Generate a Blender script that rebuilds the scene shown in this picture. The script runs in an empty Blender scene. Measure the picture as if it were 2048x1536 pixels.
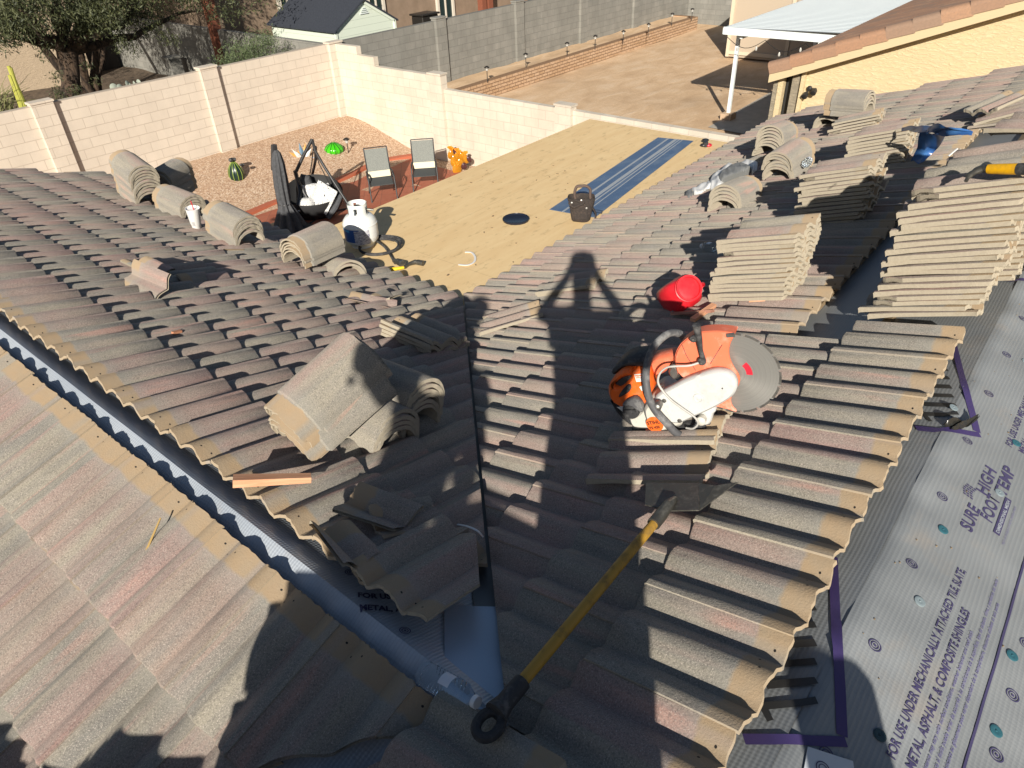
import bpy, bmesh, math, random
from mathutils import Vector, Matrix, noise
R = math.radians
scene = bpy.context.scene
col = scene.collection

# ------------------------------------------------------------------ camera
# X runs along the main ridge (away right), Y along the wing ridge (away left), Z up.
F_PX, PITCH, ROLL, AZ = 1415.0, 0.6144, -0.0454, 0.7112
def _basis():
    Fw = Vector((0, math.cos(PITCH), -math.sin(PITCH)))
    Up = Vector((0, math.sin(PITCH), math.cos(PITCH)))
    Rt = Vector((1, 0, 0))
    r = Rt*math.cos(ROLL)+Up*math.sin(ROLL)
    u = -Rt*math.sin(ROLL)+Up*math.cos(ROLL)
    U = Vector((math.sin(AZ), math.cos(AZ), 0)); V = Vector((-math.cos(AZ), math.sin(AZ), 0))
    cv = lambda a: Vector((a.dot(U), a.dot(V), a.z))
    return cv(r), cv(u), cv(Fw)
CR, CU, CF = _basis()
cam_d = bpy.data.cameras.new("camera")
cam = bpy.data.objects.new("camera", cam_d)
col.objects.link(cam)
cam.matrix_world = Matrix((CR, CU, -CF)).transposed().to_4x4()
cam_d.sensor_width = 36
cam_d.lens = F_PX/2048*36
cam_d.clip_start = 0.02
cam_d.clip_end = 500
scene.camera = cam

# ------------------------------------------------------------------ sky, sun, exposure
SUN = Vector((0.7486, 0.5059, -0.4240)).normalized()      # direction the light travels
w = bpy.data.worlds.new("World"); scene.world = w; w.use_nodes = True
nt = w.node_tree
sky = nt.nodes.new("ShaderNodeTexSky"); sky.sky_type = 'NISHITA'; sky.sun_disc = False
sky.sun_elevation = math.asin(-SUN.z)
sky.sun_rotation = math.atan2(-SUN.x, -SUN.y)
sky.altitude = 400; sky.air_density = 1.0; sky.dust_density = 1.2
bg = nt.nodes["Background"]; bg.inputs[1].default_value = 0.05
nt.links.new(sky.outputs[0], bg.inputs[0])
sd = bpy.data.lights.new("sun", 'SUN'); sd.energy = 5.0; sd.angle = R(0.5); sd.color = (1, 0.93, 0.82)
so = bpy.data.objects.new("sun", sd); col.objects.link(so)
so.rotation_euler = SUN.to_track_quat('-Z', 'Y').to_euler()
scene.view_settings.view_transform = 'Standard'
scene.view_settings.look = 'None'
scene.view_settings.exposure = 0.5
scene.view_settings.gamma = 1

# ------------------------------------------------------------------ picture -> plane helpers
def ray(px, py):
    return (CR*((px-1024)/F_PX)+CU*((768-py)/F_PX)+CF).normalized()
def hit(px, py, n, c):
    r = ray(px, py); return r*(c/n.dot(r))
T = 0.3333
NL, CL = Vector((T, 0, 1)), -1.72+T*.79          # crest plane of the left wing slope
NR, CRR = Vector((0, T, 1)), -1.548+T*.186       # crest plane of the main slope
NF, CFF = Vector((-T, 0, 1)), -1.72-T*.63        # crest plane of the near wing slope
NE, CE = Vector((0, -T, 1)), -1.59-T*.10         # bare underlayment slope behind the main ridge
NZ = Vector((0, 0, 1))
GZ = -5.7                                         # patio level
DK = -2.68                                        # top of the patio cover deck
def onL(x, y, d=0): return hit(x, y, NL, CL+d)
def onR(x, y, d=0): return hit(x, y, NR, CRR+d)
def onF(x, y, d=0): return hit(x, y, NF, CFF+d)
def onE(x, y, d=0): return hit(x, y, NE, CE+d)
def onZ(x, y, z): return hit(x, y, NZ, z)
def frame(o, xa, za):
    """matrix with local X along xa and local Z near za, at o"""
    x = Vector(xa).normalized(); z = Vector(za); z = (z-x*z.dot(x)).normalized(); y = z.cross(x)
    m = Matrix((x, y, z)).transposed().to_4x4(); m.translation = Vector(o); return m

# ------------------------------------------------------------------ mesh collector
class MB:
    def __init__(s): s.v = []; s.f = []; s.uv = []; s.t = []; s.mi = []; s.m = Matrix.Identity(4); s.cm = 0; s.tint = (.5, .5, .5, 1); s.hasuv = False
    def add(s, verts, faces, uvs=None):
        b = len(s.v)
        s.v += [s.m @ Vector(p) for p in verts]
        for f in faces:
            s.f.append([b+i for i in f]); s.t.append(s.tint); s.mi.append(s.cm)
            if uvs: s.uv.append([uvs[i] for i in f]); s.hasuv = True
            else: s.uv.append([(0.5, 0.5)]*len(f))
    def box(s, c, d, rot=None, taper=1.0, bev=0.0):
        x, y, z = d[0]/2, d[1]/2, d[2]/2
        M_ = Matrix.Translation(Vector(c)) @ (rot.to_4x4() if rot else Matrix.Identity(4))
        if bev <= 0:
            P = [(-x, -y, -z), (x, -y, -z), (x, y, -z), (-x, y, -z), (-x*taper, -y*taper, z), (x*taper, -y*taper, z), (x*taper, y*taper, z), (-x*taper, y*taper, z)]
            s.add([M_ @ Vector(p) for p in P], [(0, 3, 2, 1), (4, 5, 6, 7), (0, 1, 5, 4), (1, 2, 6, 5), (2, 3, 7, 6), (3, 0, 4, 7)])
        else:
            b = bev; P = []; 
            def ring(xx, yy, zz):
                return [(-xx+b, -yy, zz), (xx-b, -yy, zz), (xx, -yy+b, zz), (xx, yy-b, zz), (xx-b, yy, zz), (-xx+b, yy, zz), (-xx, yy-b, zz), (-xx, -yy+b, zz)]
            P += ring(x-b, y-b, -z)+ring(x, y, -z+b)+ring(x*taper, y*taper, z-b)+ring(x*taper-b, y*taper-b, z)
            Fc = [tuple(range(7, -1, -1)), tuple(range(24, 32))]
            for k in range(3):
                for i in range(8):
                    j = (i+1) % 8; Fc.append((k*8+i, k*8+j, k*8+8+j, k*8+8+i))
            s.add([M_ @ Vector(p) for p in P], Fc)
    def tube(s, pts, r, n=8, cap=True, flat=1.0, up=(0, 0, 1)):
        pts = [Vector(p) for p in pts]; rs = r if isinstance(r, (list, tuple)) else [r]*len(pts)
        P = []; prev = None
        for i, p in enumerate(pts):
            a = pts[max(0, i-1)]; b = pts[min(len(pts)-1, i+1)]; t = (b-a).normalized()
            if prev is None:
                u = Vector(up); 
                if abs(u.dot(t)) > .95: u = Vector((1, 0, 0)) if abs(t.x) < .9 else Vector((0, 1, 0))
            else: u = prev
            u = (u-t*u.dot(t)).normalized(); prev = u; q = t.cross(u)
            for k in range(n):
                an = 2*math.pi*k/n; P.append(p+(u*math.cos(an)*flat+q*math.sin(an))*rs[i])
        Fc = []
        for i in range(len(pts)-1):
            for k in range(n):
                j = (k+1) % n; Fc.append((i*n+k, i*n+j, (i+1)*n+j, (i+1)*n+k))
        if cap: Fc.append(tuple(range(n-1, -1, -1))); Fc.append(tuple(range((len(pts)-1)*n, len(pts)*n)))
        s.add(P, Fc)
    def lathe(s, prof, n=24, o=(0, 0, 0), ax=None, sq=1.0, ripple=None):
        """prof: list of (radius, height) about local Z (or ax matrix)"""
        A = ax if ax else Matrix.Identity(4); o = Vector(o); P = []; Fc = []
        for r, h in prof:
            for k in range(n):
                an = 2*math.pi*k/n; rr = r*(ripple(an) if ripple else 1)
                P.append(o+(A.to_3x3() @ Vector((rr*math.cos(an), rr*math.sin(an)*sq, h))))
        for i in range(len(prof)-1):
            for k in range(n):
                j = (k+1) % n; Fc.append((i*n+k, i*n+j, (i+1)*n+j, (i+1)*n+k))
        if prof[0][0] > 1e-5: Fc.append(tuple(range(n-1, -1, -1)))
        if prof[-1][0] > 1e-5: Fc.append(tuple(range((len(prof)-1)*n, len(prof)*n)))
        s.add(P, Fc)
    def prism(s, poly, z0, z1, M_=None):
        M_ = M_ or Matrix.Identity(4); n = len(poly)
        P = [M_ @ Vector((x, y, z0)) for x, y in poly]+[M_ @ Vector((x, y, z1)) for x, y in poly]
        s.add(P, [tuple(range(n-1, -1, -1)), tuple(range(n, 2*n))]+[(i, (i+1) % n, n+(i+1) % n, n+i) for i in range(n)])
    def grid(s, fn, nu, nv, uv=True, flip=False):
        P = []; U = []
        for j in range(nv+1):
            for i in range(nu+1):
                P.append(fn(i/nu, j/nv)); U.append((i/nu, j/nv))
        Fc = []
        for j in range(nv):
            for i in range(nu):
                a = j*(nu+1)+i; q = (a, a+1, a+nu+2, a+nu+1); Fc.append(q[::-1] if flip else q)
        s.add(P, Fc, U)
    def build(s, name, mats, parent=None, smooth=40, origin=None, merge=False):
        me = bpy.data.meshes.new(name)
        o = Vector(origin) if origin is not None else Vector((0, 0, 0))
        if parent is not None and origin is None:
            inv = PM[parent.name].inverted()
            vs = [inv @ p for p in s.v]
        else: vs = [p-o for p in s.v]
        me.from_pydata([tuple(p) for p in vs], [], s.f)
        mats = mats if isinstance(mats, (list, tuple)) else [mats]
        for m in mats: me.materials.append(m)
        if len(mats) > 1: me.polygons.foreach_set('material_index', s.mi)
        uvl = me.uv_layers.new(name="UVMap")
        flat = [c for f in s.uv for p in f for c in p]
        uvl.data.foreach_set('uv', flat)
        ca = me.color_attributes.new("tint", 'FLOAT_COLOR', 'CORNER')
        ca.data.foreach_set('color', [c for f, t in zip(s.f, s.t) for _ in f for c in t])
        me.update()
        if merge:
            bm = bmesh.new(); bm.from_mesh(me); bmesh.ops.remove_doubles(bm, verts=bm.verts, dist=1e-5); bm.to_mesh(me); bm.free()
        if smooth:
            me.polygons.foreach_set('use_smooth', [True]*len(me.polygons)); me.set_sharp_from_angle(angle=R(smooth))
        ob = bpy.data.objects.new(name, me); col.objects.link(ob)
        if parent is not None: ob.parent = parent; PM[ob.name] = PM[parent.name]
        else: ob.location = o; PM[ob.name] = Matrix.Translation(o)
        return ob
PM = {}
def tag(o, label, cat, group=None, kind=None):
    if label: o["label"] = label
    if cat: o["category"] = cat
    if group: o["group"] = group
    if kind: o["kind"] = kind
    return o
def thing(name, label, cat, m=None, group=None):
    o = bpy.data.objects.new(name, None); col.objects.link(o); o.empty_display_size = .1
    m = m if isinstance(m, Matrix) else Matrix.Translation(Vector(m or (0, 0, 0)))
    o.matrix_world = m; PM[o.name] = m.copy()
    return tag(o, label, cat, group)
def copy_thing(root, m, label, group=None):
    def rec(o, par):
        c = o.copy(); col.objects.link(c); c.parent = par
        for ch in list(o.children): rec(ch, c)
        return c
    c = rec(root, None); c.matrix_world = m; c["label"] = label
    if group: c["group"] = group
    PM[c.name] = m.copy()
    return c

# ------------------------------------------------------------------ materials
def mat(name, base=(.5, .5, .5), rough=.7, metal=0, build=None, **kw):
    m = bpy.data.materials.new(name); m.use_nodes = True; n = m.node_tree
    b = n.nodes["Principled BSDF"]; b.inputs["Base Color"].default_value = (*base, 1)
    b.inputs["Roughness"].default_value = rough; b.inputs["Metallic"].default_value = metal
    for k, v in kw.items():
        b.inputs[k.replace('_', ' ')].default_value = v
    if build: build(NT(n, b))
    return m
class NT:
    def __init__(s, t, b): s.t = t; s.b = b
    def n(s, typ, **kw):
        x = s.t.nodes.new("ShaderNode"+typ)
        for k, v in kw.items():
            if k.startswith('i_'):
                key = k[2:]; key = int(key) if key.isdigit() else key.replace('_', ' ')
                inp = x.inputs[key]
                if hasattr(v, 'node') or isinstance(v, bpy.types.NodeSocket): s.t.links.new(v, inp)
                else: inp.default_value = v
            else: setattr(x, k, v)
        return x
    def l(s, a, b): s.t.links.new(a, b)
    def noise(s, scale, detail=3, vec=None, rough=.5, dist=0):
        x = s.n("TexNoise"); x.inputs["Scale"].default_value = scale; x.inputs["Detail"].default_value = detail
        x.inputs["Roughness"].default_value = rough; x.inputs["Distortion"].default_value = dist
        if vec is not None: s.l(vec, x.inputs["Vector"])
        return x.outputs["Fac"]
    def vor(s, scale, vec=None, out="Distance", feature='F1'):
        x = s.n("TexVoronoi"); x.feature = feature; x.inputs["Scale"].default_value = scale
        if vec is not None: s.l(vec, x.inputs["Vector"])
        return x.outputs[out]
    def ramp(s, fac, *st):
        x = s.n("ValToRGB"); s.l(fac, x.inputs[0]); e = x.color_ramp.elements
        while len(e) < len(st): e.new(.5)
        for el, (p, c) in zip(e, st):
            el.position = p; el.color = (*c, 1) if not isinstance(c, (int, float)) else (c, c, c, 1)
        return x.outputs[0]
    def rng(s, v, a, b, c=0, d=1):
        x = s.n("MapRange"); s.l(v, x.inputs[0])
        for i, q in zip((1, 2, 3, 4), (a, b, c, d)): x.inputs[i].default_value = q
        return x.outputs[0]
    def math(s, op, a, b=None):
        x = s.n("Math"); x.operation = op
        for i, q in ((0, a), (1, b)):
            if q is None: continue
            if isinstance(q, (int, float)): x.inputs[i].default_value = q
            else: s.l(q, x.inputs[i])
        return x.outputs[0]
    def mix(s, f, a, b, mode='MIX'):
        x = s.n("Mix"); x.data_type = 'RGBA'; x.blend_type = mode
        for i, q in ((0, f), (6, a), (7, b)):
            if isinstance(q, (int, float)) : x.inputs[i].default_value = q if i == 0 else (q, q, q, 1)
            elif isinstance(q, tuple): x.inputs[i].default_value = (*q, 1)
            else: s.l(q, x.inputs[i])
        return x.outputs[2]
    def co(s, which='Object'): return s.n("TexCoord").outputs[which]
    def pos(s): return s.n("NewGeometry").outputs["Position"]
    def mapv(s, vec, scale=(1, 1, 1), loc=(0, 0, 0), rot=(0, 0, 0)):
        x = s.n("Mapping"); s.l(vec, x.inputs[0]); x.inputs["Scale"].default_value = scale
        x.inputs["Location"].default_value = loc; x.inputs["Rotation"].default_value = rot
        return x.outputs[0]
    def bump(s, h, strength=.3, dist=.01, nrm=None):
        x = s.n("Bump"); x.inputs["Strength"].default_value = strength; x.inputs["Distance"].default_value = dist
        s.l(h, x.inputs["Height"])
        if nrm is not None: s.l(nrm, x.inputs["Normal"])
        s.l(x.outputs[0], s.b.inputs["Normal"]); return x.outputs[0]
    def color(s, c): s.l(c, s.b.inputs["Base Color"])
    def rough(s, c): s.l(c, s.b.inputs["Roughness"])

def _tile(field):
    def f(n):
        uv = n.n("UVMap"); uv.uv_map = "UVMap"; UV = uv.outputs[0]
        sep = n.n("SeparateXYZ"); n.l(UV, sep.inputs[0]); u, v = sep.outputs[0], sep.outputs[1]
        at = n.n("Attribute"); at.attribute_name = "tint"
        sc = n.n("SeparateColor"); n.l(at.outputs[0], sc.inputs[0]); r, g, b = sc.outputs
        obj = n.co('Object')
        # long blush stripes that run down each tile
        sv = n.n("CombineXYZ"); n.l(n.math('ADD', n.math('MULTIPLY', u, 5.5), n.math('MULTIPLY', r, 37)), sv.inputs[0])
        n.l(n.math('ADD', n.math('MULTIPLY', v, .55), n.math('MULTIPLY', g, 11)), sv.inputs[1])
        st = n.noise(1.0, 3, sv.outputs[0], .55, .35)
        sv2 = n.n("CombineXYZ"); n.l(n.math('ADD', n.math('MULTIPLY', u, 7), n.math('MULTIPLY', g, 51)), sv2.inputs[0]); n.l(n.math('MULTIPLY', v, .8), sv2.inputs[1])
        st2 = n.noise(1.0, 3, sv2.outputs[0], .5, .2)
        grey = n.mix(n.rng(st2, .35, .65), (.20, .19, .168), (.295, .268, .212))
        pinkc = n.mix(g, (.31, .205, .185), (.325, .235, .195))
        # which roll is pink : left roll if b>.55, right roll if r>.5
        right = n.rng(u, .42, .52)
        sel = n.n("Mix"); sel.data_type = 'FLOAT'; n.l(right, sel.inputs[0]); n.l(b, sel.inputs[2]); n.l(r, sel.inputs[3])
        amt = n.math('ADD', n.math('MULTIPLY', n.rng(sel.outputs[0], .38, .62), .72), n.math('MULTIPLY', n.math('SUBTRACT', st, .5), 2.4))
        cl = n.math('MULTIPLY', n.math('MINIMUM', n.math('MAXIMUM', amt, 0), 1), .95)
        if not field:
            cb = n.math('ABSOLUTE', n.math('SUBTRACT', n.math('ADD', u, n.math('MULTIPLY', n.math('SUBTRACT', st2, .5), .25)), .46))
            cl = n.math('MULTIPLY', n.rng(cb, .17, .04), n.rng(r, .25, .75, .05, 1.0))
        c = n.mix(cl, grey, pinkc)
        c = n.mix(n.rng(st, .60, .72, 0, .75), c, (.43, .255, .205))
        # fine sand sparkle
        sp = n.noise(330, 2, obj, .6)
        c = n.mix(n.rng(sp, .55, .68, 0, .62), c, (.60, .52, .45))
        sp3 = n.noise(190, 2, obj, .6)
        c = n.mix(n.rng(sp3, .52, .34, 0, .48), c, (.07, .06, .055))
        mot = n.noise(9, 4, obj, .6)
        c = n.mix(n.rng(mot, .3, .7, 0, .35), c, n.mix(.5, c, (.30, .29, .27)))
        # bare cement head patch
        nz = n.noise(14, 3, obj, .6)
        edge = n.math('ADD', v, n.math('MULTIPLY', n.math('SUBTRACT', nz, .5), .10))
        hm = n.rng(edge, .20 if field else .165, .17 if field else .15)
        # patches only on part of the width
        pw = n.math('ADD', n.math('MULTIPLY', u, 2.4), n.math('MULTIPLY', g, 23)); pv = n.n("CombineXYZ"); n.l(pw, pv.inputs[0])
        pm = n.rng(n.noise(1.0, 1, pv.outputs[0]), .36, .44)
        wide = n.rng(edge, .34, .16, 0, .45)
        c = n.mix(wide, c, (.30, .29, .26))
        tan = n.mix(n.noise(22, 3, obj), (.37, .262, .155), (.32, .26, .185))
        c = n.mix(n.math('MULTIPLY', hm, n.math('MAXIMUM', pm, .25 if field else .0)), c, tan)
        # dirt specks
        dk = n.math('MULTIPLY', n.rng(n.noise(55, 4, obj, .7), .68, .74), n.rng(n.noise(6, 2, obj), .5, .6))
        c = n.mix(n.math('MULTIPLY', dk, .7), c, (.035, .028, .02))
        if field:
            for (uu, vv) in ((.60, .075), (.73, .12), (.86, .07)):
                dx = n.math('MULTIPLY', n.math('SUBTRACT', u, uu), .31); dy = n.math('MULTIPLY', n.math('SUBTRACT', v, vv), .42)
                d = n.math('SQRT', n.math('ADD', n.math('MULTIPLY', dx, dx), n.math('MULTIPLY', dy, dy)))
                c = n.mix(n.rng(d, .0038, .0028), c, (.01, .009, .008))
        # raw broken edges (tint alpha 0) show the plain cement body
        raw = n.mix(n.noise(70, 3, obj, .7), (.28, .24, .18), (.42, .375, .29))
        c = n.mix(n.math('SUBTRACT', 1, at.outputs["Alpha"]), c, raw)
        n.color(c)
        n.b.inputs["Specular IOR Level"].default_value = .35
        n.b.inputs["Diffuse Roughness"].default_value = 0.6
        n.rough(n.rng(sp, .3, .7, .85, .55))
        h = n.math('ADD', n.math('MULTIPLY', n.noise(160, 4, obj, .7), 1.0), n.math('MULTIPLY', n.noise(28, 3, obj), .8))
        n.bump(h, .55, .004)
    return f
M_TILE = mat("roof tile concrete", (.3, .25, .2), .75, build=_tile(True))
M_CAP = mat("ridge tile concrete", (.3, .25, .2), .75, build=_tile(False))

def _blocks(c1, c2, mortar, bw=.406, bh=.203, stain=.3, ax=0, off=0):
    def f(n):
        p = n.pos(); sep = n.n("SeparateXYZ"); n.l(p, sep.inputs[0])
        cb = n.n("CombineXYZ"); n.l(sep.outputs[ax], cb.inputs[0]); n.l(n.math('ADD', sep.outputs[2], 5.7+off), cb.inputs[1])
        br = n.n("TexBrick"); n.l(cb.outputs[0], br.inputs["Vector"])
        br.inputs["Scale"].default_value = 1; br.inputs["Brick Width"].default_value = bw; br.inputs["Row Height"].default_value = bh
        br.inputs["Mortar Size"].default_value = .006; br.inputs["Mortar Smooth"].default_value = .3
        br.inputs["Color1"].default_value = (*c1, 1); br.inputs["Color2"].default_value = (*c2, 1); br.inputs["Mortar"].default_value = (*mortar, 1)
        br.offset = .5
        st = n.noise(1.6, 5, n.mapv(p, (1.5, 1.5, .8)), .65)
        c = n.mix(n.rng(st, .3, .75, 0, stain), br.outputs[0], tuple(x*.55 for x in c1))
        c = n.mix(n.rng(n.noise(60, 3, p), .3, .7, 0, .18), c, tuple(x*.6 for x in c1))
        n.color(c)
        h = n.math('ADD', n.math('MULTIPLY', br.outputs["Fac"], -1), n.math('MULTIPLY', n.noise(90, 4, p, .7), .35))
        n.bump(h, .5, .006); n.rough(n.rng(st, 0, 1, .85, .95))
    return f
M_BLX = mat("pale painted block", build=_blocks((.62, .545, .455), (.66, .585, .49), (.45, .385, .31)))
M_BLY = mat("pale block cross wall", build=_blocks((.62, .55, .45), (.68, .61, .51), (.50, .44, .36), ax=1, stain=.42))  # pale block with its courses running along Y
M_GRX = mat("grey block", build=_blocks((.24, .235, .21), (.29, .28, .25), (.17, .165, .15), stain=.6))
M_GRY = mat("grey block cross wall", build=_blocks((.24, .235, .21), (.29, .28, .25), (.17, .165, .15), stain=.6, ax=1))

def _gravel(n):
    p = n.pos()
    v = n.n("TexVoronoi"); v.inputs["Scale"].default_value = 42; n.l(p, v.inputs["Vector"])
    sc = n.n("SeparateColor"); n.l(v.outputs["Color"], sc.inputs[0])
    c = n.ramp(sc.outputs[0], (0, (.24, .145, .09)), (.35, (.42, .27, .17)), (.7, (.52, .37, .25)), (1, (.66, .54, .41)))
    c = n.mix(n.rng(v.outputs["Distance"], .012, .024, 0, .0), c, (.1, .06, .04))
    big = n.noise(.8, 3, p); c = n.mix(n.rng(big, .3, .7, 0, .25), c, (.40, .25, .16))
    n.color(c); n.bump(n.math('SUBTRACT', 1, n.rng(v.outputs["Distance"], 0, .03)), .9, .012); n.b.inputs["Roughness"].default_value = .9
M_GRAVEL = mat("tan gravel", build=_gravel)
def _dirt(n):
    p = n.pos(); a = n.noise(.9, 6, n.mapv(p, (1, 2.2, 1)), .62, .6); b = n.noise(14, 5, p, .7)
    c = n.ramp(a, (.28, (.50, .335, .195)), (.5, (.62, .435, .265)), (.72, (.70, .53, .36)))
    c = n.mix(n.rng(b, .35, .7, 0, .35), c, (.38, .26, .155))
    c = n.mix(n.rng(n.noise(.35, 3, p), .58, .7, 0, .45), c, (.30, .195, .11))
    n.color(c); n.bump(n.math('ADD', a, n.math('MULTIPLY', b, .3)), .6, .05); n.b.inputs["Roughness"].default_value = .95
M_DIRT = mat("packed tan dirt", build=_dirt)
def _brickpav(n):
    p = n.pos(); br = n.n("TexBrick"); n.l(n.mapv(p, (1, 1, 1), rot=(0, 0, .785)), br.inputs["Vector"])
    br.inputs["Scale"].default_value = 1; br.inputs["Brick Width"].default_value = .4; br.inputs["Row Height"].default_value = .4; br.offset = 0
    br.inputs["Mortar Size"].default_value = .006
    br.inputs["Color1"].default_value = (.30, .085, .045, 1); br.inputs["Color2"].default_value = (.36, .105, .055, 1); br.inputs["Mortar"].default_value = (.17, .06, .04, 1)
    c = n.mix(n.rng(n.noise(5, 4, p), .3, .7, 0, .4), br.outputs[0], (.40, .15, .09)); n.color(c); n.bump(n.noise(30, 3, p), .2, .004); n.b.inputs["Roughness"].default_value = .7
M_PATIO = mat("red patio tile", build=_brickpav)
def _stucco(c1, c2):
    def f(n):
        p = n.pos(); a = n.noise(7, 5, n.mapv(p, (1, 1, 3.5)), .7, .5); b = n.noise(2, 4, p)
        c = n.mix(n.rng(a, .4, .62), c1, c2); c = n.mix(n.rng(b, .3, .8, 0, .15), c, tuple(x*.7 for x in c1))
        n.color(c); n.bump(n.math('ADD', n.rng(a, .45, .62), n.math('MULTIPLY', n.noise(60, 4, p, .7), .5)), .7, .008); n.b.inputs["Roughness"].default_value = .9
    return f
M_STUC = mat("yellow stucco", build=_stucco((.58, .46, .27), (.65, .53, .33)))
M_HOUSE = mat("beige stucco", build=_stucco((.47, .37, .26), (.53, .42, .30)))
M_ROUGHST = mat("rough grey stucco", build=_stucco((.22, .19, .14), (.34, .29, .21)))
def _ply(n):
    p = n.pos(); a = n.noise(1, 5, n.mapv(p, (2.0, 9, 1)), .6, .4); sp = n.noise(7, 4, n.mapv(p, (1, 2.4, 1)), .7)
    c = n.mix(n.rng(a, .3, .7), (.70, .495, .25), (.77, .575, .31))
    c = n.mix(n.rng(sp, .57, .70, 0, .6), c, (.38, .27, .13))
    sep = n.n("SeparateXYZ"); n.l(p, sep.inputs[0])
    def seam(o, per, off):
        x = n.math('ABSOLUTE', n.math('SUBTRACT', n.math('FRACT', n.math('DIVIDE', n.math('ADD', sep.outputs[o], off), per)), .5))
        return n.rng(x, .5-.004/per, .5-.0015/per, 0, .28)
    c = n.mix(seam(1, 1.22, .2), c, (.22, .15, .07)); c = n.mix(seam(0, 2.44, .9), c, (.22, .15, .07))
    n.color(c); n.bump(n.noise(60, 3, n.mapv(p, (1, 3, 1))), .15, .003); n.b.inputs["Roughness"].default_value = .75
M_PLY = mat("plywood deck", build=_ply)

def _under(ax):
    """grey woven synthetic underlayment"""
    def f(n):
        o = n.co('Object'); sep = n.n("SeparateXYZ"); n.l(o, sep.inputs[0])
        a = n.math('SINE', n.math('MULTIPLY', n.math('ADD', sep.outputs[0], n.math('MULTIPLY', n.noise(3, 2, o), .02)), 620))
        b = n.math('SINE', n.math('MULTIPLY', n.math('ADD', sep.outputs[1], n.math('MULTIPLY', n.noise(2.3, 2, o), .03)), 520))
        c1 = n.noise(1.7, 4, o, .6)
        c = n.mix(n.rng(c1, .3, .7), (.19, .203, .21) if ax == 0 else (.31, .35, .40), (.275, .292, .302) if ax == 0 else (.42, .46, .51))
        c = n.mix(n.rng(n.noise(4.5, 4, o, .6), .60, .75, 0, .35), c, (.34, .28, .22))
        c = n.mix(n.rng(b, .5, .98, 0, .16), c, (.12, .13, .15))
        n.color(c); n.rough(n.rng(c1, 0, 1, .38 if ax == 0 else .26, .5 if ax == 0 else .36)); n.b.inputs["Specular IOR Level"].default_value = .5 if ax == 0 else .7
        h = n.math('ADD', n.math('MULTIPLY', a, .25), n.math('ADD', n.math('MULTIPLY', b, .7), n.math('MULTIPLY', n.noise(12, 3, o), 2.5)))
        n.bump(h, .18 if ax == 0 else .4, .0016)
    return f
M_UND = mat("grey woven underlayment", build=_under(0))
M_UNDB = mat("sky tinted underlayment", build=_under(1))  # brighter, bluer copy; the skylight sheen is painted into its colour
M_PURP = mat("purple ink", (.055, .038, .135), .5)
M_INKK = mat("black ink", (.035, .035, .035), .55)
def _wood(c1, c2, sc=(1, 14, 14)):
    def f(n):
        o = n.co('Object'); a = n.noise(6, 5, n.mapv(o, sc), .6, .6)
        n.color(n.mix(n.rng(a, .35, .65), c1, c2)); n.bump(a, .3, .003); n.b.inputs["Roughness"].default_value = .7
    return f
M_WOOD = mat("fresh cut lumber", build=_wood((.55, .26, .14), (.66, .36, .21)))
M_BATT = mat("weathered batten", build=_wood((.17, .12, .07), (.26, .19, .11)))
M_METAL = mat("galvanised flashing", (.52, .53, .55), .35, .85)
# ------------------------------------------------------------------ roof tiles
TW, TL, RH = .308, .425, .036
rng = random.Random(7)
def tprof(s, h=RH):
    c = .5+.5*math.cos(2*math.pi*(s-.012)/(TW/2))
    return h*(min(1,c*1.05)**.58)-h
def add_tile(M_, mat4, w=TW, L=TL, tilt=.026, ns=22, rough=.0015, tint=None, raw_edges=True, lipside=.007, th=.013, brk=None, rr=rng, head_u=0.0, na=3, ralpha=0.0):
    """one double roll tile. local X across, local Y down the slope, Z out. top crest at z=0 at the head"""
    t = tint or (rr.random(), rr.random(), rr.random(), 1)
    old = M_.m; M_.m = mat4
    ej = [rr.uniform(-1, 1)*.004 for _ in range(ns+1)]; tj = [rr.uniform(-1, 1)*.0022 for _ in range(ns+1)]
    sj = [rr.uniform(-1, 1)*rough for _ in range(na+1)]
    P = []; U = []
    aa = [0, .012]+[L*k/(na-1) for k in range(1, na-1)]+[L-.006, L]
    na_ = len(aa)
    for j, a in enumerate(aa):
        for i in range(ns+1):
            s = w*i/ns
            z = tprof(s)+tilt*a/L+lipside*(1-s/w)
            if j == na_-1: z -= .005
            a2 = a+(ej[i] if j == 0 else (tj[i] if j >= na_-2 else 0))
            if brk and brk(s, a): a2 = min(a2, brk(s, a))
            P.append((s+(sj[min(j, na)] if i in (0, ns) else 0), a2, z)); U.append((s/w, a2/L))
    nt_ = len(P)
    for k in range(nt_):
        x, y, z = P[k]; a = y
        thk = th+(.006 if a > L*.9 else 0)
        P.append((x, y, z-thk)); U.append(U[k])
    n1 = ns+1; Ft = []; Fs = []
    for j in range(na_-1):
        for i in range(ns):
            a = j*n1+i; Ft.append((a, a+1, a+n1+1, a+n1)); b = a+nt_; Fs.append((b, b+n1, b+n1+1, b+1))
    for i in range(ns):
        Fs.append((i, i+nt_, i+1+nt_, i+1)); q = (na_-1)*n1+i; Fs.append((q, q+1, q+1+nt_, q+nt_))
    for j in range(na_-1):
        a = j*n1; Fs.append((a, a+n1, a+n1+nt_, a+nt_)); b = j*n1+ns; Fs.append((b, b+nt_, b+n1+nt_, b+n1))
    M_.tint = t; b0 = len(M_.v); M_.add(P, Ft, U)
    M_.tint = (t[0], t[1], t[2], ralpha)
    for f in Fs: M_.f.append([b0+i for i in f]); M_.t.append(M_.tint); M_.mi.append(M_.cm); M_.uv.append([U[i] for i in f])
    M_.tint = (.5, .5, .5, 1); M_.m = old

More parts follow.
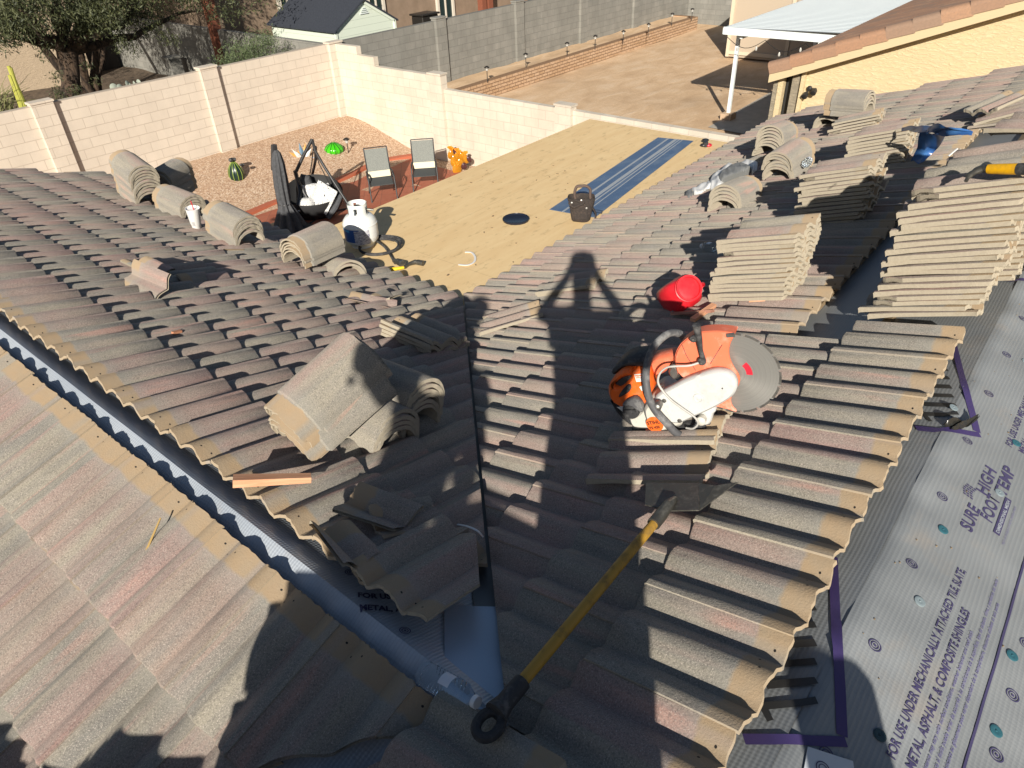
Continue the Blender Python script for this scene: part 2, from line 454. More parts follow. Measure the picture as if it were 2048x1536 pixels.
EXP = .326           # horizontal distance between courses
CS = math.sqrt(1+T*T)
def slope_tiles(head, across, down, a_range, ncourse, skip=None, first=.0, seed=1, cut=None, side=1, eave_raise=0.0):
    """head: point on the crest line at across=0; across/down are horizontal unit vectors"""
    M_ = MB(); rr = random.Random(seed)
    dn = Vector((down[0], down[1], -T)).normalized(); ac = Vector(across)
    nrm = ac.cross(dn)
    if nrm.z < 0: nrm = -nrm
    for k in range(ncourse):
        off = (TW/2 if k % 2 else 0)
        i0 = int((a_range[0]-TW)/TW)-1; i1 = int(a_range[1]/TW)+1
        for i in range(i0, i1):
            s = i*TW+off+first
            if s < a_range[0]-1e-6 or s+TW > a_range[1]+TW*.5: continue
            if skip and skip(s+TW/2, k): continue
            hp = Vector(head)+ac*s+dn*(EXP*CS*k+(0 if k == 0 else (TL-EXP*CS-.075*0)-.0))
            if k > 0: hp = Vector(head)+ac*s+dn*(TL+EXP*CS*(k)-TL)
            dz = -.002*(k > 0)-.0
            hp = hp+nrm*(dz+rr.uniform(-.0015, .0015))+dn*rr.uniform(-.004, .004)
            x = ac; y = dn; z = nrm
            m = Matrix((x, y, z)).transposed()
            if m.determinant() < 0:
                # keep right handed: mirror the tile by walking across backwards
                hp = hp+ac*TW; m = Matrix((-x, y, z)).transposed()
            rot = Matrix.Rotation(rr.uniform(-.004, .004), 3, 'Z')
            mm = (m @ rot).to_4x4(); mm.translation = hp
            add_tile(M_, mm, rr=rr, tilt=.028, ralpha=.7)
    return M_
def bisect(M_, cuts):
    """cuts: list of (point, normal) ; removes the side the normal points to"""
    bm = bmesh.new(); vs = [bm.verts.new(p) for p in M_.v]
    uvl = bm.loops.layers.uv.new("UVMap"); cl = bm.loops.layers.float_color.new("tint")
    for f, uv, t in zip(M_.f, M_.uv, M_.t):
        try: bf = bm.faces.new([vs[i] for i in f])
        except ValueError: continue
        for lp, q in zip(bf.loops, uv): lp[uvl].uv = q; lp[cl] = t
    for p, nn in cuts:
        bmesh.ops.bisect_plane(bm, geom=bm.verts[:]+bm.edges[:]+bm.faces[:], plane_co=p, plane_no=nn, clear_outer=True, dist=1e-5)
    bm.verts.index_update()
    N = MB(); N.v = [v.co.copy() for v in bm.verts]; N.hasuv = True
    for f in bm.faces:
        N.f.append([v.index for v in f.verts]); N.uv.append([tuple(lp[uvl].uv) for lp in f.loops]); N.t.append(tuple(f.loops[0][cl])); N.mi.append(0)
    bm.free(); return N

# ------------------------------------------------------------------ the house under us
house = thing("tile_roofed_house", "beige house whose half stripped concrete tile roof fills the foreground", "house", (0, 0, GZ))
VJ = .62  # junction of the two ridges
h = MB()
def flat(M_, pts): M_.add(pts, [tuple(range(len(pts)))])
# walls of both wings
h.box((2.4, .4, (GZ-2.35)/2-.25), (14.2, 5.3, -2.85-GZ))
h.box((.7, 5.3, (GZ-2.35)/2-.25), (4.6, 5.6, -2.85-GZ))
h.build("wall", M_HOUSE, house)
# roof deck under the tiles (solid slopes)
DD = -.075
def zL(x): return -1.72-T*(x-.79)
def zF(x): return -1.72+T*(x-.63)
def zR(y): return -1.548-T*(y-.186)
def zE(y): return -1.59+T*(y-.10)
def apex(q): return .022*math.exp(-(q/.06)**2)
def und_sheet(fn, nu, nv): 
    m = MB(); m.grid(fn, nu, nv); return m
def wav(x, y, a=.006): return a*noise.noise(Vector((x*2.1, y*1.6, 3)))+a*.6*noise.noise(Vector((x*6, y*2.2, 9)))
# main slope underlayment, clipped at both valleys
mR = und_sheet(lambda a, b: Vector((-4+13.7*a, .10+3.35*b, zR(.10+3.35*b)+DD+wav(-4+13.7*a, 3.35*b))), 150, 40)
bR = bisect(mR, [])
und = bR
und.build("underlayment", M_UND, house)
m = und_sheet(lambda a, b: Vector((.71+2.75*a, .5+8*b, min(zL(.71+2.75*a), -1.69)+DD+wav(a*3, .5+8*b)+apex(2.75*a))), 110, 160)
bisect(m, [(Vector((0, -.09, 0)), Vector((1, -1, 0)))]).build("underlayment", M_UNDB, house)
m = und_sheet(lambda a, b: Vector((.71-3.4*a, .5+8*b, zF(.71-3.4*a)+DD+wav(a*3, .5+8*b)+apex(3.4*a))), 130, 160)
bisect(m, [(Vector((1.333, 0, 0)), Vector((-1, -1, 0)))]).build("underlayment", M_UNDB, house)
def eS(a, b):
    x = -3+13*a; y = .10-3.0*b
    z = zE(y)+.004+.014*noise.noise(Vector((x*1.7, y*1.9, 7)))+.009*noise.noise(Vector((x*6+y*3, y*3, 1)))+.003*noise.noise(Vector((x*14-y*9, y*7, 2)))
    return Vector((x, y, z-.01*(1 if b == 0 else 0)))
mE = und_sheet(eS, 420, 130)
EU = mE.build("underlayment", M_UND, house, smooth=80)
# tiles
tl = slope_tiles((0, 0, 0), (0, 1, 0), (1, 0, 0), (.2, 8.5), 8, seed=11, skip=lambda s, k: k == 0 and s < 1.28)
def shift(M_, d): M_.v = [p+Vector(d) for p in M_.v]; return M_
shift(tl, (.79, .03, -1.72))
bisect(tl, [(Vector((0, -.012, 0)), Vector((1, -1, 0)))]).build("left_slope_tiles", M_TILE, house)
def skipR(s, k):
    if k == 0 and 3.0 < s < 7.3: return True
    if k == 1 and 3.0 < s < 7.0: return True
    return False
tr = slope_tiles((0, .186, -1.548), (1, 0, 0), (0, 1, 0), (-4, 9.75), 10, skip=skipR, seed=5)
trA = bisect(tr, [(Vector((0, -.030, 0)), Vector((-1, 1, 0)))])      # keep y < x - .125 on the far side
# near part: keep x+y < 1.30 where x < .71
trB = bisect(tr, [(Vector((.70, 0, 0)), Vector((1, 0, 0))), (Vector((1.31, 0, 0)), Vector((1, 1, 0)))])
trA = bisect(trA, [(Vector((.70, 0, 0)), Vector((-1, 0, 0)))])
trA.build("main_slope_tiles", M_TILE, house)
trB.build("main_slope_tiles", M_TILE, house)
tf = slope_tiles((.63, 0, -1.72), (0, 1, 0), (-1, 0, 0), (.3, 8.5), 10, seed=23)
bisect(tf, [(Vector((1.40, 0, 0)), Vector((-1, -1, 0)))]).build("near_slope_tiles", M_TILE, house)
# valley flashing
vf = MB()
def vp(t): return Vector((.71+t, .62+t, 0))
Pv = []
for q in (0, .5, 1):
    t = .12+q*2.72
    c = vp(t); 
    for o in (-.11, -.012, 0, .012, .11):
        x = c.x-o*.707; y = c.y+o*.707+.075 if False else c.y+o*.707
        z = (zR(y) if o <= 0 else zL(x))+DD+.008+(.008 if abs(o) == .012 else 0)
        if o == 0: z = zR(y)+DD+.022
        Pv.append((x, y, z))
vf.add(Pv, [(r*5+i, r*5+i+1, r*5+5+i+1, r*5+5+i) for r in range(2) for i in range(4)])
vl = MB(); Pq = []
for t in (.06, .2, .34):
    c = vp(t)
    for o in (-.20, -.02, 0, .02, .20):
        x = c.x-o*.707; y = c.y+o*.707; z = (zR(y) if o <= 0 else zL(x))+DD+.0125+(.004 if abs(o) == .02 else 0)+(.012 if o == 0 else 0); Pq.append((x, y, z))
vl.add(Pq, [(r*5+i, r*5+i+1, r*5+5+i+1, r*5+5+i) for r in range(2) for i in range(4)])
vl.build("valley_flashing", mat("sky tinted valley metal", (.36, .44, .54), .35, .3), house)  # blue skylight reflection put into the metal's base colour
vf.build("valley_flashing", mat("gap darkened valley metal", (.16, .165, .17), .5, .7), house)  # darkened so the narrow valley gap reads as a dark line
# battens left bare in the stripped strip
for vv, a0, a1 in ((.50, 3.02, 7.3), (.86, 3.40, 7.0), (.93, 3.40, 6.0)):
    b = MB(); b.box(((a0+a1)/2, vv, zR(vv)+DD+.014), (a1-a0, .035, .02), Matrix.Rotation(-math.atan(T), 3, 'X')); b.build("batten", M_BATT, house)
# patio cover deck
pd = MB(); pd.box(((3.25+8.42)/2, (3.3+5.62)/2, DK-.02), (8.42-3.25, 5.62-3.3, .04)); pd.build("patio_cover_deck", M_PLY, house)
fb = MB(); fb.box((5.83, 5.635, DK-.10), (5.22, .03, .17)); fb.box((8.435, 4.46, DK-.10), (.03, 2.37, .17)); fb.build("fascia", M_HOUSE, house)
for x, y in ((8.2, 5.4), (5.6, 5.4), (3.6, 5.4)):
    pp = MB(); pp.box((x, y, (GZ+DK)/2-.1), (.14, .14, DK-GZ-.2)); pp.build("post", M_HOUSE, house)

# ------------------------------------------------------------------ ground
def gz(x, y):
    if x > 12.85: return -5.5
    t = min(1, max(0, (y-13.6)/3.0)); t = t*t*(3-2*t); return GZ+.58*t
m = MB()
m.grid(lambda a, b: Vector((-25+150*a, -60+160*b, -5.78)), 10, 10)
g = m.build("ground", M_DIRT); tag(g, "bare tan desert ground around the houses", "ground", kind="structure")
m = MB(); m.grid(lambda a, b: Vector((-14+26.85*a, 5+11.8*b, gz(0, 5+11.8*b)+.012*noise.noise(Vector((a*40, b*20, 0))))), 90, 60)
g = m.build("gravel_yard", M_GRAVEL); tag(g, "tan gravel covering the back yard inside the pale block wall", "gravel", kind="structure")
m = MB(); m.grid(lambda a, b: Vector((12.95+22*a, -6+24*b, -5.5+.03*noise.noise(Vector((a*9, b*9, 2))))), 80, 80)
g = m.build("dirt_yard", M_DIRT); tag(g, "bare raked dirt of the neighbour's yard", "dirt", kind="structure")

# ------------------------------------------------------------------ block walls
def wall(name, label, mt, segs, axis, fixed, th=.15, piers=(), pw=.42, grp=None, cap=.0):
    """segs: (a0,a1,zbot,ztop). axis 0 -> runs along X"""
    t = thing(name, label, "block wall", (segs[0][0], fixed, segs[0][2]) if axis == 0 else (fixed, segs[0][0], segs[0][2]), grp)
    m = MB()
    for a0, a1, z0, z1 in segs:
        c = ((a0+a1)/2, fixed, (z0+z1)/2) if axis == 0 else (fixed, (a0+a1)/2, (z0+z1)/2)
        d = (a1-a0, th, z1-z0) if axis == 0 else (th, a1-a0, z1-z0)
        m.box(c, d)
    m.build("panel", mt, t)
    for a, z0, z1, sd in piers:
        p = MB(); q = .06
        c = (a, fixed-q*sd, (z0+z1)/2) if axis == 0 else (fixed-q*sd, a, (z0+z1)/2)
        d = (pw, th+.06, z1-z0) if axis == 0 else (th+.06, pw, z1-z0)
        p.box(c, d)
        c = (a, fixed-q*sd, z1+.02); c = c if axis == 0 else (fixed-q*sd, a, z1+.02)
        p.box(c, (pw+.04, th+.10, .04) if axis == 0 else (th+.10, pw+.04, .04))
        p.build("pilaster", mt, t)
    return t
# walls of the two back yards
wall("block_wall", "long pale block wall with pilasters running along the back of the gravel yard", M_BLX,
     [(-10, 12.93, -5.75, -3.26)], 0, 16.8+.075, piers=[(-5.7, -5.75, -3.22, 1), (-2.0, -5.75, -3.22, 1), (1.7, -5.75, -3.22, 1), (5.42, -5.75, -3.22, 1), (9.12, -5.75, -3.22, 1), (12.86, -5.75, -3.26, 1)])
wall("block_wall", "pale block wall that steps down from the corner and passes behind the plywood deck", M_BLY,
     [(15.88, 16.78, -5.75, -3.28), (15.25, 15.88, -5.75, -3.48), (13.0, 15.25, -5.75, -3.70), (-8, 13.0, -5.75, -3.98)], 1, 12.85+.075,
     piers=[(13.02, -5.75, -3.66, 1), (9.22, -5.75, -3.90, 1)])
wall("block_wall", "weathered grey block wall behind the neighbour's raised planter", M_GRX,
     [(13.0, 33, -5.6, -3.26)], 0, 16.8+.085, piers=[(16.9, -5.6, -3.2, 1), (20.7, -5.6, -3.2, 1), (24.5, -5.6, -3.22, 1), (28.3, -5.6, -3.24, 1)])
wall("block_wall", "weathered grey block wall closing the far end of the dirt yard", M_GRY, [(2, 16.8, -5.6, -3.3)], 1, 33.0)
wall("block_wall", "low shaded block wall beyond the mesquite tree, dappled with branch shadow", M_GRY, [(17.0, 34, -5.6, -3.42)], 1, 13.3)

# raised planter in the neighbour's yard
def _ret(n):
    p = n.pos(); sep = n.n("SeparateXYZ"); n.l(p, sep.inputs[0]); cb = n.n("CombineXYZ"); n.l(sep.outputs[0], cb.inputs[0]); n.l(sep.outputs[2], cb.inputs[1])
    br = n.n("TexBrick"); n.l(cb.outputs[0], br.inputs["Vector"]); br.inputs["Scale"].default_value = 1
    br.inputs["Brick Width"].default_value = .29; br.inputs["Row Height"].default_value = .10; br.inputs["Mortar Size"].default_value = .012; br.inputs["Mortar Smooth"].default_value = .6
    br.inputs["Color1"].default_value = (.45, .29, .17, 1); br.inputs["Color2"].default_value = (.55, .38, .25, 1); br.inputs["Mortar"].default_value = (.22, .13, .07, 1)
    n.color(n.mix(n.rng(n.noise(20, 3, p), .3, .7, 0, .3), br.outputs[0], (.36, .22, .12))); n.bump(n.math('ADD', n.math('MULTIPLY', br.outputs["Fac"], -1), n.noise(30, 3, p)), .9, .03); n.b.inputs["Roughness"].default_value = .95
M_RET = mat("tumbled retaining block", build=_ret)
t = thing("retaining_wall", "low tan retaining wall of rough blocks holding the raised dirt bed along the grey wall", "retaining wall", (12.95, 15.8, -5.5))
m = MB(); m.box((22.3, 15.75, -5.25), (18.7, .25, .5)); m.box((31.6, 16.3, -5.25), (.2, .9, .5)); m.build("block_face", M_RET, t)
m = MB(); m.grid(lambda a, b: Vector((12.95+18.7*a, 15.86+.94*b, -5.03+.05*noise.noise(Vector((a*20, b*2, 4))))), 60, 4); m.build("raised_bed", M_DIRT, t)

# path lights
M_BLACK = mat("black plastic", (.02, .02, .022), .45)
M_DKMET = mat("dark bronze metal", (.05, .045, .04), .4, .6)
M_GLASSY = mat("frosted lamp glass", (.45, .45, .42), .25)
def path_light(p, label, group, hh=.38, par=None):
    t = thing("path_light", label, "garden light", p, group)
    z = p[2]; x, y = p[0], p[1]
    a = MB(); a.tube([(x, y, z-.03), (x, y, z+hh-.08)], .012, 6); a.build("stake", M_BLACK, t)
    a = MB(); a.lathe([(.035, hh-.10), (.045, hh-.01)], 8, (x, y, z)); a.build("lens", M_GLASSY, t)
    a = MB(); a.lathe([(.085, hh-.02), (.08, hh), (.03, hh+.03), (0, hh+.035)], 12, (x, y, z)); a.build("cap", M_DKMET, t)
    return t
pls = [(975, 163), (1052, 135), (1134, 112), (1190, 97), (1246, 87), (1296, 72), (1343, 50), (1383, 40)]
words = ["nearest", "second", "third", "fourth", "fifth", "sixth", "seventh", "farthest"]
for i, (px, py) in enumerate(pls):
    p = onZ(px, py, -5.0); p.y = min(p.y, 16.6)
    path_light(p, f"dark solar path light, {words[i]} from the plywood deck along the raised bed", "path lights on the raised bed", .42)

# ------------------------------------------------------------------ neighbour's house on the right with gable
M_TRIM = mat("tan painted trim", (.55, .44, .27), .8)
def _far_tile(n):
    at = n.n("Attribute"); at.attribute_name = "tint"; sc = n.n("SeparateColor"); n.l(at.outputs[0], sc.inputs[0])
    o = n.pos()
    c = n.ramp(sc.outputs[0], (0, (.30, .20, .14)), (.5, (.36, .20, .12)), (1, (.42, .25, .155)))
    n.color(n.mix(n.rng(n.noise(30, 4, o), .4, .7, 0, .35), c, (.20, .14, .10))); n.b.inputs["Roughness"].default_value = .6; n.bump(n.noise(60, 3, o), .3, .004)
M_FART = mat("terracotta brown tile", build=_far_tile)
nh = thing("stucco_house", "yellow stucco gable house with terracotta rake tiles behind the right roof edge", "house", (14.6, 2, GZ))
GX = 14.55; sl = .385
def zg(y): return -2.90+sl*(4.84-y)
m = MB()
pts = [(4.84, -5.7), (4.84, zg(4.84)), (-4, zg(-4)), (-13, zg(4.84)), (-13, -5.7)]
P = [Vector((GX, y, z)) for y, z in pts]+[Vector((GX+9, y, z)) for y, z in pts]
m.add(P, [(0, 1, 2, 3, 4), (9, 8, 7, 6, 5), (0, 5, 6, 1), (4, 3, 8, 9)]); m.build("wall", M_STUC, nh)
m = MB()  # roof slab and rake board
for sg in (1,):
    y0, y1 = -4, 5.42
    m.add([(GX-.28, y0, zg(y0)+.05), (GX-.28, y1, zg(y1)+.05), (GX+11, y1, zg(y1)+.05), (GX+11, y0, zg(y0)+.05),
           (GX-.28, y0, zg(y0)-.01), (GX-.28, y1, zg(y1)-.01), (GX+11, y1, zg(y1)-.01), (GX+11, y0, zg(y0)-.01)],
          [(0, 1, 2, 3), (7, 6, 5, 4), (0, 4, 5, 1), (1, 5, 6, 2)])
m.build("roof_deck", M_TRIM, nh)
m = MB()
m.add([(GX-.285, -4, zg(-4)+.03), (GX-.285, 5.42, zg(5.42)+.03), (GX-.285, 5.42, zg(5.42)-.17), (GX-.285, -4, zg(-4)-.17),
       (GX-.33, -4, zg(-4)+.03), (GX-.33, 5.42, zg(5.42)+.03), (GX-.33, 5.42, zg(5.42)-.17), (GX-.33, -4, zg(-4)-.17)], [(0, 1, 2, 3), (7, 6, 5, 4), (0, 4, 5, 1), (3, 2, 6, 7), (1, 5, 6, 2)])
m.build("rake_board", M_TRIM, nh)
m = MB(); rr = random.Random(3)
dn = Vector((0, 1, -sl)).normalized(); nr = Vector((0, sl, 1)).normalized()
for i in range(26):      # rake tiles laid down the edge
    y = 5.45-.385*i
    o = Vector((GX-.24, y, zg(y)+.10))
    m.tint = (rr.random(), .5, .5, 1)
    P = []
    for k, q in enumerate((0, -.44)):
        c = o+dn*q+nr*(.0 if k else .025)
        for a in range(11):
            an = math.pi*a/10*1.06-.05
            P.append(c+Vector((1, 0, 0))*math.cos(an)*-.115+nr*(math.sin(an)*.085))
        P.append(c+Vector((-.115, 0, 0))-nr*.13)
    # order: from roof side over the crest and down the face
    Fc = [(k, k+1, k+13, k+12) for k in range(10)]+[(0, 11, 23, 12)]
    m.add(P, Fc)
    P2 = [c2 for c2 in P[:11]]+[p-nr*.02 for p in P[:11]]
    m.add(P2, [(k, k+1, k+12, k+11) for k in range(10)])
m.build("rake_tiles", M_FART, nh, smooth=60)
m = MB()
far = MB(); rr = random.Random(9)
for k in range(26):
    for i in range(34):
        x0 = GX-.12+i*.30; y = 5.42-.36*k
        if y < -3.6: continue
        far.tint = (rr.random(), .5, .5, 1)
        P = []
        for q, up in ((0, .035), (-.40, .0)):
            for a in range(9):
                s = a/8; P.append(Vector((x0+.30*s, y+q*dn.y, zg(y+q*dn.y)+.06+up+.045*abs(math.sin(math.pi*2*s)))))
        far.add(P, [(a, a+1, a+10, a+9) for a in range(8)])
        far.add([P[a] for a in range(9)]+[P[a]-Vector((0, 0, .03)) for a in range(9)], [(a, a+9, a+10, a+1) for a in range(8)])
far.build("roof_tiles", M_FART, nh, smooth=60)
# corner pier; a dark panel stands in for the shaded opening
m = MB()
m.box((GX-.02, 5.26, (-3.0-5.7)/2), (.14, .10, 2.7)); m.build("opening_trim", M_STUC, nh)
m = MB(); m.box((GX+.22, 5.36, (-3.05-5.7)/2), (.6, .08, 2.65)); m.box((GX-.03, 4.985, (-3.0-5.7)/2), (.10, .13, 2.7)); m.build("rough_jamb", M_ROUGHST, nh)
m = MB(); m.box((GX+.12, 5.12, (-3.05-5.7)/2), (.04, .20, 2.65)); m.build("opening_shade", mat("opening shade black", (.03, .03, .028), .5), nh)  # black sheet painted in for the shade inside the opening
m = MB(); m.box((GX-.05, 4.85, (-2.95-5.7)/2), (.08, .07, 2.75)); m.build("corner_trim", M_STUC, nh)

# twin head security light on the gable wall
t = thing("security_light", "small black twin head security light on the yellow stucco gable wall", "light", (GX-.05, 4.70, -3.38))
m = MB(); m.lathe([(.05, 0), (.05, .03), (.02, .06)], 12, (GX-.01, 4.72, -3.38), Matrix.Rotation(R(-90), 4, 'Y')); m.build("base", M_BLACK, t)
for s_, dz in ((-.11, .02), (.04, -.06)):
    m = MB(); ax = Matrix.Rotation(R(-120), 4, 'Y'); m.lathe([(.02, 0), (.05, .05), (.055, .13), (.045, .135)], 12, (GX-.06, 4.70+s_, -3.38+dz), ax); m.tube([(GX-.02, 4.71, -3.38), (GX-.07, 4.70+s_, -3.38+dz)], .012, 6); m.build("lamp_head", M_BLACK, t)

# white patio cover
M_WHITE = mat("white painted aluminium", (.72, .77, .77), .4)
pc = thing("patio_cover", "white ribbed metal patio cover on slim posts over the neighbour's slab", "patio cover", (19.2, 8.3, -5.5))
m = MB(); P = []
x0, x1 = 18.62, 31.0
for i in range(62):
    for dx, dz in ((0, 0), (.158, 0), (.164, -.055), (.194, -.055)):
        x = x0+.2*i+dx; P += [(x, 8.42, -3.12+dz-.02), (x, 5.0, -3.12+dz+.06)]
m.add(P, [(2*i, 2*i+1, 2*i+3, 2*i+2) for i in range(len(P)//2-1)]); m.build("ribbed_roof", M_WHITE, pc, smooth=0)
m = MB(); m.box((18.60, 6.7, -3.21), (.05, 3.48, .17)); m.box((24.8, 8.44, -3.22), (12.4, .05, .15)); m.box((24.8, 8.0, -3.32), (12.2, .07, .13)); m.build("gutter_frame", M_WHITE, pc)
for x in (19.2, 25.2):
    m = MB(); m.box((x, 8.28, -4.38), (.085, .085, 2.2)); m.build("post", M_WHITE, pc)
m = MB(); m.box((19.25, 6.2, -4.38), (.085, .085, 2.2)); m.build("post", M_WHITE, pc)
m = MB(); m.box((19.15, 8.26, -5.40), (.34, .30, .17)); m.build("footing_block", mat("tan footing block", (.50, .36, .24), .9), pc)
t = thing("string_lights", "dark string of small bulbs sagging under the white patio cover edge", "string lights", (18.7, 8.2, -3.35))
m = MB(); pts = [(18.66, 8.35-3*k/30, -3.36-.22*math.sin(math.pi*((k % 10)/10))) for k in range(31)]; m.tube(pts, .008, 5); m.build("cord", M_BLACK, t)
for k in (3, 8, 14, 19, 25):
    m = MB(); q = Vector(pts[k]); m.lathe([(.012, -.03), (.03, -.08), (.02, -.12), (0, -.13)], 8, q); m.build("bulb", M_GLASSY, t)
m = MB(); m.add([(18.15, 8.35, -5.47), (24, 8.5, -5.47), (24, -3, -5.47), (17.6, -3, -5.47), (17.9, 5.5, -5.47)], [(0, 4, 3, 2, 1)])
M_CONC = mat("concrete slab", build=lambda n: (n.color(n.mix(n.rng(n.noise(4, 4, n.pos()), .3, .7), (.36, .33, .28), (.46, .42, .36))), n.bump(n.noise(50, 3, n.pos()), .2, .004)))
g = m.build("patio_slab", M_CONC); tag(g, "pale concrete slab under the white patio cover", "slab", kind="structure")
# garden shed under/behind the cover
M_BEIGE = mat("beige shed panel", (.44, .36, .27), .75); M_BEIT = mat("pale shed trim", (.60, .51, .38), .7)
t = thing("storage_shed", "beige panel storage shed with double door behind the white patio cover", "shed", (26.7, 10, -5.5))
m = MB(); m.box((28.2, 9.4, -4.1), (3.0, 5.0, 2.7)); m.build("wall", M_BEIGE, t)
m = MB()
for y in (11.86, 9.7, 7.2): m.box((26.68, y, -4.1), (.05, .12, 2.7))
m.box((26.67, 8.6, -2.85), (.05, 5, .12)); m.box((26.67, 9.4, -5.3), (.05, 5, .12)); m.build("trim", M_BEIT, t)
for y in (9.1, 8.0):
    m = MB(); m.box((26.66, y, -4.2), (.04, .98, 2.1), bev=.01); m.box((26.63, y+.3, -4.2), (.04, .04, .2)); m.build("door", M_BEIGE, t)

# round metal chair and table in the shade
M_TAN = mat("tan cushion", (.42, .34, .25), .9)
def patio_chair(o, rot, label):
    mm = Matrix.Translation(o) @ Matrix.Rotation(rot, 4, 'Z'); t = thing("patio_chair", label, "chair", mm)
    m = MB(); m.m = mm
    for sx in (-1, 1):
        m.tube([(.24*sx, .24, 0), (.24*sx, .2, .44), (.26*sx, .24, .64), (.26*sx, -.2, .66), (.24*sx, -.26, 0)], .014, 6)
    m.tube([(-.24, -.22, .42), (-.25, -.34, 1.0), (0, -.36, 1.12), (.25, -.34, 1.0), (.24, -.22, .42)], .014, 6)
    m.build("frame", M_BLACK, t)
    m = MB(); m.m = mm; m.box((0, 0, .46), (.48, .48, .07), bev=.03); m.build("seat", M_TAN, t)
    m = MB(); m.m = mm; m.box((0, -.30, .78), (.46, .07, .62), Matrix.Rotation(R(12), 3, 'X'), bev=.03); m.build("backrest", M_TAN, t)
    return t
patio_chair(Vector((17.6+1.7, 6.6, -5.47)), R(150), "tan cushioned patio chair with black frame half in the cover's shade")
t = thing("side_table", "small round black metal table standing in the shade of the patio cover", "table", (18.7, 6.3, -5.47))
m = MB(); m.lathe([(.26, .50), (.26, .53), (0, .535)], 20, (18.7, 6.3, -5.47)); m.build("tabletop", M_BLACK, t)
for k in range(4):
    m = MB(); an = k*math.pi/2+.4; c, s_ = math.cos(an), math.sin(an); m.tube([(18.7+.2*c, 6.3+.2*s_, -4.96), (18.7+.12*c, 6.3+.12*s_, -5.2), (18.7+.24*c, 6.3+.24*s_, -5.47)], .012, 6); m.build("leg", M_BLACK, t)

# ------------------------------------------------------------------ beyond the back wall
def _brownst(n):
    p = n.pos(); n.color(n.mix(n.rng(n.noise(3, 5, p), .3, .7), (.20, .145, .10), (.26, .19, .135))); n.bump(n.noise(40, 4, p), .4, .006); n.b.inputs["Roughness"].default_value = .95
M_BRST = mat("brown stucco", build=_brownst)
M_RED = mat("redwood stain", (.20, .065, .035), .7)
M_GLASSD = mat("dark window glass", (.02, .035, .035), .08)
M_CREAM = mat("cream frame", (.58, .53, .45), .6)
bd = thing("brown_house", "brown stucco house with green glass windows behind the grey wall and pale shed", "house", (22, 24, -5.5))
m = MB(); m.box((22, 27, -3.5), (16.6, 6, 5)); m.build("wall", M_BRST, bd)
def onY(px, py, Y): return hit(px, py, Vector((0, 1, 0)), Y)
def win(px0, px1, pyt, label=None, zb=-4.4, zt=-2.2):
    a = onY(px0, pyt, 23.95); b = onY(px1, pyt, 23.95)
    f = MB(); cx = (a.x+b.x)/2; wd = b.x-a.x
    for x in (a.x, b.x): f.box((x, 23.93, (zb+zt)/2), (.12, .12, zt-zb))
    f.box((cx, 23.93, zb), (wd, .12, .12)); f.box((cx, 23.93, zt), (wd, .12, .12)); f.box((cx, 23.93, (zb+zt)/2), (.06, .08, zt-zb))
    fo = f.build("window", M_CREAM, bd)
    g = MB(); g.box((cx, 23.96, (zb+zt)/2), (wd, .04, zt-zb)); g.build("pane", M_GLASSD, fo)
win(560, 592, 20); win(735, 765, 5); win(875, 905, 15, zb=-5.3)
for px in (420, 965, 978):
    a = onY(px, 20, 23.2); m = MB(); m.box((a.x, 23.2, -3.6), (.28, .28, 4.2)); m.build("porch_post", M_RED, bd)
t = thing("fire_pit_box", "dark brown metal box standing against the brown house beside the grey wall", "grill", (21, 23, -4.6))
a = onY(850, 35, 21.5); m = MB(); m.box((a.x, 21.5, a.z-.6), (.85, .6, 1.4), bev=.03); m.build("cabinet", M_DKMET, t); m = MB(); m.box((a.x, 21.5, a.z+.13), (.95, .7, .06), bev=.01); m.build("lid", M_DKMET, t)

# pale garden shed with dark roof
M_SHW = mat("pale green lap siding", build=lambda n: (lambda p: (n.color(n.mix(n.rng(n.math('FRACT', n.math('MULTIPLY', p, 5)), .93, .98), (.60, .66, .56), (.36, .41, .34)))))(n.n("SeparateXYZ", i_0=n.pos()).outputs[2]))
M_SHR = mat("charcoal shingle", build=lambda n: (n.color(n.mix(n.noise(25, 4, n.pos()), (.012, .016, .024), (.045, .052, .07))), n.bump(n.noise(20, 3, n.pos()), .5, .02)), rough=.9)
t = thing("garden_shed", "pale green lap sided garden shed with charcoal gable roof behind the wall corner", "shed", (15.9, 20.5, -5.3))
sx0, sx1, sy0, sy1, ze, za = 14.72, 17.12, 19.05, 22.3, -3.42, -2.74
m = MB(); xm = (sx0+sx1)/2
P = [(sx0, sy0, -5.3), (sx1, sy0, -5.3), (sx1, sy0, ze), (xm, sy0, za), (sx0, sy0, ze)]; Q = [(x, sy1, z) for x, y, z in P]
m.add(P+Q, [(0, 1, 2, 3, 4), (9, 8, 7, 6, 5), (0, 4, 9, 5), (1, 6, 7, 2)]); m.build("wall", M_SHW, t)
m = MB(); ov = .10; k = (za-ze)/(xm-sx0)
for s_ in (-1, 1):
    xe = xm+s_*(xm-sx0+ov); zz = ze-k*ov
    m.add([(xm, sy0-ov, za+.03), (xm, sy1+ov, za+.03), (xe, sy1+ov, zz+.03), (xe, sy0-ov, zz+.03), (xm, sy0-ov, za+.08), (xm, sy1+ov, za+.08), (xe, sy1+ov, zz+.08), (xe, sy0-ov, zz+.08)],
          [(0, 1, 2, 3), (7, 6, 5, 4), (0, 3, 7, 4), (3, 2, 6, 7), (1, 5, 6, 2)])
m.build("roof", M_SHR, t, smooth=0)
m = MB(); 
for zz in range(4): m.box((xm, sy0-.02, za-.18-.05*zz), (.10+.08*zz, .03, .02))
m.build("gable_vent", M_WHITE, t)
m = MB()
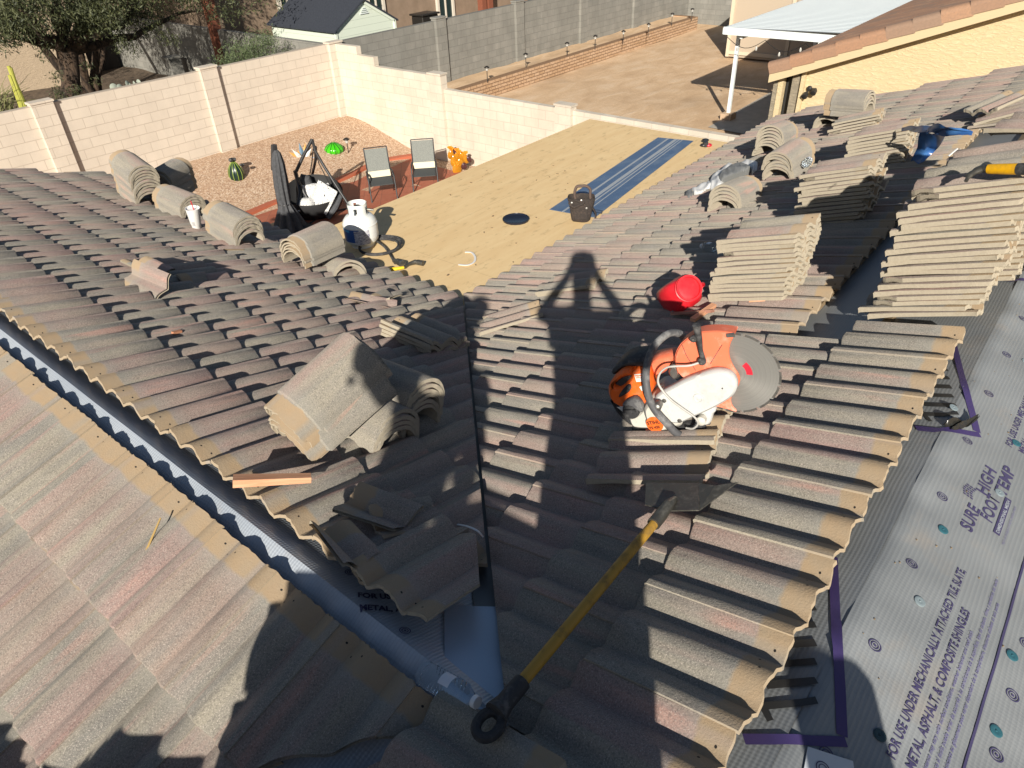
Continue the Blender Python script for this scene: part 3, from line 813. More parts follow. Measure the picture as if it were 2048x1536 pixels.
for s_ in (-1, 1):
    a = Vector((xm, sy0-.025, za+.0)); b = Vector((xm+s_*(xm-sx0), sy0-.025, ze+.0)); d = (b-a)
    m.box((a+b)/2, (d.length, .03, .09), Matrix.Rotation(-math.atan2(d.z, d.x), 3, 'Y'))
m.box((sx0, sy0-.01, -4.3), (.08, .06, 1.8)); m.box((sx1, sy0-.01, -4.3), (.08, .06, 1.8))
m.build("trim", mat("pale green trim", (.66, .72, .62), .6), t)

# house behind the tree
hc = thing("pale_stucco_house", "pale stucco house wall dappled with tree shadow behind the mesquite", "house", (9, 30, -5.2))
m = MB(); m.box((10.0, 31.9, -3.4), (3.1, 5, 4.6)); m.build("wall", M_HOUSE, hc)
m = MB(); m.box((3.4, 32.2, -3.4), (10, 5, 4.6)); m.build("wall", M_BRST, hc)
m = MB(); m.box((4, 29.68, -3.9), (1.2, .06, 1.4)); f = m.build("window", M_CREAM, hc)
m = MB(); m.box((12.35, 30.6, -4.1), (1.6, .08, 2.4)); m.build("gap_shade_panel", mat("dark gate", (.02, .016, .014), .8), hc)  # dark panel added to stand in for the shaded gap by the wall
m = MB(); m.grid(lambda a, b: Vector((-10+23.2*a, 17+17*b, -5.2+.1*noise.noise(Vector((a*9, b*9, 5))))), 30, 30)
g = m.build("planting_bed", mat("shade-darkened earth", build=lambda n: (n.color(n.mix(n.rng(n.noise(8, 5, n.pos(), .7), .35, .65), (.06, .042, .028), (.16, .115, .075))), n.bump(n.noise(14, 4, n.pos()), .8, .04)), rough=.95)); tag(g, "shaded brown earth under the tree behind the back wall", "earth", kind="structure")  # shade under the tree put into a darker earth colour
t = thing("block_pier", "short square block pier standing by the dark gap in the shade", "block pier", (12.9, 26.5, -5.2))
m = MB(); m.box((12.75, 25.6, -4.85), (.42, .42, .9)); m.build("column", M_GRX, t); m = MB(); m.box((12.75, 25.6, -4.37), (.5, .5, .07)); m.build("cap", M_GRX, t)
# ------------------------------------------------------------------ loose field tiles
ORD = ["topmost", "second", "third", "fourth", "fifth", "sixth", "seventh", "eighth", "ninth", "tenth", "eleventh", "twelfth", "thirteenth", "fourteenth", "fifteenth", "sixteenth", "seventeenth", "eighteenth", "nineteenth", "twentieth", "twenty-first", "twenty-second", "twenty-third", "twenty-fourth"]
_protos = []
def proto_tile(k):
    while len(_protos) <= k:
        i = len(_protos); rr = random.Random(100+i); M_ = MB()
        t = (rr.random(), rr.random(), rr.random(), 1)
        bk = None
        if i in (2, 7): bk = lambda s, a: (.36+.5*max(0, s-.22)) if s < .34 and False else (.425-.10*max(0, 1-s/.06) if s < .06 else 9)
        if i in (4, 9): bk = lambda s, a: (.425-.07*max(0, 1-abs(s-.30)/.05)) if s > .25 else 9
        add_tile(M_, Matrix.Identity(4), w=.335, tilt=0.0, lipside=.0, ns=30, na=5, rough=.004, tint=t, rr=rr, brk=bk, th=.0185)
        o = M_.build("roof_tile", M_TILE, origin=(0, 0, 0)); _protos.append(o.data)
        bpy.data.objects.remove(o)
    return _protos[k]
def put_tile(m, label, k=0, group=None, name="roof_tile"):
    o = bpy.data.objects.new(name, proto_tile(k)); col.objects.link(o); o.matrix_world = m; PM[o.name] = m.copy()
    return tag(o, label, "roof tile", group)
def tile_frame(Hc, Tc, nrm, side):
    """Hc head corner, Tc tail corner on the given side (0: local x=0, 1: local x=w)"""
    y = (Tc-Hc).normalized(); z = (nrm-y*nrm.dot(y)).normalized(); x = y.cross(z)
    m = Matrix((x, y, z)).transposed().to_4x4(); m.translation = Hc-(x*.335 if side else Vector()); return m
UP = Vector((0, 0, 1))
srr = random.Random(77)
def tile_stack(H, Tc, side, n, dz, where, group, nrm=NR, shift=(0, 0), k0=0, lean=(0, 0, 0), top=None, jit=.012):
    for i in range(n):
        j = n-1-i   # 0 = topmost
        m = tile_frame(H, Tc, nrm, side)
        m = Matrix.Translation(UP*(dz*i)+Vector(lean)*i) @ m
        m = m @ Matrix.Translation((srr.uniform(-1, 1)*jit*.5, srr.gauss(0, 1)*jit*1.0+(srr.choice((-1, 1))*.022 if srr.random() < .18 else 0), 0)) @ Matrix.Rotation(srr.gauss(0, .022), 4, 'Z')
        if top and j in top: m = m @ top[j]
        lab = f"{'bottom' if j == n-1 else ORD[j]} roof tile {where}" if j == 0 or j == n-1 else f"roof tile {ORD[j]} from the top {where}"
        put_tile(m, lab, (k0+i*5+srr.randint(0, 3)) % 12, group)
def P3(u, v, d=0): return Vector((u, v, zR(v)+d))
# D: tall stack at the right edge carrying the hammer
tile_stack(P3(3.16, .175, .03), P3(3.15, .60, .03), 0, 21, .0287, "in the tall stack under the hammer", "tall stack of tiles under the hammer", lean=(0, -.0012, 0), k0=1)
# A: stack beside the red jug
tile_stack(P3(3.36, 1.02, .035), P3(3.36, 1.45, .035), 0, 14, .0265, "in the stack beside the red jug", "stack of tiles beside the red jug", k0=3)
# B, C further along
tile_stack(P3(4.62, 1.04, .03), P3(4.62, 1.47, .03), 0, 14, .0262, "in the half shaded stack behind the jug's stack", "half shaded stack of tiles", k0=5)
tile_stack(P3(6.02, 1.17, .03), P3(6.0, 1.60, .03), 0, 11, .026, "in the far stack in front of the blue membrane", "far stack of tiles by the blue membrane", k0=2)
# G, H behind D
def rotz(a): return Matrix.Rotation(R(a), 4, 'Z')
tile_stack(P3(3.55, .12, .03), P3(3.53, .55, .03), 0, 20, .0287, "in the stack touching the hammer's stack", "stack of tiles behind the hammer", k0=4)
tile_stack(P3(4.35, .06, .03), P3(4.30, .48, .03), 0, 15, .0287, "in the crooked stack at the right picture edge", "crooked stack of tiles at the right edge", k0=6,
           top={0: Matrix.Translation((.05, .05, .03)) @ rotz(-22) @ Matrix.Rotation(R(7), 4, 'X'), 1: Matrix.Translation((-.1, -.05, .01)) @ rotz(14), 2: rotz(-9)})
# P4c five tiles lying across the slope
tile_stack(onR(1751, 254, .02), onR(1657, 272, .02), 0, 5, .030, "in the low slanting stack near the stucco wall", "low slanting stack of tiles", k0=7)
# stack of four on the left slope at the valley
tile_stack(onL(760, 663, .02), onL(862, 706, .02), 1, 4, .030, "in the small stack beside the valley", "small stack of tiles by the valley", nrm=NL, k0=8)
def loose(planefn, nrm, hp, tp, side, label, k, d0=.02, d1=.02, fix=True, length=.425):
    H = planefn(hp[0], hp[1], d0*1.054); T_ = planefn(tp[0], tp[1], d1*1.054)
    T_ = H+(T_-H).normalized()*length
    return put_tile(tile_frame(H, T_, nrm, side), label, k)
loose(onR, NR, (1426, 880), (1180, 878), 0, "loose roof tile lying crosswise below the cut-off saw", 9, .05, .045)
loose(onR, NR, (1400, 960), (1165, 958), 0, "loose roof tile just above the flat shovel blade", 3, .05, .05)
loose(onR, NR, (1085, 628), (948, 668), 0, "sunlit loose roof tile on the main slope right of the valley", 4, .035, .035)
loose(onR, NR, (1175, 572), (1083, 583), 0, "upper loose roof tile inside the photographer's shadow", 6, .06, .055)
loose(onR, NR, (1180, 575), (1080, 588), 0, "lower loose roof tile inside the photographer's shadow", 10, .03, .025)

loose(onR, NR, (2085, 176), (1992, 216), 0, "grey loose roof tile lying askew near the ridge at the right picture edge", 8, .16, .13)
loose(onR, NR, (2075, 214), (1972, 240), 0, "loose roof tile under the askew one at the right picture edge", 1, .09, .06)
def piece(m, cuts, label, k, par=None):
    """a broken bit of a tile"""
    M_ = MB(); rr = random.Random(300+k); M_.m = m
    add_tile(M_, m, w=.335, tilt=0, lipside=0, ns=26, tint=(rr.random(), rr.random(), rr.random(), 1), rr=rr, na=6)
    cs = [(m @ Vector(p), (m.to_3x3() @ Vector(n)).normalized()) for p, n in cuts]
    B = bisect(M_, cs)
    o = B.build("broken_tile", M_TILE, origin=m.translation)
    return tag(o, label, "broken tile")
def pf(planefn, nrm, hp, ang, d=.03, tiltx=0, tilty=0):
    """frame at pixel, heading ang degrees from the downslope direction"""
    o = planefn(hp[0], hp[1], d); n = nrm.normalized()
    down = (Vector((n.x, n.y, 0))-n*Vector((n.x, n.y, 0)).dot(n)).normalized()
    y = Matrix.Rotation(R(ang), 3, n) @ down; x = y.cross(n)
    m = Matrix((x, y, n)).transposed().to_4x4(); m.translation = o
    return m @ Matrix.Rotation(R(tiltx), 4, 'X') @ Matrix.Rotation(R(tilty), 4, 'Y')
_o = onL(855, 1236, .05); _m = tile_frame(_o, _o+Vector((1, .02, -T+.02)), NL, 1)
piece(_m, [(_m.inverted() @ Vector((0, .03, 0)), _m.to_3x3().inverted() @ Vector((1, -1, 0)))], "cut roof tile lying lowest at the open valley over the underlayment", 12)
# shards at the lower end of the left slope
piece(pf(onL, NL, (722, 962), -75, .08, 0, 12), [((.0, .26, 0), (.2, 1, 0)), ((.17, 0, 0), (1, .1, 0))], "curved grey tile shard leaning at the open end of the left ridge", 1)
piece(pf(onL, NL, (700, 1040), -100, .05, 0, -16), [((.0, .20, 0), (-.3, 1, 0)), ((.15, 0, 0), (1, -.1, 0))], "grey tile shard lying below the curved shard at the left ridge", 2)
piece(pf(onL, NL, (735, 1010), -20, .05, 0, 10), [((.0, .24, 0), (.1, 1, 0)), ((.17, 0, 0), (1, .1, 0))], "grey tile shard with its rounded end in the sun above the loose valley tiles", 3)
# broken tiles on the left slope
piece(pf(onL, NL, (268, 518), -84, .16, 0, 58), [((0, .36, 0), (0, 1, 0))], "tilted grey roof tile standing on edge in the middle of the left slope", 4)
piece(pf(onL, NL, (296, 512), -88, .07, 0, 4), [((0, .34, 0), (.1, 1, 0)), ((.19, 0, 0), (1, 0, 0))], "pinkish broken roof tile beside the tilted one on the left slope", 5)
piece(pf(onL, NL, (352, 548), 10, .05, 0, 14), [((0, .22, 0), (.4, 1, 0)), ((.14, 0, 0), (1, 0, 0))], "small pale tile shard on the left slope right of the tilted tile", 6)
piece(pf(onL, NL, (705, 582), -60, .04, 0, 6), [((0, .33, 0), (-.3, 1, 0)), ((.15, 0, 0), (1, .1, 0))], "broken pale tile lying in a V on the left slope near the deck", 7)
piece(pf(onL, NL, (740, 590), 25, .04, 0, -6), [((0, .24, 0), (.4, 1, 0)), ((.15, 0, 0), (1, -.2, 0))], "shorter pale tile piece forming the V near the deck", 8)

# ------------------------------------------------------------------ ridge tiles
CL_ = .42
_caps = []
def proto_cap(k):
    while len(_caps) <= k:
        i = len(_caps); rr = random.Random(500+i); M_ = MB(); na, ns = 7, 24
        t = (rr.random(), rr.random(), rr.random(), 1)
        def sec(v, inner):
            w_ = .138*(1-.06*(1-v)); hh = .125*(1-.04*(1-v)); th = .020 if inner else 0
            out = []
            for q in range(ns+1):
                a = math.pi*(1-q/ns); 
                x = (w_-th)*math.cos(a); s_ = math.sin(a)
                z = (hh-th)*(abs(s_)**.92)
                if q in (0, ns): z = -.012
                elif abs(math.cos(a)) > .97: x = (w_-th*.9)*math.copysign(1, math.cos(a))
                out.append((x, z))
            return out
        P = []; U = []
        vs = [0, .03, .17, .185, .5, .97, 1.0]
        j0 = [rr.uniform(-1, 1)*.004 for _ in range(ns+1)]; j1 = [rr.uniform(-1, 1)*.003 for _ in range(ns+1)]
        for inner in (0, 1):
            for v in vs:
                sc = sec(v, inner)
                drop = -.009 if v < .18 and not inner else 0      # the lap step at the head
                for q, (x, z) in enumerate(sc):
                    yy = v*CL_+(j0[q] if v == 0 else j1[q] if v > .99 else 0)
                    f = 1+(drop/.125)
                    P.append((x*f, yy, z*f-.125-(.003 if v == 1.0 and not inner else 0))); U.append((q/ns, v))
        n1 = ns+1; N = n1*len(vs); Fo = []; Fe = []
        for j in range(len(vs)-1):
            for q in range(ns):
                a = j*n1+q; Fo.append((a, a+n1, a+n1+1, a+1)); b = a+N; Fe.append((b, b+1, b+n1+1, b+n1))
        for q in range(ns):
            Fe.append((q, q+1, q+1+N, q+N)); e = (len(vs)-1)*n1+q; Fe.append((e, e+N, e+1+N, e+1))
        for j in range(len(vs)-1):
            a = j*n1; Fe.append((a, a+N, a+n1+N, a+n1)); b = j*n1+ns; Fe.append((b, b+n1, b+n1+N, b+N))
        M_.tint = t; M_.add(P, Fo, U)
        for f in Fe: M_.f.append(list(f)); M_.t.append((t[0], t[1], t[2], 0.15)); M_.mi.append(0); M_.uv.append([U[c % N] for c in f])
        o = M_.build("ridge_tile", M_CAP, origin=(0, 0, 0), smooth=50); _caps.append(o.data); bpy.data.objects.remove(o)
    return _caps[k]
def crest_frame(A, B, nrm):
    """head of the crest at B.. local Y from A(head) to B(tail)"""
    y = (B-A).normalized(); z = (nrm-y*nrm.dot(y)).normalized(); x = y.cross(z)
    m = Matrix((x, y, z)).transposed().to_4x4(); m.translation = A; return m
def reach(A, px, L=CL_):
    """point on the picture ray at distance L from A (nearer the level of A)"""
    r = ray(*px); b = r.dot(A); disc = b*b-(A.length_squared-L*L)
    if disc < 0: return A+(r*b-A).normalized()*L
    s_ = math.sqrt(disc); c1, c2 = r*(b-s_), r*(b+s_)
    return c1, c2
def cap_pile(near, far, hn, plane, n, dz, where, group, headnear=False, pick=None, k0=0, nrm=None, stepz=None, slide=.0, fan=.02, L=CL_, jit=.008, pre=None):
    fn, nr = plane
    A = fn(near[0], near[1], hn*1.054); c = reach(A, far)
    if isinstance(c, tuple):
        # choose the end whose direction stays closest to the roof plane
        B = min(c, key=lambda p: abs((p-A).normalized().dot(nr.normalized()))) if pick is None else c[pick]
    else: B = c
    hd, tl_ = (A, B) if headnear else (B, A)
    for i in range(n):
        m = crest_frame(hd, tl_, nrm or UP)
        if pre: m = m @ pre
        z = (m.to_3x3() @ Vector((0, 0, 1)))
        m = Matrix.Translation(z*(-dz*i)) @ m @ Matrix.Translation((srr.uniform(-1, 1)*jit, slide*i+srr.uniform(-1, 1)*jit, 0)) @ Matrix.Rotation(srr.uniform(-1, 1)*fan, 4, 'Z')
        o = bpy.data.objects.new("ridge_tile", proto_cap((k0+i*3+srr.randint(0, 1)) % 9)); col.objects.link(o); o.matrix_world = m; PM[o.name] = m.copy()
        tag(o, (f"{ORD[i] if i < n-1 or n == 1 else 'bottom'} ridge tile {where}" if i in (0, n-1) else f"ridge tile {ORD[i]} from the top {where}"), "ridge tile", group)
LL = (onL, NL); RRp = (onR, NR)
g1 = "ridge tiles in the big centre pile"
cap_pile((541, 815), (704, 668), .235, LL, 3, .019, "in the upper sunlit group of the big centre pile", g1, headnear=True, k0=0, slide=.004, pick=1)
cap_pile((541, 815), (704, 668), .235, LL, 4, .019, "in the lower group of the big centre pile", g1, headnear=True, k0=4, slide=.004, pick=1, jit=.010, pre=Matrix.Translation((.002, -.022, -.058)) @ Matrix.Rotation(R(-2.5), 4, "Z"))
def cap_axis(o, ydir, n, dz, where, group, k0=0, nrm=NL, slide=0, headfirst=False, fan=.03):
    """o: crest point of the top tile at its near end, ydir: direction away from the viewer's end"""
    A = Vector(o); B = A+Vector(ydir).normalized()*CL_
    for i in range(n):
        m = crest_frame(B, A, nrm) if not headfirst else crest_frame(A, B, nrm)
        z = (m.to_3x3() @ Vector((0, 0, 1)))
        m = Matrix.Translation(z*(-dz*i)) @ m @ Matrix.Translation((srr.uniform(-1, 1)*.007, slide*i+srr.uniform(-1, 1)*.008, 0)) @ Matrix.Rotation(srr.uniform(-1, 1)*fan, 4, 'Z')
        ob = bpy.data.objects.new("ridge_tile", proto_cap((k0+i*2+srr.randint(0, 1)) % 9)); col.objects.link(ob); ob.matrix_world = m; PM[ob.name] = m.copy()
        tag(ob, (f"{ORD[i] if i < n-1 else 'bottom'} ridge tile {where}" if i in (0, n-1) else f"ridge tile {ORD[i]} from the top {where}"), "ridge tile", group)
cap_axis((1.49, 1.90, zL(1.49)+.175), (-.05, 1, .02), 4, .024, "in the front group of the centre pile", g1, k0=2)
cap_axis((1.70, 1.95, zL(1.70)+.27), (-.12, 1, .02), 6, .026, "in the rear group of the centre pile", g1, k0=5)
g2 = "ridge tiles piled by the propane tank"
cap_pile((577, 476), (656, 443), .24, LL, 5, .024, "in the pile left of the propane tank", g2, headnear=True, k0=1, slide=.003)
cap_pile((692, 521), (655, 512), .12, LL, 2, .026, "under the pile left of the propane tank", g2, k0=6)
g3 = "ridge tiles piled along the left eave"
cap_pile((281, 331), (237, 298), .38, LL, 10, .030, "in the tallest pile at the left eave", g3, k0=0)
cap_pile((308, 340), (356, 312), .30, LL, 8, .028, "in the sideways pile behind the tallest left pile", g3, headnear=False, k0=3)
cap_pile((380, 391), (322, 366), .22, LL, 5, .026, "in the pink topped pile left of the paper cup", g3, k0=7)
cap_pile((491, 433), (426, 399), .26, LL, 6, .026, "in the pile right of the paper cup", g3, k0=2)
g4 = "ridge tiles piled on the main slope"
cap_pile((1744, 180), (1663, 176), .30, RRp, 5, .028, "in the far pile against the yellow stucco wall", g4, k0=1)
cap_pile((1656, 229), (1690, 219), .14, RRp, 2, .028, "in the small arch before the far stucco wall pile", g4, k0=3)
cap_pile((1546, 250), (1579, 239), .32, RRp, 7, .030, "in the pile left of the clear bottle, farther one", g4, k0=4)
cap_pile((1560, 303), (1608, 270), .25, RRp, 6, .028, "in the pile touching the clear bottle", g4, k0=8)
cap_pile((1456, 370), (1503, 348), .21, RRp, 5, .027, "in the pile under the white shirt", g4, k0=5)
# ------------------------------------------------------------------ shape helpers
def chaikin(p, it=2):
    for _ in range(it):
        q = []
        for i in range(len(p)):
            a, b = p[i], p[(i+1) % len(p)]
            q += [(a[0]*.75+b[0]*.25, a[1]*.75+b[1]*.25), (a[0]*.25+b[0]*.75, a[1]*.25+b[1]*.75)]
        p = q
    return p
def inset(p, d):
    n = len(p); A = sum(p[i][0]*p[(i+1) % n][1]-p[(i+1) % n][0]*p[i][1] for i in range(n)); s = 1 if A > 0 else -1
    out = []
    for i in range(n):
        a, b, c = Vector(p[i-1]), Vector(p[i]), Vector(p[(i+1) % n])
        t = (c-a); t = t.normalized() if t.length > 1e-9 else Vector((1, 0)); out.append((b.x-s*t.y*d, b.y+s*t.x*d))
    return out
def slab(M_, poly, z0, z1, bev=.004, sm=2, M4=None):
    """rounded extruded plate; front at z1"""
    p = chaikin(poly, sm) if sm else list(poly); n = len(p)
    A = sum(p[i][0]*p[(i+1) % n][1]-p[(i+1) % n][0]*p[i][1] for i in range(n))
    if A < 0: p = p[::-1]
    ins = inset(p, bev); rings = [(ins, z0), (p, z0+bev), (p, z1-bev), (ins, z1)]
    P = [(x, y, z) for r, z in rings for x, y in r]
    F = [tuple(range(n-1, -1, -1)), tuple(range(3*n, 4*n))]
    for k in range(3):
        for i in range(n): F.append((k*n+i, k*n+(i+1) % n, (k+1)*n+(i+1) % n, (k+1)*n+i))
    M_.add([(M4 @ Vector(q)) if M4 else q for q in P], F)
def smooth_path(pts, n=6):
    pts = [Vector(p) for p in pts]; out = []
    for i in range(len(pts)-1):
        p0 = pts[max(0, i-1)]; p1 = pts[i]; p2 = pts[i+1]; p3 = pts[min(len(pts)-1, i+2)]
        for k in range(n):
            t = k/n; out.append(.5*((2*p1)+(p2-p0)*t+(2*p0-5*p1+4*p2-p3)*t*t+(3*p1-p0-3*p2+p3)*t**3))
    out.append(pts[-1]); return out
def text(s_, size, m4, mt, parent, name="lettering", bold=.0, ext=0, align='LEFT', sx=1.0, shear=0):
    cu = bpy.data.curves.new("txt", 'FONT'); cu.body = s_; cu.size = size; cu.align_x = align; cu.offset = bold; cu.extrude = ext; cu.resolution_u = 3; cu.shear = shear
    o = bpy.data.objects.new("txt", cu); col.objects.link(o)
    dg = bpy.context.evaluated_depsgraph_get(); me = bpy.data.meshes.new_from_object(o.evaluated_get(dg)); bpy.data.objects.remove(o)
    for v in me.vertices: v.co.x *= sx
    return me
def put_text(me, m4, mt, parent, name="lettering", project=None):
    me.transform(m4)
    if project:
        for v in me.vertices: v.co = project(v.co)
    if parent is not None: me.transform(PM[parent.name].inverted())
    me.materials.clear(); me.materials.append(mt); me.name = name
    o = bpy.data.objects.new(name, me); col.objects.link(o)
    if parent is not None: o.parent = parent
    return o
def worn(c1, c2, sc=30, amt=.5, rough=.4, metal=0, b=.15):
    def f(n):
        o = n.pos(); a = n.noise(sc, 5, o, .7); a2 = n.noise(sc*.25, 3, o)
        c = n.mix(n.rng(n.math('ADD', n.math('MULTIPLY', a, .6), n.math('MULTIPLY', a2, .4)), .50, .66, 0, amt), c1, c2)
        n.color(c); n.b.inputs["Metallic"].default_value = metal; n.rough(n.rng(a, .3, .7, rough, min(1, rough+.25))); n.bump(a, b, .002)
    return f

# ------------------------------------------------------------------ cut-off saw
M_ORG = mat("orange plastic", build=worn((.78, .13, .015), (.62, .20, .09), 40, .7, .38))
M_ORGD = mat("dusty orange guard", build=worn((.72, .17, .085), (.80, .42, .32), 18, .8, .42))
M_GRYP = mat("dusty light grey housing", build=worn((.54, .545, .53), (.38, .38, .365), 50, .5, .5))
M_WHTP = mat("off white housing", build=worn((.54, .52, .46), (.40, .385, .34), 40, .5, .5))
M_RUB = mat("dusty black rubber", build=worn((.03, .03, .032), (.16, .155, .15), 45, .6, .6))
M_RUBD = mat("dusty grey rubber handle", build=worn((.08, .08, .085), (.36, .355, .34), 14, .85, .55))
M_STEEL = mat("brushed steel", build=worn((.30, .29, .27), (.12, .115, .11), 60, .5, .32, .9))
def _blade(n):
    o = n.co('Object'); gr = n.n("TexGradient")
    sep = n.n("SeparateXYZ"); n.l(o, sep.inputs[0]); r = n.math('SQRT', n.math('ADD', n.math('MULTIPLY', sep.outputs[0], sep.outputs[0]), n.math('MULTIPLY', sep.outputs[1], sep.outputs[1])))
    ringn = n.n("CombineXYZ"); n.l(n.math('MULTIPLY', r, 260), ringn.inputs[0])
    a = n.noise(1, 3, ringn.outputs[0], .7)
    c = n.mix(a, (.20, .20, .19), (.50, .49, .46)); n.color(c); n.b.inputs["Metallic"].default_value = .55; n.rough(n.rng(a, .3, .7, .28, .42))
    n.b.inputs["Anisotropic"].default_value = .6
M_BLADE = mat("diamond blade steel", build=_blade)
M_REDP = mat("red print", (.55, .02, .04), .4)
M_LABEL = mat("white sticker", (.72, .71, .68), .5)
KX = 2335.0; KY = 2335.0*.84
base0 = onR(1264, 874, .012); base1 = onR(1411, 874, .012)
sx_ = (base1-base0).normalized()
tocam = Vector((-ray(1380, 760).x, -ray(1380, 760).y, 0)).normalized()
zn = (tocam*1.0+UP*.10); zn = (zn-sx_*zn.dot(sx_)).normalized(); yn = zn.cross(sx_)
SM = Matrix((sx_, yn, zn)).transposed().to_4x4(); SM.translation = base0
_e = .93*(base1-base0).length/((1405-1258)*5.12)   # metres per crop pixel along the base
_sy = _e*1.10
def S(cx, cy): return ((cx-297)*_e, (1262-cy)*_sy)
def SP(*pts): return [S(*p) for p in pts]
def S3(cx, cy, z): a = S(cx, cy); return Vector((a[0], a[1], z))
saw = thing("cutoff_saw", "orange and white petrol cut-off saw with a large diamond blade standing on the tiles", "cut-off saw", SM)
def sb(name, mt, fn, par=saw, smooth=45):
    M_ = MB(); M_.m = SM; fn(M_); return M_.build(name, mt, par, smooth=smooth)
# blade
bc = S3(1452, 700, -.075); BR = .166
SB = SM @ Matrix.Translation(bc)
def blade(M_):
    M_.m = Matrix.Identity(4)
    n_ = 144; P = []
    for z in (-.0016, .0016):
        P.append((0, 0, z))
        for i in range(n_):
            a = 2*math.pi*i/n_; k = i % 9; r = BR if k != 0 else BR*.93
            P.append((r*math.cos(a), r*math.sin(a), z))
    F_ = []
    for i in range(n_):
        j = (i+1) % n_; F_ += [(0, j+1, i+1), (n_+1, n_+2+i, n_+2+j), (1+i, 1+j, n_+2+j, n_+2+i)]
    M_.add(P, F_)
bl = MB(); blade(bl); me_o = bl.build("blade", M_BLADE, origin=(0, 0, 0), smooth=0)
me_o.parent = saw; me_o.matrix_local = Matrix.Translation(bc); PM[me_o.name] = SM @ Matrix.Translation(bc)
M_ = MB(); M_.m = SB
def sector(r0, r1, a0, a1, z):
    k = 14; P = [(r0*math.cos(R(a0+(a1-a0)*i/k)), r0*math.sin(R(a0+(a1-a0)*i/k)), z) for i in range(k+1)]+[(r1*math.cos(R(a0+(a1-a0)*i/k)), r1*math.sin(R(a0+(a1-a0)*i/k)), z) for i in range(k+1)]
    M_.add(P, [(i, k+1+i, k+2+i, i+1) for i in range(k)])
sector(.046, .068, -8, 40, .0021)
M_.build("printed_mark", M_REDP, me_o)
M_ = MB(); M_.m = SB
for i in range(16):
    a = 2*math.pi*i/16+.03; M_.tint = (1, 1, 1, 1)
    sector(BR*.955, BR*1.004, math.degrees(a)+2, math.degrees(a)+20.0, .0024)
M_.build("cutting_segments", M_STEEL, me_o)
# guard
gp = SP((915, 640), (912, 540), (930, 450), (1000, 350), (1110, 275), (1210, 240), (1300, 232), (1420, 240), (1555, 268), (1545, 300), (1500, 360), (1470, 430), (1462, 510), (1480, 590), (1525, 690), (1520, 760), (1450, 850), (1405, 910), (1390, 970), (1408, 1025), (1432, 1050), (1425, 1072), (1330, 1030), (1210, 1000), (1150, 900), (1050, 760))
sb("blade_guard", M_ORGD, lambda m: slab(m, gp, -.060, -.045, .004, 1))
sb("blade_guard", M_ORGD, lambda m: slab(m, gp, -.105, -.092, .004, 1))
def rim(m):
    pts = [S3(x, y, -.076) for x, y in ((915, 640), (912, 540), (930, 450), (1000, 350), (1110, 275), (1210, 240), (1300, 232), (1420, 240), (1555, 268))]
    pts = smooth_path(pts, 4); P = []
    for p in pts: P += [p+Vector((0, .0, -.026)), p+Vector((0, .0, .026)), p+Vector((0, -.006, .026)), p+Vector((0, -.006, -.026))]
    m.add(P, [(4*i+k, 4*i+4+k, 4*i+4+(k+1) % 4, 4*i+(k+1) % 4) for i in range(len(pts)-1) for k in range(4)])
sb("guard_rim", M_ORGD, rim)
sb("guard_line", M_RUB, lambda m: (m.tube([S3(1270, 550, -.0445), S3(1420, 370, -.0445)], .0012, 5), m.tube([S3(1110, 610, -.0445), S3(1050, 450, -.0445), S3(1030, 340, -.0445)], .0012, 5)))
sb("guard_clip", M_STEEL, lambda m: m.box(S3(1520, 280, -.042), (.028, .014, .006)))
# arm / belt guard
ap = SP((650, 830), (720, 780), (870, 720), (1010, 655), (1150, 612), (1270, 580), (1350, 572), (1440, 590), (1500, 640), (1520, 710), (1505, 780), (1450, 845), (1330, 915), (1180, 985), (1040, 1040), (930, 1090), (850, 1120), (760, 1110), (700, 1030), (660, 930))
sb("belt_guard", M_GRYP, lambda m: slab(m, ap, -.045, .0, .008, 2))
sb("belt_guard_bolt", M_GRYP, lambda m: m.lathe([(.020, 0), (.019, .004), (.014, .0045), (.013, .002), (.008, .003), (0, .004)], 20, S3(1122, 838, .0)))
sb("bolt", M_STEEL, lambda m: (m.lathe([(.009, 0), (.008, .004), (0, .005)], 10, S3(873, 1078, 0)), m.lathe([(.009, 0), (.008, .004), (0, .005)], 10, S3(760, 855, .0))))
sb("shaft_hole", M_RUB, lambda m: m.lathe([(.003, 0), (.003, .0012), (0, .0013)], 10, S3(1378, 745, .0)))
# engine body
sb("engine_housing", M_WHTP, lambda m: slab(m, SP((280, 1060), (330, 1040), (420, 1010), (500, 930), (600, 850), (700, 830), (860, 1060), (880, 1150), (800, 1195), (560, 1205), (330, 1200), (285, 1150)), -.20, -.012, .014, 2))
sb("starter_cover", M_WHTP, lambda m: slab(m, SP((505, 1000), (520, 920), (610, 850), (700, 850), (760, 930), (790, 1080), (760, 1160), (680, 1195), (590, 1185), (520, 1110)), -.03, .012, .012, 2))
sb("round_badge", M_ORG, lambda m: m.lathe([(.0345, 0), (.034, .0015), (0, .0016)], 32, S3(607, 1097, .012), Matrix.Diagonal((1, 1.0, 1, 1))))
M_BK = mat("black lettering", (.015, .012, .01), .5)
for i, (s_, sz) in enumerate((("STIHL", .021), ("TS 420", .0155))):
    me = text(s_, sz, None, None, None, bold=.0007, align='CENTER'); put_text(me, SM @ Matrix.Translation(S3(600, 1092+52*i, .0142)) @ Matrix.Rotation(R(8), 4, 'Z'), M_BK, saw)
sb("rear_housing", M_ORG, lambda m: slab(m, SP((115, 900), (112, 760), (190, 650), (330, 558), (430, 555), (440, 620), (350, 625), (250, 670), (188, 720), (205, 745), (290, 740), (420, 640), (445, 575), (600, 575), (615, 700), (610, 810), (540, 870), (500, 960), (420, 1020), (300, 1035), (190, 960)), -.15, -.03, .010, 1))
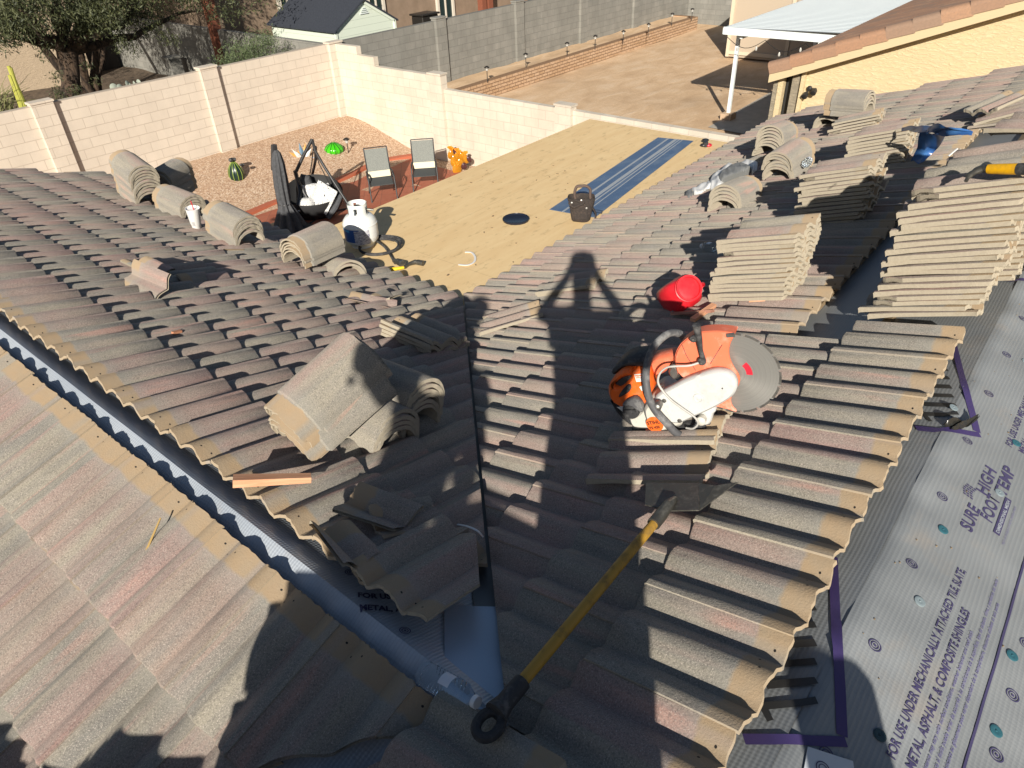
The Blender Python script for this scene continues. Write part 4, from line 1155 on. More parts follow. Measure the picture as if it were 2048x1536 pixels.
sb("trigger", M_RUB, lambda m: slab(m, SP((225, 845), (260, 790), (370, 700), (410, 700), (400, 760), (300, 820)), -.10, -.022, .004, 1))
sb("handle_grip", M_RUB, lambda m: slab(m, SP((190, 720), (250, 668), (350, 625), (425, 640), (430, 680), (380, 745), (280, 755)), -.13, -.045, .004, 1))
sb("filter_cover", M_RUB, lambda m: slab(m, SP((165, 600), (270, 535), (370, 488), (590, 484), (592, 575), (420, 560), (330, 562), (190, 655)), -.19, -.06, .010, 1))
sb("side_skirt", M_RUB, lambda m: slab(m, SP((118, 850), (180, 955), (280, 1040), (290, 1190), (230, 1150), (150, 1040), (118, 950)), -.17, -.03, .008, 1))
sb("base_plate", M_RUB, lambda m: slab(m, SP((270, 1190), (560, 1195), (900, 1180), (1080, 1170), (1110, 1230), (1090, 1275), (900, 1262), (480, 1268), (330, 1250)), -.20, -.02, .006, 1))
sb("red_foot", M_ORGD, lambda m: slab(m, SP((455, 1205), (545, 1195), (550, 1262), (470, 1268)), -.03, -.010, .003, 0))
sb("warning_sticker", M_LABEL, lambda m: (slab(m, SP((470, 598), (582, 594), (580, 680), (472, 682)), -.0305, -.0288, .0005, 0), slab(m, SP((490, 738), (600, 692), (612, 742), (508, 784)), -.0305, -.0288, .0005, 0), slab(m, SP((172, 955), (250, 948), (275, 1010), (240, 1020)), -.0305, -.0285, .0005, 0)))
sb("sticker_stripe", M_ORG, lambda m: slab(m, SP((480, 605), (574, 603), (572, 640), (482, 642)), -.0288, -.0278, .0004, 0))
me = text("STIHL", .012, None, None, None, bold=.0004, align='CENTER'); put_text(me, SM @ Matrix.Translation(S3(527, 634, -.0272)), M_LABEL, saw)
sb("fuel_cap", M_RUB, lambda m: (m.lathe([(.034, -.03), (.036, .0), (.032, .012), (.012, .013), (.011, .02), (0, .021)], 20, S3(345, 985, -.02)), m.box(S3(345, 960, .0), (.05, .012, .012))))
sb("cap_tether", M_RUBD, lambda m: slab(m, SP((280, 890), (330, 850), (440, 810), (490, 850), (515, 950), (480, 985), (430, 950), (380, 900), (300, 910)), -.03, .004, .005, 1))
sb("pink_cowl", M_ORGD, lambda m: slab(m, SP((605, 520), (760, 490), (880, 490), (880, 540), (790, 640), (690, 690), (612, 700)), -.16, -.08, .008, 1))
sb("muffler", M_STEEL, lambda m: slab(m, SP((800, 640), (850, 560), (890, 530), (925, 600), (925, 690), (850, 720)), -.14, -.05, .008, 1))
sb("spring", M_STEEL, lambda m: m.tube([S3(735+6*math.cos(t*.9)*4, 715+t*5, -.03+.012*math.sin(t*.9)) for t in range(40)], .0025, 5))
sb("wrap_handle", M_RUBD, lambda m: m.tube(smooth_path([S3(935, 560, -.20), S3(935, 470, -.19), S3(905, 375, -.17), S3(830, 318, -.13), S3(745, 335, -.06), S3(685, 430, -.01), S3(662, 560, .03), S3(664, 740, .05), S3(700, 880, .052), S3(780, 1020, .05), S3(850, 1150, .04), S3(905, 1218, .015), S3(985, 1210, -.02), S3(1050, 1150, -.06), S3(1080, 1060, -.10)], 5), .0145, 12))
sb("handle_joint", M_STEEL, lambda m: m.lathe([(.016, -.03), (.017, .0), (.012, .006), (0, .008)], 14, S3(725, 850, .052)))
sb("water_hose", mat("grey white hose", (.42, .41, .38), .5), lambda m: m.tube(smooth_path([S3(1195, 498, -.02), S3(1100, 500, .0), S3(980, 485, .01), S3(880, 492, .012), S3(800, 545, .015), S3(765, 630, .02), S3(800, 715, .025), S3(870, 810, .03), S3(960, 920, .02), S3(1040, 1010, .012), S3(1072, 1090, .01), S3(1010, 1150, .01), S3(925, 1160, .0)], 5), .0042, 8))
sb("guard_lever", M_RUB, lambda m: (m.tube([S3(1225, 500, -.03), S3(1222, 380, -.025), S3(1235, 260, -.02), S3(1245, 120, -.01)], [.010, .0085, .012, .015], 8), m.lathe([(.016, 0), (.014, .006), (0, .008)], 12, S3(1215, 490, -.02)), m.lathe([(.014, 0), (.012, .006), (0, .008)], 12, S3(1180, 262, -.02)), m.tube([S3(1180, 262, -.025), S3(1235, 240, -.02)], .012, 8)))
sb("lever_bolt", M_STEEL, lambda m: (m.lathe([(.007, 0), (.006, .004), (0, .005)], 6, S3(1210, 498, -.012)), m.lathe([(.007, 0), (.006, .004), (0, .005)], 6, S3(1180, 262, -.012))))
sb("front_roller", M_RUB, lambda m: (m.lathe([(.022, -.04), (.024, 0), (.02, .004), (0, .005)], 14, S3(1080, 1210, -.05)), m.lathe([(.022, -.04), (.024, 0), (.02, .004), (0, .005)], 14, S3(1060, 1250, -.14))))
sb("front_bracket", M_GRYP, lambda m: slab(m, SP((1040, 1040), (1120, 1000), (1200, 985), (1235, 1040), (1190, 1080), (1150, 1180), (1080, 1210), (1040, 1150)), -.09, -.04, .006, 1))
sb("water_valve", M_WHTP, lambda m: m.lathe([(.018, -.02), (.019, .004), (.013, .01), (0, .011)], 14, S3(1085, 1100, -.01)))

# ------------------------------------------------------------------ red jug
M_REDJ = mat("red plastic", (.62, .018, .025), .32, Subsurface_Weight=.0)
M_REDJ2 = mat("red plastic jug", build=worn((.64, .016, .026), (.55, .08, .08), 14, .5, .3))
jc = onR(1352, 605, .02)
ja = (-ray(1365, 570)*.85+UP*.22+CR*.30).normalized()
jx = (CR-ja*CR.dot(ja)).normalized(); jy = ja.cross(jx)
JM = Matrix((jx, jy, ja)).transposed().to_4x4(); JM = JM @ Matrix.Rotation(R(34), 4, 'Z'); JM.translation = jc-ja*.02+UP*.035
jug = thing("plastic_jug", "bright red plastic jug with a wide open mouth lying beside a tile stack", "jug", JM)
def sq(r, e, n_=32):
    out = []
    for i in range(n_):
        a = 2*math.pi*i/n_; c, s_ = math.cos(a), math.sin(a)
        k = (abs(c)**e+abs(s_)**e)**(-1/e); out.append((r*k*c, r*k*s_))
    return out
def loft(M_, secs, cap0=True, cap1=True):
    P = []; n_ = len(secs[0][0])
    for ring, z, off in secs: P += [(x+off[0], y+off[1], z) for x, y in ring]
    F_ = [(k*n_+i, k*n_+(i+1) % n_, (k+1)*n_+(i+1) % n_, (k+1)*n_+i) for k in range(len(secs)-1) for i in range(n_)]
    if cap0: F_.append(tuple(range(n_-1, -1, -1)))
    if cap1: F_.append(tuple(range((len(secs)-1)*n_, len(secs)*n_)))
    M_.add(P, F_)
M_ = MB(); M_.m = JM; o2 = (.010, .008)
loft(M_, [(sq(.078, 5), -.02, (0, 0)), (sq(.092, 5), -.005, (0, 0)), (sq(.094, 5), .06, (0, 0)), (sq(.09, 5), .13, (0, 0)), (sq(.078, 4), .165, (.006, .005)), (sq(.072, 2.2), .182, o2), (sq(.068, 2), .188, o2), (sq(.068, 2), .215, o2), (sq(.072, 2), .217, o2), (sq(.072, 2), .224, o2), (sq(.062, 2), .224, o2), (sq(.061, 2), .19, o2), (sq(.074, 3), .16, (0, 0)), (sq(.084, 5), .10, (0, 0)), (sq(.08, 5), .01, (0, 0))], cap1=True)
M_.build("body", M_REDJ2, jug, smooth=50)
M_ = MB(); M_.m = JM; M_.lathe([(.0685, .196), (.0745, .198), (.0745, .202), (.0685, .204)], 28, (*o2, 0)); M_.build("neck_ring", M_REDJ2, jug)
M_ = MB(); M_.m = JM
M_.tube(smooth_path([(.088, -.02, .02), (.125, -.02, .05), (.128, -.02, .12), (.10, -.015, .155), (.07, -.01, .175)], 5), .014, 8)
for k in range(5): M_.lathe([(.012, 0), (.013, .006), (0, .008)], 8, (.125, -.028, .04+.018*k), Matrix.Rotation(R(90), 4, 'X'))
M_.build("handle", M_REDJ2, jug)

# ------------------------------------------------------------------ roofing shovel
M_YEL = mat("scuffed yellow fibreglass", build=worn((.42, .235, .03), (.16, .10, .035), 26, .9, .45))
M_STDK = mat("scratched dark steel", build=worn((.12, .115, .10), (.24, .23, .20), 70, .6, .38, .75))
sp0 = onR(1322, 1030, .075); sp1 = onR(1035, 1375, .085)
shv = thing("roofing_shovel", "flat square bladed roofing shovel with long scuffed yellow handle lying across the tiles", "shovel", sp1)
M_ = MB(); q = [onR(1292, 966, .085), onR(1397, 967, .085), onR(1398, 1021, .075), onR(1340, 1022, .078), onR(1290, 1010, .078)]; nn = NR.normalized()
def plate(M_, q, t, nn):
    n_ = len(q); M_.add([p+nn*t/2 for p in q]+[p-nn*t/2 for p in q], [tuple(range(n_-1, -1, -1)), tuple(range(n_, 2*n_))]+[(i, (i+1) % n_, n_+(i+1) % n_, n_+i) for i in range(n_)])
plate(M_, q, .004, nn); M_.build("blade", M_STDK, shv, smooth=0)
M_ = MB(); q = [onR(1397, 967, .088), onR(1415, 974, .08), onR(1430, 972, .095), onR(1443, 976, .06), onR(1475, 965, .09), onR(1399, 1021, .07)]; plate(M_, q, .004, nn); M_.build("blade_wing", M_STDK, shv, smooth=0)
ax_ = (sp1-sp0).normalized()
M_ = MB(); M_.tube([onR(1350, 996, .088), onR(1338, 1008, .095), sp0, sp0+ax_*.05], [.008, .017, .021, .021], 12); M_.build("socket", M_STDK, shv)
M_ = MB(); M_.tube([sp0+ax_*.03, sp0.lerp(sp1, .3), sp0.lerp(sp1, .6), sp1], [.0152, .0158, .016, .0158], 14); M_.build("handle", M_YEL, shv)
gdir = ax_; gs = gdir.cross(UP).normalized()
M_ = MB(); M_.tube([sp1-ax_*.02, sp1+ax_*.05, sp1+ax_*.085], [.023, .024, .032], 12)
c_ = sp1+ax_*.112-UP*.01
ring = [c_+(gs*math.cos(t)*.027+gdir*math.sin(t)*.036) for t in [2*math.pi*i/28 for i in range(29)]]
M_.tube(ring, .013, 9, cap=False); M_.build("grip", M_RUB, shv)

# ------------------------------------------------------------------ hammer
hb = thing("hammer", "claw hammer with yellow and black handle lying on the tall tile stack", "hammer", onR(1960, 338, .63))
h0 = onR(1962, 338, .640); h1 = onR(2036, 338, .640); h2 = h1+(h1-h0)*1.1; hd = (h1-h0).normalized(); hn = NR.normalized(); hs = hn.cross(hd).normalized()
M_ = MB(); M_.tube([h0-hd*.005, h0+hd*.035], [.013, .014], 10); M_.tube(smooth_path([h0-hd*.01+hs*.045, h0+hs*.02, h0-hs*.01, h0-hs*.05-hd*.005+hn*-.006, h0-hs*.085+hd*.005-hn*.02], 4), [.019]*5+[.017]*5+[.013]*4+[.007]*3, 10, flat=.75); M_.build("head", M_STDK, hb)
M_ = MB(); M_.tube([h0+hd*.03, h0+hd*.09, h1], [.0145, .016, .0165], 12, flat=1.25); M_.build("handle", mat("bright yellow paint", build=worn((.80, .42, .005), (.35, .2, .03), 50, .4, .35)), hb)
M_ = MB(); M_.tube([h1, h1+hd*.06, h2], [.0175, .0185, .0175], 12, flat=1.2); M_.build("grip", M_RUB, hb)

# ------------------------------------------------------------------ paper cup
cb = onL(394, 457, .012); ct = (UP+CR*.10-CF*.06).normalized()
cxv = CR-ct*CR.dot(ct); CM = Matrix((cxv.normalized(), ct.cross(cxv.normalized()), ct)).transposed().to_4x4(); CM.translation = cb
cup = thing("drink_cup", "tall white foam cup with a red straw wedged between ridge tile piles", "cup", CM)
M_CUP = mat("white foam", (.80, .79, .76), .6)
M_ = MB(); M_.m = CM; M_.lathe([(0, 0), (.034, 0), (.036, .002), (.040, .045), (.044, .05), (.058, .185), (.060, .19), (.057, .19), (.055, .175)], 28); M_.build("body", M_CUP, cup)
M_ = MB(); M_.m = CM; M_.lathe([(.055, .172), (.02, .174), (0, .174)], 24); M_.build("lid", mat("dark drink", (.10, .05, .04), .2), cup)
M_ = MB(); M_.m = CM; M_.tube([(.01, 0, .17), (.0, .0, .255)], .0045, 8); M_.build("straw", M_REDP, cup)
M_ = MB(); M_.m = CM
for k, wd in enumerate((.012, .022, .022, .02)): 
    for j in range(5): a0 = -math.pi/2-.22+.09*j; z = .075-.010*k; r = .0465+ (z-.05)*.104; M_.add([(r*math.cos(a0)*1.012, r*math.sin(a0)*1.012, z), (r*math.cos(a0+.07)*1.012, r*math.sin(a0+.07)*1.012, z), (r*math.cos(a0+.07)*1.02, r*math.sin(a0+.07)*1.02, z+.006), (r*math.cos(a0)*1.02, r*math.sin(a0)*1.02, z+.006)], [(0, 1, 2, 3)])
M_.build("print", mat("grey print", (.28, .28, .30), .5), cup)

# ------------------------------------------------------------------ propane tank
pb = onZ(727, 489, DK); 
TM = Matrix.Translation(pb) @ Matrix.Diagonal((1, 1, .90, 1)) @ Matrix.Translation(-pb)
tank = thing("propane_tank", "white propane cylinder with blue label standing on the plywood deck", "gas cylinder", pb)
M_TW = mat("white tank enamel", build=worn((.72, .74, .72), (.55, .55, .52), 30, .35, .3))
M_ = MB(); M_.m = TM; M_.lathe([(.10, 0), (.105, 0), (.105, .03), (.12, .035), (.148, .07), (.155, .12), (.155, .23), (.148, .275), (.12, .315), (.07, .335), (0, .34)], 40, pb); M_.build("cylinder", M_TW, tank)
M_ = MB(); M_.m = TM; M_.lathe([(.156, .231), (.157, .238), (.1572, .242)], 40, pb); M_.build("weld_band", M_TW, tank)
def band(M_, a0, a1, z0, z1, r=.1565, n_=20, o=pb):
    P = []
    for i in range(n_+1):
        a = a0+(a1-a0)*i/n_; P += [o+Vector((r*math.cos(a), r*math.sin(a), z0)), o+Vector((r*math.cos(a), r*math.sin(a), z1))]
    M_.add(P, [(2*i, 2*i+2, 2*i+3, 2*i+1) for i in range(n_)])
va = math.atan2(-pb.y, -pb.x)
lf = 1 if (Vector((math.cos(va+.5), math.sin(va+.5), 0)).dot(CR)) < 0 else -1
M_ = MB(); M_.m = TM; a_, b_ = sorted((va+lf*.15, va+lf*1.45)); band(M_, a_, b_, .09, .225); M_.build("label", mat("blue label", (.03, .10, .32), .4), tank)
M_ = MB(); M_.m = TM; a_, b_ = sorted((va+lf*.75, va+lf*1.4)); band(M_, a_, b_, .195, .222, .1569); M_.build("label_stripe", mat("light blue stripe", (.05, .35, .65), .4), tank)
M_ = MB(); M_.m = TM; a_, b_ = sorted((va-lf*.45, va+lf*.45)); band(M_, a_, b_, .07, .215, .1569); M_.build("info_label", mat("grey information label", build=lambda n: n.color(n.mix(n.rng(n.noise(60, 3, n.mapv(n.pos(), (.6, .6, 4))), .5, .56), (.55, .55, .58), (.12, .12, .2))), rough=.5), tank)
M_ = MB(); M_.m = TM
for a0, a1, z0, z1 in ((0, 2*math.pi, .325, .345),):
    band(M_, a0, a1, z0, z1, .088, 40)
for a0, a1 in ((va-1.2, va-.45), (va-.1, va+.9), (va+1.35, va+3.2), (va+3.5, va+4.7)):
    band(M_, a0, a1, .345, .42, .088, 14); band(M_, a0, a1, .345, .42, .083, 14)
band(M_, va-1.3, va+4.75, .415, .445, .089, 50); band(M_, va-1.3, va+4.75, .415, .445, .083, 50)
M_.build("collar", M_TW, tank)
M_ = MB(); M_.m = TM; M_.lathe([(.025, .33), (.025, .37), (.015, .375), (.015, .40), (.028, .40), (.028, .42), (0, .425)], 12, pb); M_.tube([pb+Vector((0, 0, .37)), pb+Vector((.05, -.04, .375)), pb+Vector((.10, -.10, .36))], .012, 8); M_.build("valve", M_STDK, tank)
# gas hose and torch
hc = onZ(757, 495, DK+.012)
gt = thing("gas_torch", "black rubber hose coil and roofing torch with a yellow grip on the plywood deck", "torch", hc)
pts = []
for i in range(96):
    t = i/95*2*math.pi*3.2; r = .17+.012*(i/95)*3+.01*math.sin(t*.7); pts.append(hc+Vector((r*math.cos(t), r*.95*math.sin(t)-.02, .010+.012*(i/32)*.6)))
e1 = onZ(790, 527, DK+.015); pts += smooth_path([pts[-1], (pts[-1]+e1)/2+Vector((.05, .02, 0)), e1], 6)
M_ = MB(); M_.tube(pts, .0095, 7); M_.build("hose", M_RUB, gt)
M_ = MB(); t0, t1 = onZ(772, 541, DK+.03), onZ(808, 535, DK+.03); M_.tube([t0, (t0+t1)/2, t1], [.02, .017, .012], 8); M_.build("yellow_grip", mat("yellow plastic", (.75, .52, .02), .5), gt)
M_ = MB(); t2, t3, t4 = onZ(815, 529, DK+.03), onZ(830, 524, DK+.03), onZ(846, 527, DK+.03); M_.tube([t1, t2, t3, t4], [.012, .014, .022, .022], 10); M_.build("torch_pipe", M_STDK, gt)
M_ = MB(); u0, u1 = onZ(788, 521, DK+.03), onZ(803, 527, DK+.035); M_.tube([u0, u1], [.02, .03], 12); M_.build("burner_bell", M_STDK, gt)
M_ = MB(); u2 = u1+(u1-u0).normalized()*.002; M_.tube([u1, u1+(u1-u0).normalized()*.02], [.0305, .0305], 12); M_.build("bell_rim", M_STEEL, gt)

# black lid
lc = onZ(1032, 440, DK+.004)
t = thing("bucket_lid", "round black plastic bucket lid lying on the plywood deck", "lid", lc)
M_ = MB(); M_.lathe([(0, .004), (.11, .004), (.122, .010), (.128, .022), (.132, .018), (.128, .0), (0, 0)], 40, lc, ripple=lambda a: 1+.015*math.sin(a*17)); M_.build("disc", mat("navy black plastic", (.012, .015, .028), .25), t)

# deck membrane
M_BLUE = mat("dusty blue membrane", build=lambda n: (lambda o: (n.color(n.mix(n.rng(n.noise(3, 4, n.mapv(o, (1, 2, 1)), .6), .48, .66, 0, .45), (.075, .125, .22), (.18, .23, .30))), n.rough(n.noise(4, 3, o))))(n.pos()))
mm = thing("membrane_strip", "long dusty blue self adhesive membrane strip laid flat on the plywood deck", "membrane", onZ(1180, 380, DK))
q = [onZ(1099, 419, DK+.006), onZ(1190, 435, DK+.006), onZ(1387, 282, DK+.006), onZ(1316, 275, DK+.006)]
M_ = MB(); plate(M_, q, .004, UP); M_.build("sheet", M_BLUE, mm, smooth=0)
M_ = MB()
for a, b, wd in ((.30, .30, .012), (.50, .52, .02), (.60, .62, .008), (.72, .70, .006)):
    A = q[0].lerp(q[1], a); B = q[3].lerp(q[2], b); d = (q[1]-q[0]).normalized()*wd
    plate(M_, [A-d+UP*.003, A+d+UP*.003, B+d+UP*.003, B-d+UP*.003], .0012, UP)
M_.build("dust_streaks", mat("grey dust", (.30, .33, .36), .9), mm, smooth=0)

# tool bag
M_BAG = mat("worn brown canvas", build=worn((.035, .028, .025), (.085, .062, .05), 60, .8, .85, 0, .4))
M_BAGL = mat("faded brown lining", (.15, .105, .085), .9)
bp = onZ(1162, 440, DK)
bag = thing("tool_bag", "worn dark brown tool bag with a loop handle at the blue strip's end", "bag", bp)
fy = Vector((-bp.x, -bp.y, 0)).normalized(); fx = fy.cross(UP)*-1
BM = Matrix((fx, fy, UP)).transposed().to_4x4(); BM.translation = bp
bn = lambda p: Vector((p[0], p[1], p[2]))+.012*Vector((noise.noise(Vector(p)*14), noise.noise(Vector(p)*14+Vector((5, 0, 0))), noise.noise(Vector(p)*14+Vector((0, 7, 0)))))
M_ = MB(); M_.m = BM
secs = []
for z, a, b in ((0, .085, .06), (.02, .098, .072), (.10, .105, .08), (.17, .115, .085), (.22, .13, .09), (.235, .125, .086), (.20, .105, .07)):
    secs.append(([(x*a/.1, y*b/.1) for x, y in sq(.1, 3.2, 36)], z, (0, 0)))
loft(M_, secs, cap1=True)
M_.v = [BM @ bn(BM.inverted() @ p) for p in M_.v]; M_.build("body", M_BAG, bag, smooth=70)
M_ = MB(); M_.m = BM; M_.tube([bn(p) for p in smooth_path([(-.06, -.05, .20), (-.065, -.06, .27), (-.03, -.07, .315), (.03, -.07, .32), (.08, -.06, .28), (.085, -.05, .20)], 5)], .034, 8, flat=.4); M_.build("loop_handle", M_BAGL, bag)
M_ = MB(); M_.m = BM; M_.tube([bn(p) for p in smooth_path([(-.12, .06, .20), (-.08, .10, .17), (-.02, .10, .19), (.02, .095, .21), (-.06, .09, .235)], 5)], .012, 8); M_.tube(smooth_path([(.10, .03, .15), (.14, .05, .08), (.13, .08, .02), (.17, .09, .01)], 4), .014, 7, flat=.5); M_.build("strap", M_BAG, bag)
M_ = MB(); M_.m = BM
for p in ((-.09, .07, .20), (-.03, .088, .18), (.05, .08, .15), (.0, .09, .23), (.08, .06, .20)): M_.lathe([(.012, 0), (.010, .01), (0, .012)], 8, p, Matrix.Rotation(R(-80), 4, 'X'))
M_.build("rivet", M_STEEL, bag)
M_ = MB(); M_.m = BM; M_.box((0, .070, .085), (.13, .02, .11), bev=.006); M_.build("pocket", M_BAG, bag)
t = thing("pry_bar", "short dark blue tool handle sticking out behind the tool bag", "tool", onZ(1185, 420, DK+.03))
M_ = MB(); M_.tube([onZ(1172, 418, DK+.03), onZ(1204, 424, DK+.025)], [.012, .018], 8); M_.build("handle", mat("blue grey rubber", (.03, .05, .09), .5), t)

# small scraps on the deck
t = thing("cord_scrap", "short white strip of plastic curled on the plywood deck", "scrap", onZ(935, 515, DK))
M_ = MB(); M_.tube(smooth_path([onZ(x, y, DK+.008) for x, y in ((930, 504), (943, 505), (950, 514), (948, 524), (935, 530), (917, 529))], 5), .011, 6, flat=.3); M_.build("strip", M_LABEL, t)
t = thing("tape_rolls", "two small tape rolls, one black one red, with a black clamp on the deck", "tape rolls", onZ(1412, 290, DK))
def torus(M_, c, Rr, r, n1=20, n2=8, ax=None):
    A = (ax or Matrix.Identity(4)).to_3x3(); c = Vector(c); P = []; F_ = []
    for i in range(n1):
        a = 2*math.pi*i/n1
        for j in range(n2):
            b = 2*math.pi*j/n2; P.append(c+A @ Vector(((Rr+r*math.cos(b))*math.cos(a), (Rr+r*math.cos(b))*math.sin(a), r*math.sin(b))))
            F_.append((i*n2+j, ((i+1) % n1)*n2+j, ((i+1) % n1)*n2+(j+1) % n2, i*n2+(j+1) % n2))
    M_.add(P, F_)
M_ = MB(); torus(M_, onZ(1407, 290, DK+.02), .025, .014); M_.build("black_roll", M_BLACK, t)
M_ = MB(); torus(M_, onZ(1417, 290, DK+.02), .028, .014); M_.build("red_roll", M_REDP, t)
M_ = MB(); M_.tube([onZ(1412, 290, DK+.03), onZ(1412, 281, DK+.03)], [.03, .024], 10); torus(M_, onZ(1411, 280, DK+.04), .03, .012); M_.build("clamp", M_BLACK, t)

# ------------------------------------------------------------------ bottles
M_PET = mat("clear plastic", (.86, .93, .97), .06, Transmission_Weight=.92, IOR=1.12, Alpha=.85)
M_PETR = mat("white bottle cap", (.75, .76, .78), .4)
def bottle(a, b, r, label, Lb=None):
    ax = (b-a).normalized(); L = Lb or (b-a).length; x = ax.cross(UP).normalized(); M4 = Matrix((x, ax.cross(x), ax)).transposed().to_4x4(); M4.translation = a
    t = thing("water_bottle", label, "bottle", M4)
    prof = [(0, .004), (r*.8, 0), (r, .01)]
    k = 0; z = .015
    while z < L*.62: prof += [(r, z), (r*.93, z+.006)]; z += .012
    prof += [(r, L*.66), (r*.95, L*.74), (r*.45, L*.90), (r*.40, L*.93), (r*.40, L*.95)]
    M_ = MB(); M_.m = M4; M_.lathe(prof, 24); M_.build("body", M_PET, t)
    M_ = MB(); M_.m = M4; M_.lathe([(r*.48, L*.93), (r*.48, L*.995), (0, L)], 16); M_.build("cap", M_PETR, t)
    M_ = MB(); M_.m = M4
    P = []
    for i in range(13):
        an = -2.2+1.2*i/12; P += [(r*1.01*math.cos(an), r*1.01*math.sin(an), L*.42), (r*1.01*math.cos(an), r*1.01*math.sin(an), L*.60)]
    M_.add(P, [(2*i, 2*i+1, 2*i+3, 2*i+2) for i in range(12)]); M_.build("label", mat("thin label", (.62, .64, .70), .4), t)
    return t
bottle(onR(846, 1345, .075), onR(966, 1412, .06), .034, "crumpled clear water bottle lying in shade below the open valley", .205)
bottle(onR(1611, 328, .10), onR(1633, 304, .09), .033, "clear water bottle lying in the sun beside the ridge tile pile", .20)
bottle(onR(1440, 497, .035), onR(1418, 494, .035), .033, "clear water bottle in the shade behind the stack by the red jug", .20)

# ------------------------------------------------------------------ cloth by polygon
def inside(p, poly):
    x, y = p; c = False; n_ = len(poly); j = n_-1
    for i in range(n_):
        xi, yi = poly[i]; xj, yj = poly[j]
        if (yi > y) != (yj > y) and x < (xj-xi)*(y-yi)/(yj-yi)+xi: c = not c
        j = i
    return c
def edist(p, poly):
    d = 1e9; P = Vector(p)
    for i in range(len(poly)):
        a, b = Vector(poly[i]), Vector(poly[(i+1) % len(poly)]); ab = b-a; t = max(0, min(1, (P-a).dot(ab)/ab.length_squared)); d = min(d, (P-a-ab*t).length)
    return d
def cloth(M_, fn, poly, hgt, step, fold=6, seed=0, wmax=6.0, base=.01):
    xs = [p[0] for p in poly]; ys = [p[1] for p in poly]
    nx = int((max(xs)-min(xs))/step)+2; ny = int((max(ys)-min(ys))/step)+2; idx = {}; P = []
    for j in range(ny+1):
        for i in range(nx+1):
            x = min(xs)-step/2+i*step; y = min(ys)-step/2+j*step
            if inside((x, y), poly):
                e = min(1, edist((x, y), poly)/wmax); f = math.sqrt(1-(1-e)**2)
                nz = .75+.45*noise.noise(Vector((x/fold/1.6, y/fold/1.1, seed)))+.10*noise.noise(Vector((x/fold*1.5, y/fold*1.5, seed+4)))
                idx[(i, j)] = len(P); P.append(fn(x, y, base+hgt*f*nz))
    n0 = len(P); keys = list(idx); 
    for k in keys:
        x = min(xs)-step/2+k[0]*step; y = min(ys)-step/2+k[1]*step; P.append(fn(x, y, base*.2))
    F_ = []; ed = {}
    for (i, j) in keys:
        q = [(i, j), (i+1, j), (i+1, j+1), (i, j+1)]
        if all(k in idx for k in q):
            v = [idx[k] for k in q]; F_.append((v[3], v[2], v[1], v[0])); F_.append(tuple(a+n0 for a in v))
            for a, b in zip(v, v[1:]+v[:1]): ed[(a, b)] = ed.get((a, b), 0)+1
    for (a, b) in ed:
        if (b, a) not in ed: F_.append((a, b, b+n0, a+n0))
    M_.add(P, F_)
upR = lambda x, y, d: onR(x, y+4, 0)+UP*d
M_SHIRT = mat("white work shirt", (.78, .78, .76), .95); M_SHG = mat("grey shirt panel", (.24, .245, .24), .9)
t = thing("work_shirt", "crumpled white work shirt with grey panel draped over the tiles and a ridge tile pile", "shirt", onR(1450, 370, .02))
M_ = MB(); cloth(M_, upR, [(1380, 380), (1392, 374), (1416, 361), (1425, 368), (1424, 376), (1400, 385), (1388, 388)], .045, 1.2, 7, 1, 5); M_.build("sleeve", M_SHIRT, t, smooth=60)
M_ = MB(); cloth(M_, upR, [(1368, 389), (1372, 382), (1382, 380), (1388, 388), (1384, 393), (1376, 396)], .04, 1.5, 5, 3, 4); M_.build("cuff", M_SHG, t, smooth=60)
M_ = MB(); cloth(M_, upR, [(1416, 370), (1423, 352), (1438, 342), (1455, 330), (1476, 329), (1490, 324), (1505, 322), (1515, 330), (1514, 342), (1504, 348), (1496, 341), (1478, 337), (1466, 346), (1452, 362), (1442, 376), (1428, 382), (1418, 378)], .075, 1.2, 8, 7, 8, .01); M_.build("body", M_SHIRT, t, smooth=60)
M_ = MB(); cloth(M_, upR, [(1432, 366), (1444, 350), (1462, 340), (1478, 336), (1492, 340), (1500, 346), (1494, 352), (1468, 360), (1452, 368), (1440, 372)], .04, 1.2, 7, 11, 5, .065); M_.build("panel", M_SHG, t, smooth=60)

# blue membrane scrap
M_BLG = mat("glossy blue membrane", build=lambda n: (n.color(n.mix(n.rng(n.noise(9, 3, n.pos()), .4, .6), (.035, .11, .32), (.06, .17, .40)))), rough=.28)
t = thing("membrane_scrap", "folded glossy blue membrane scrap hanging over the far tile stack", "membrane", onR(1870, 290, .1))
def C2(x, y, d): return onR(1664+x/5.333, 200+y/5.333, d)
def ribbon(M_, left, right, n_=8, t_=.004):
    L_, R_ = smooth_path(left, n_), smooth_path(right, n_); m_ = min(len(L_), len(R_)); k_ = 6; P = []
    for i in range(m_):
        for j in range(k_+1): P.append(L_[i].lerp(R_[i], j/k_)+UP*.012*math.sin(j*1.3+i*.3))
    F_ = [(i*(k_+1)+j, i*(k_+1)+j+1, (i+1)*(k_+1)+j+1, (i+1)*(k_+1)+j) for i in range(m_-1) for j in range(k_)]
    M_.add(P, F_); M_.add([p-UP*t_ for p in P], [f[::-1] for f in F_])
M_ = MB(); ribbon(M_, [C2(840, 650, .02), C2(905, 520, .14), C2(925, 400, .26), C2(935, 340, .32)], [C2(975, 672, .02), C2(1110, 520, .10), C2(1190, 420, .22), C2(1215, 350, .32)]); M_.build("hanging_fold", M_BLG, t, smooth=60)
M_ = MB(); ribbon(M_, [C2(740, 312, .30), C2(850, 285, .34), C2(940, 268, .36), C2(1060, 290, .36)], [C2(745, 316, .30), C2(860, 318, .31), C2(960, 330, .33), C2(1060, 345, .33)]); M_.build("left_flap", M_BLG, t, smooth=60)
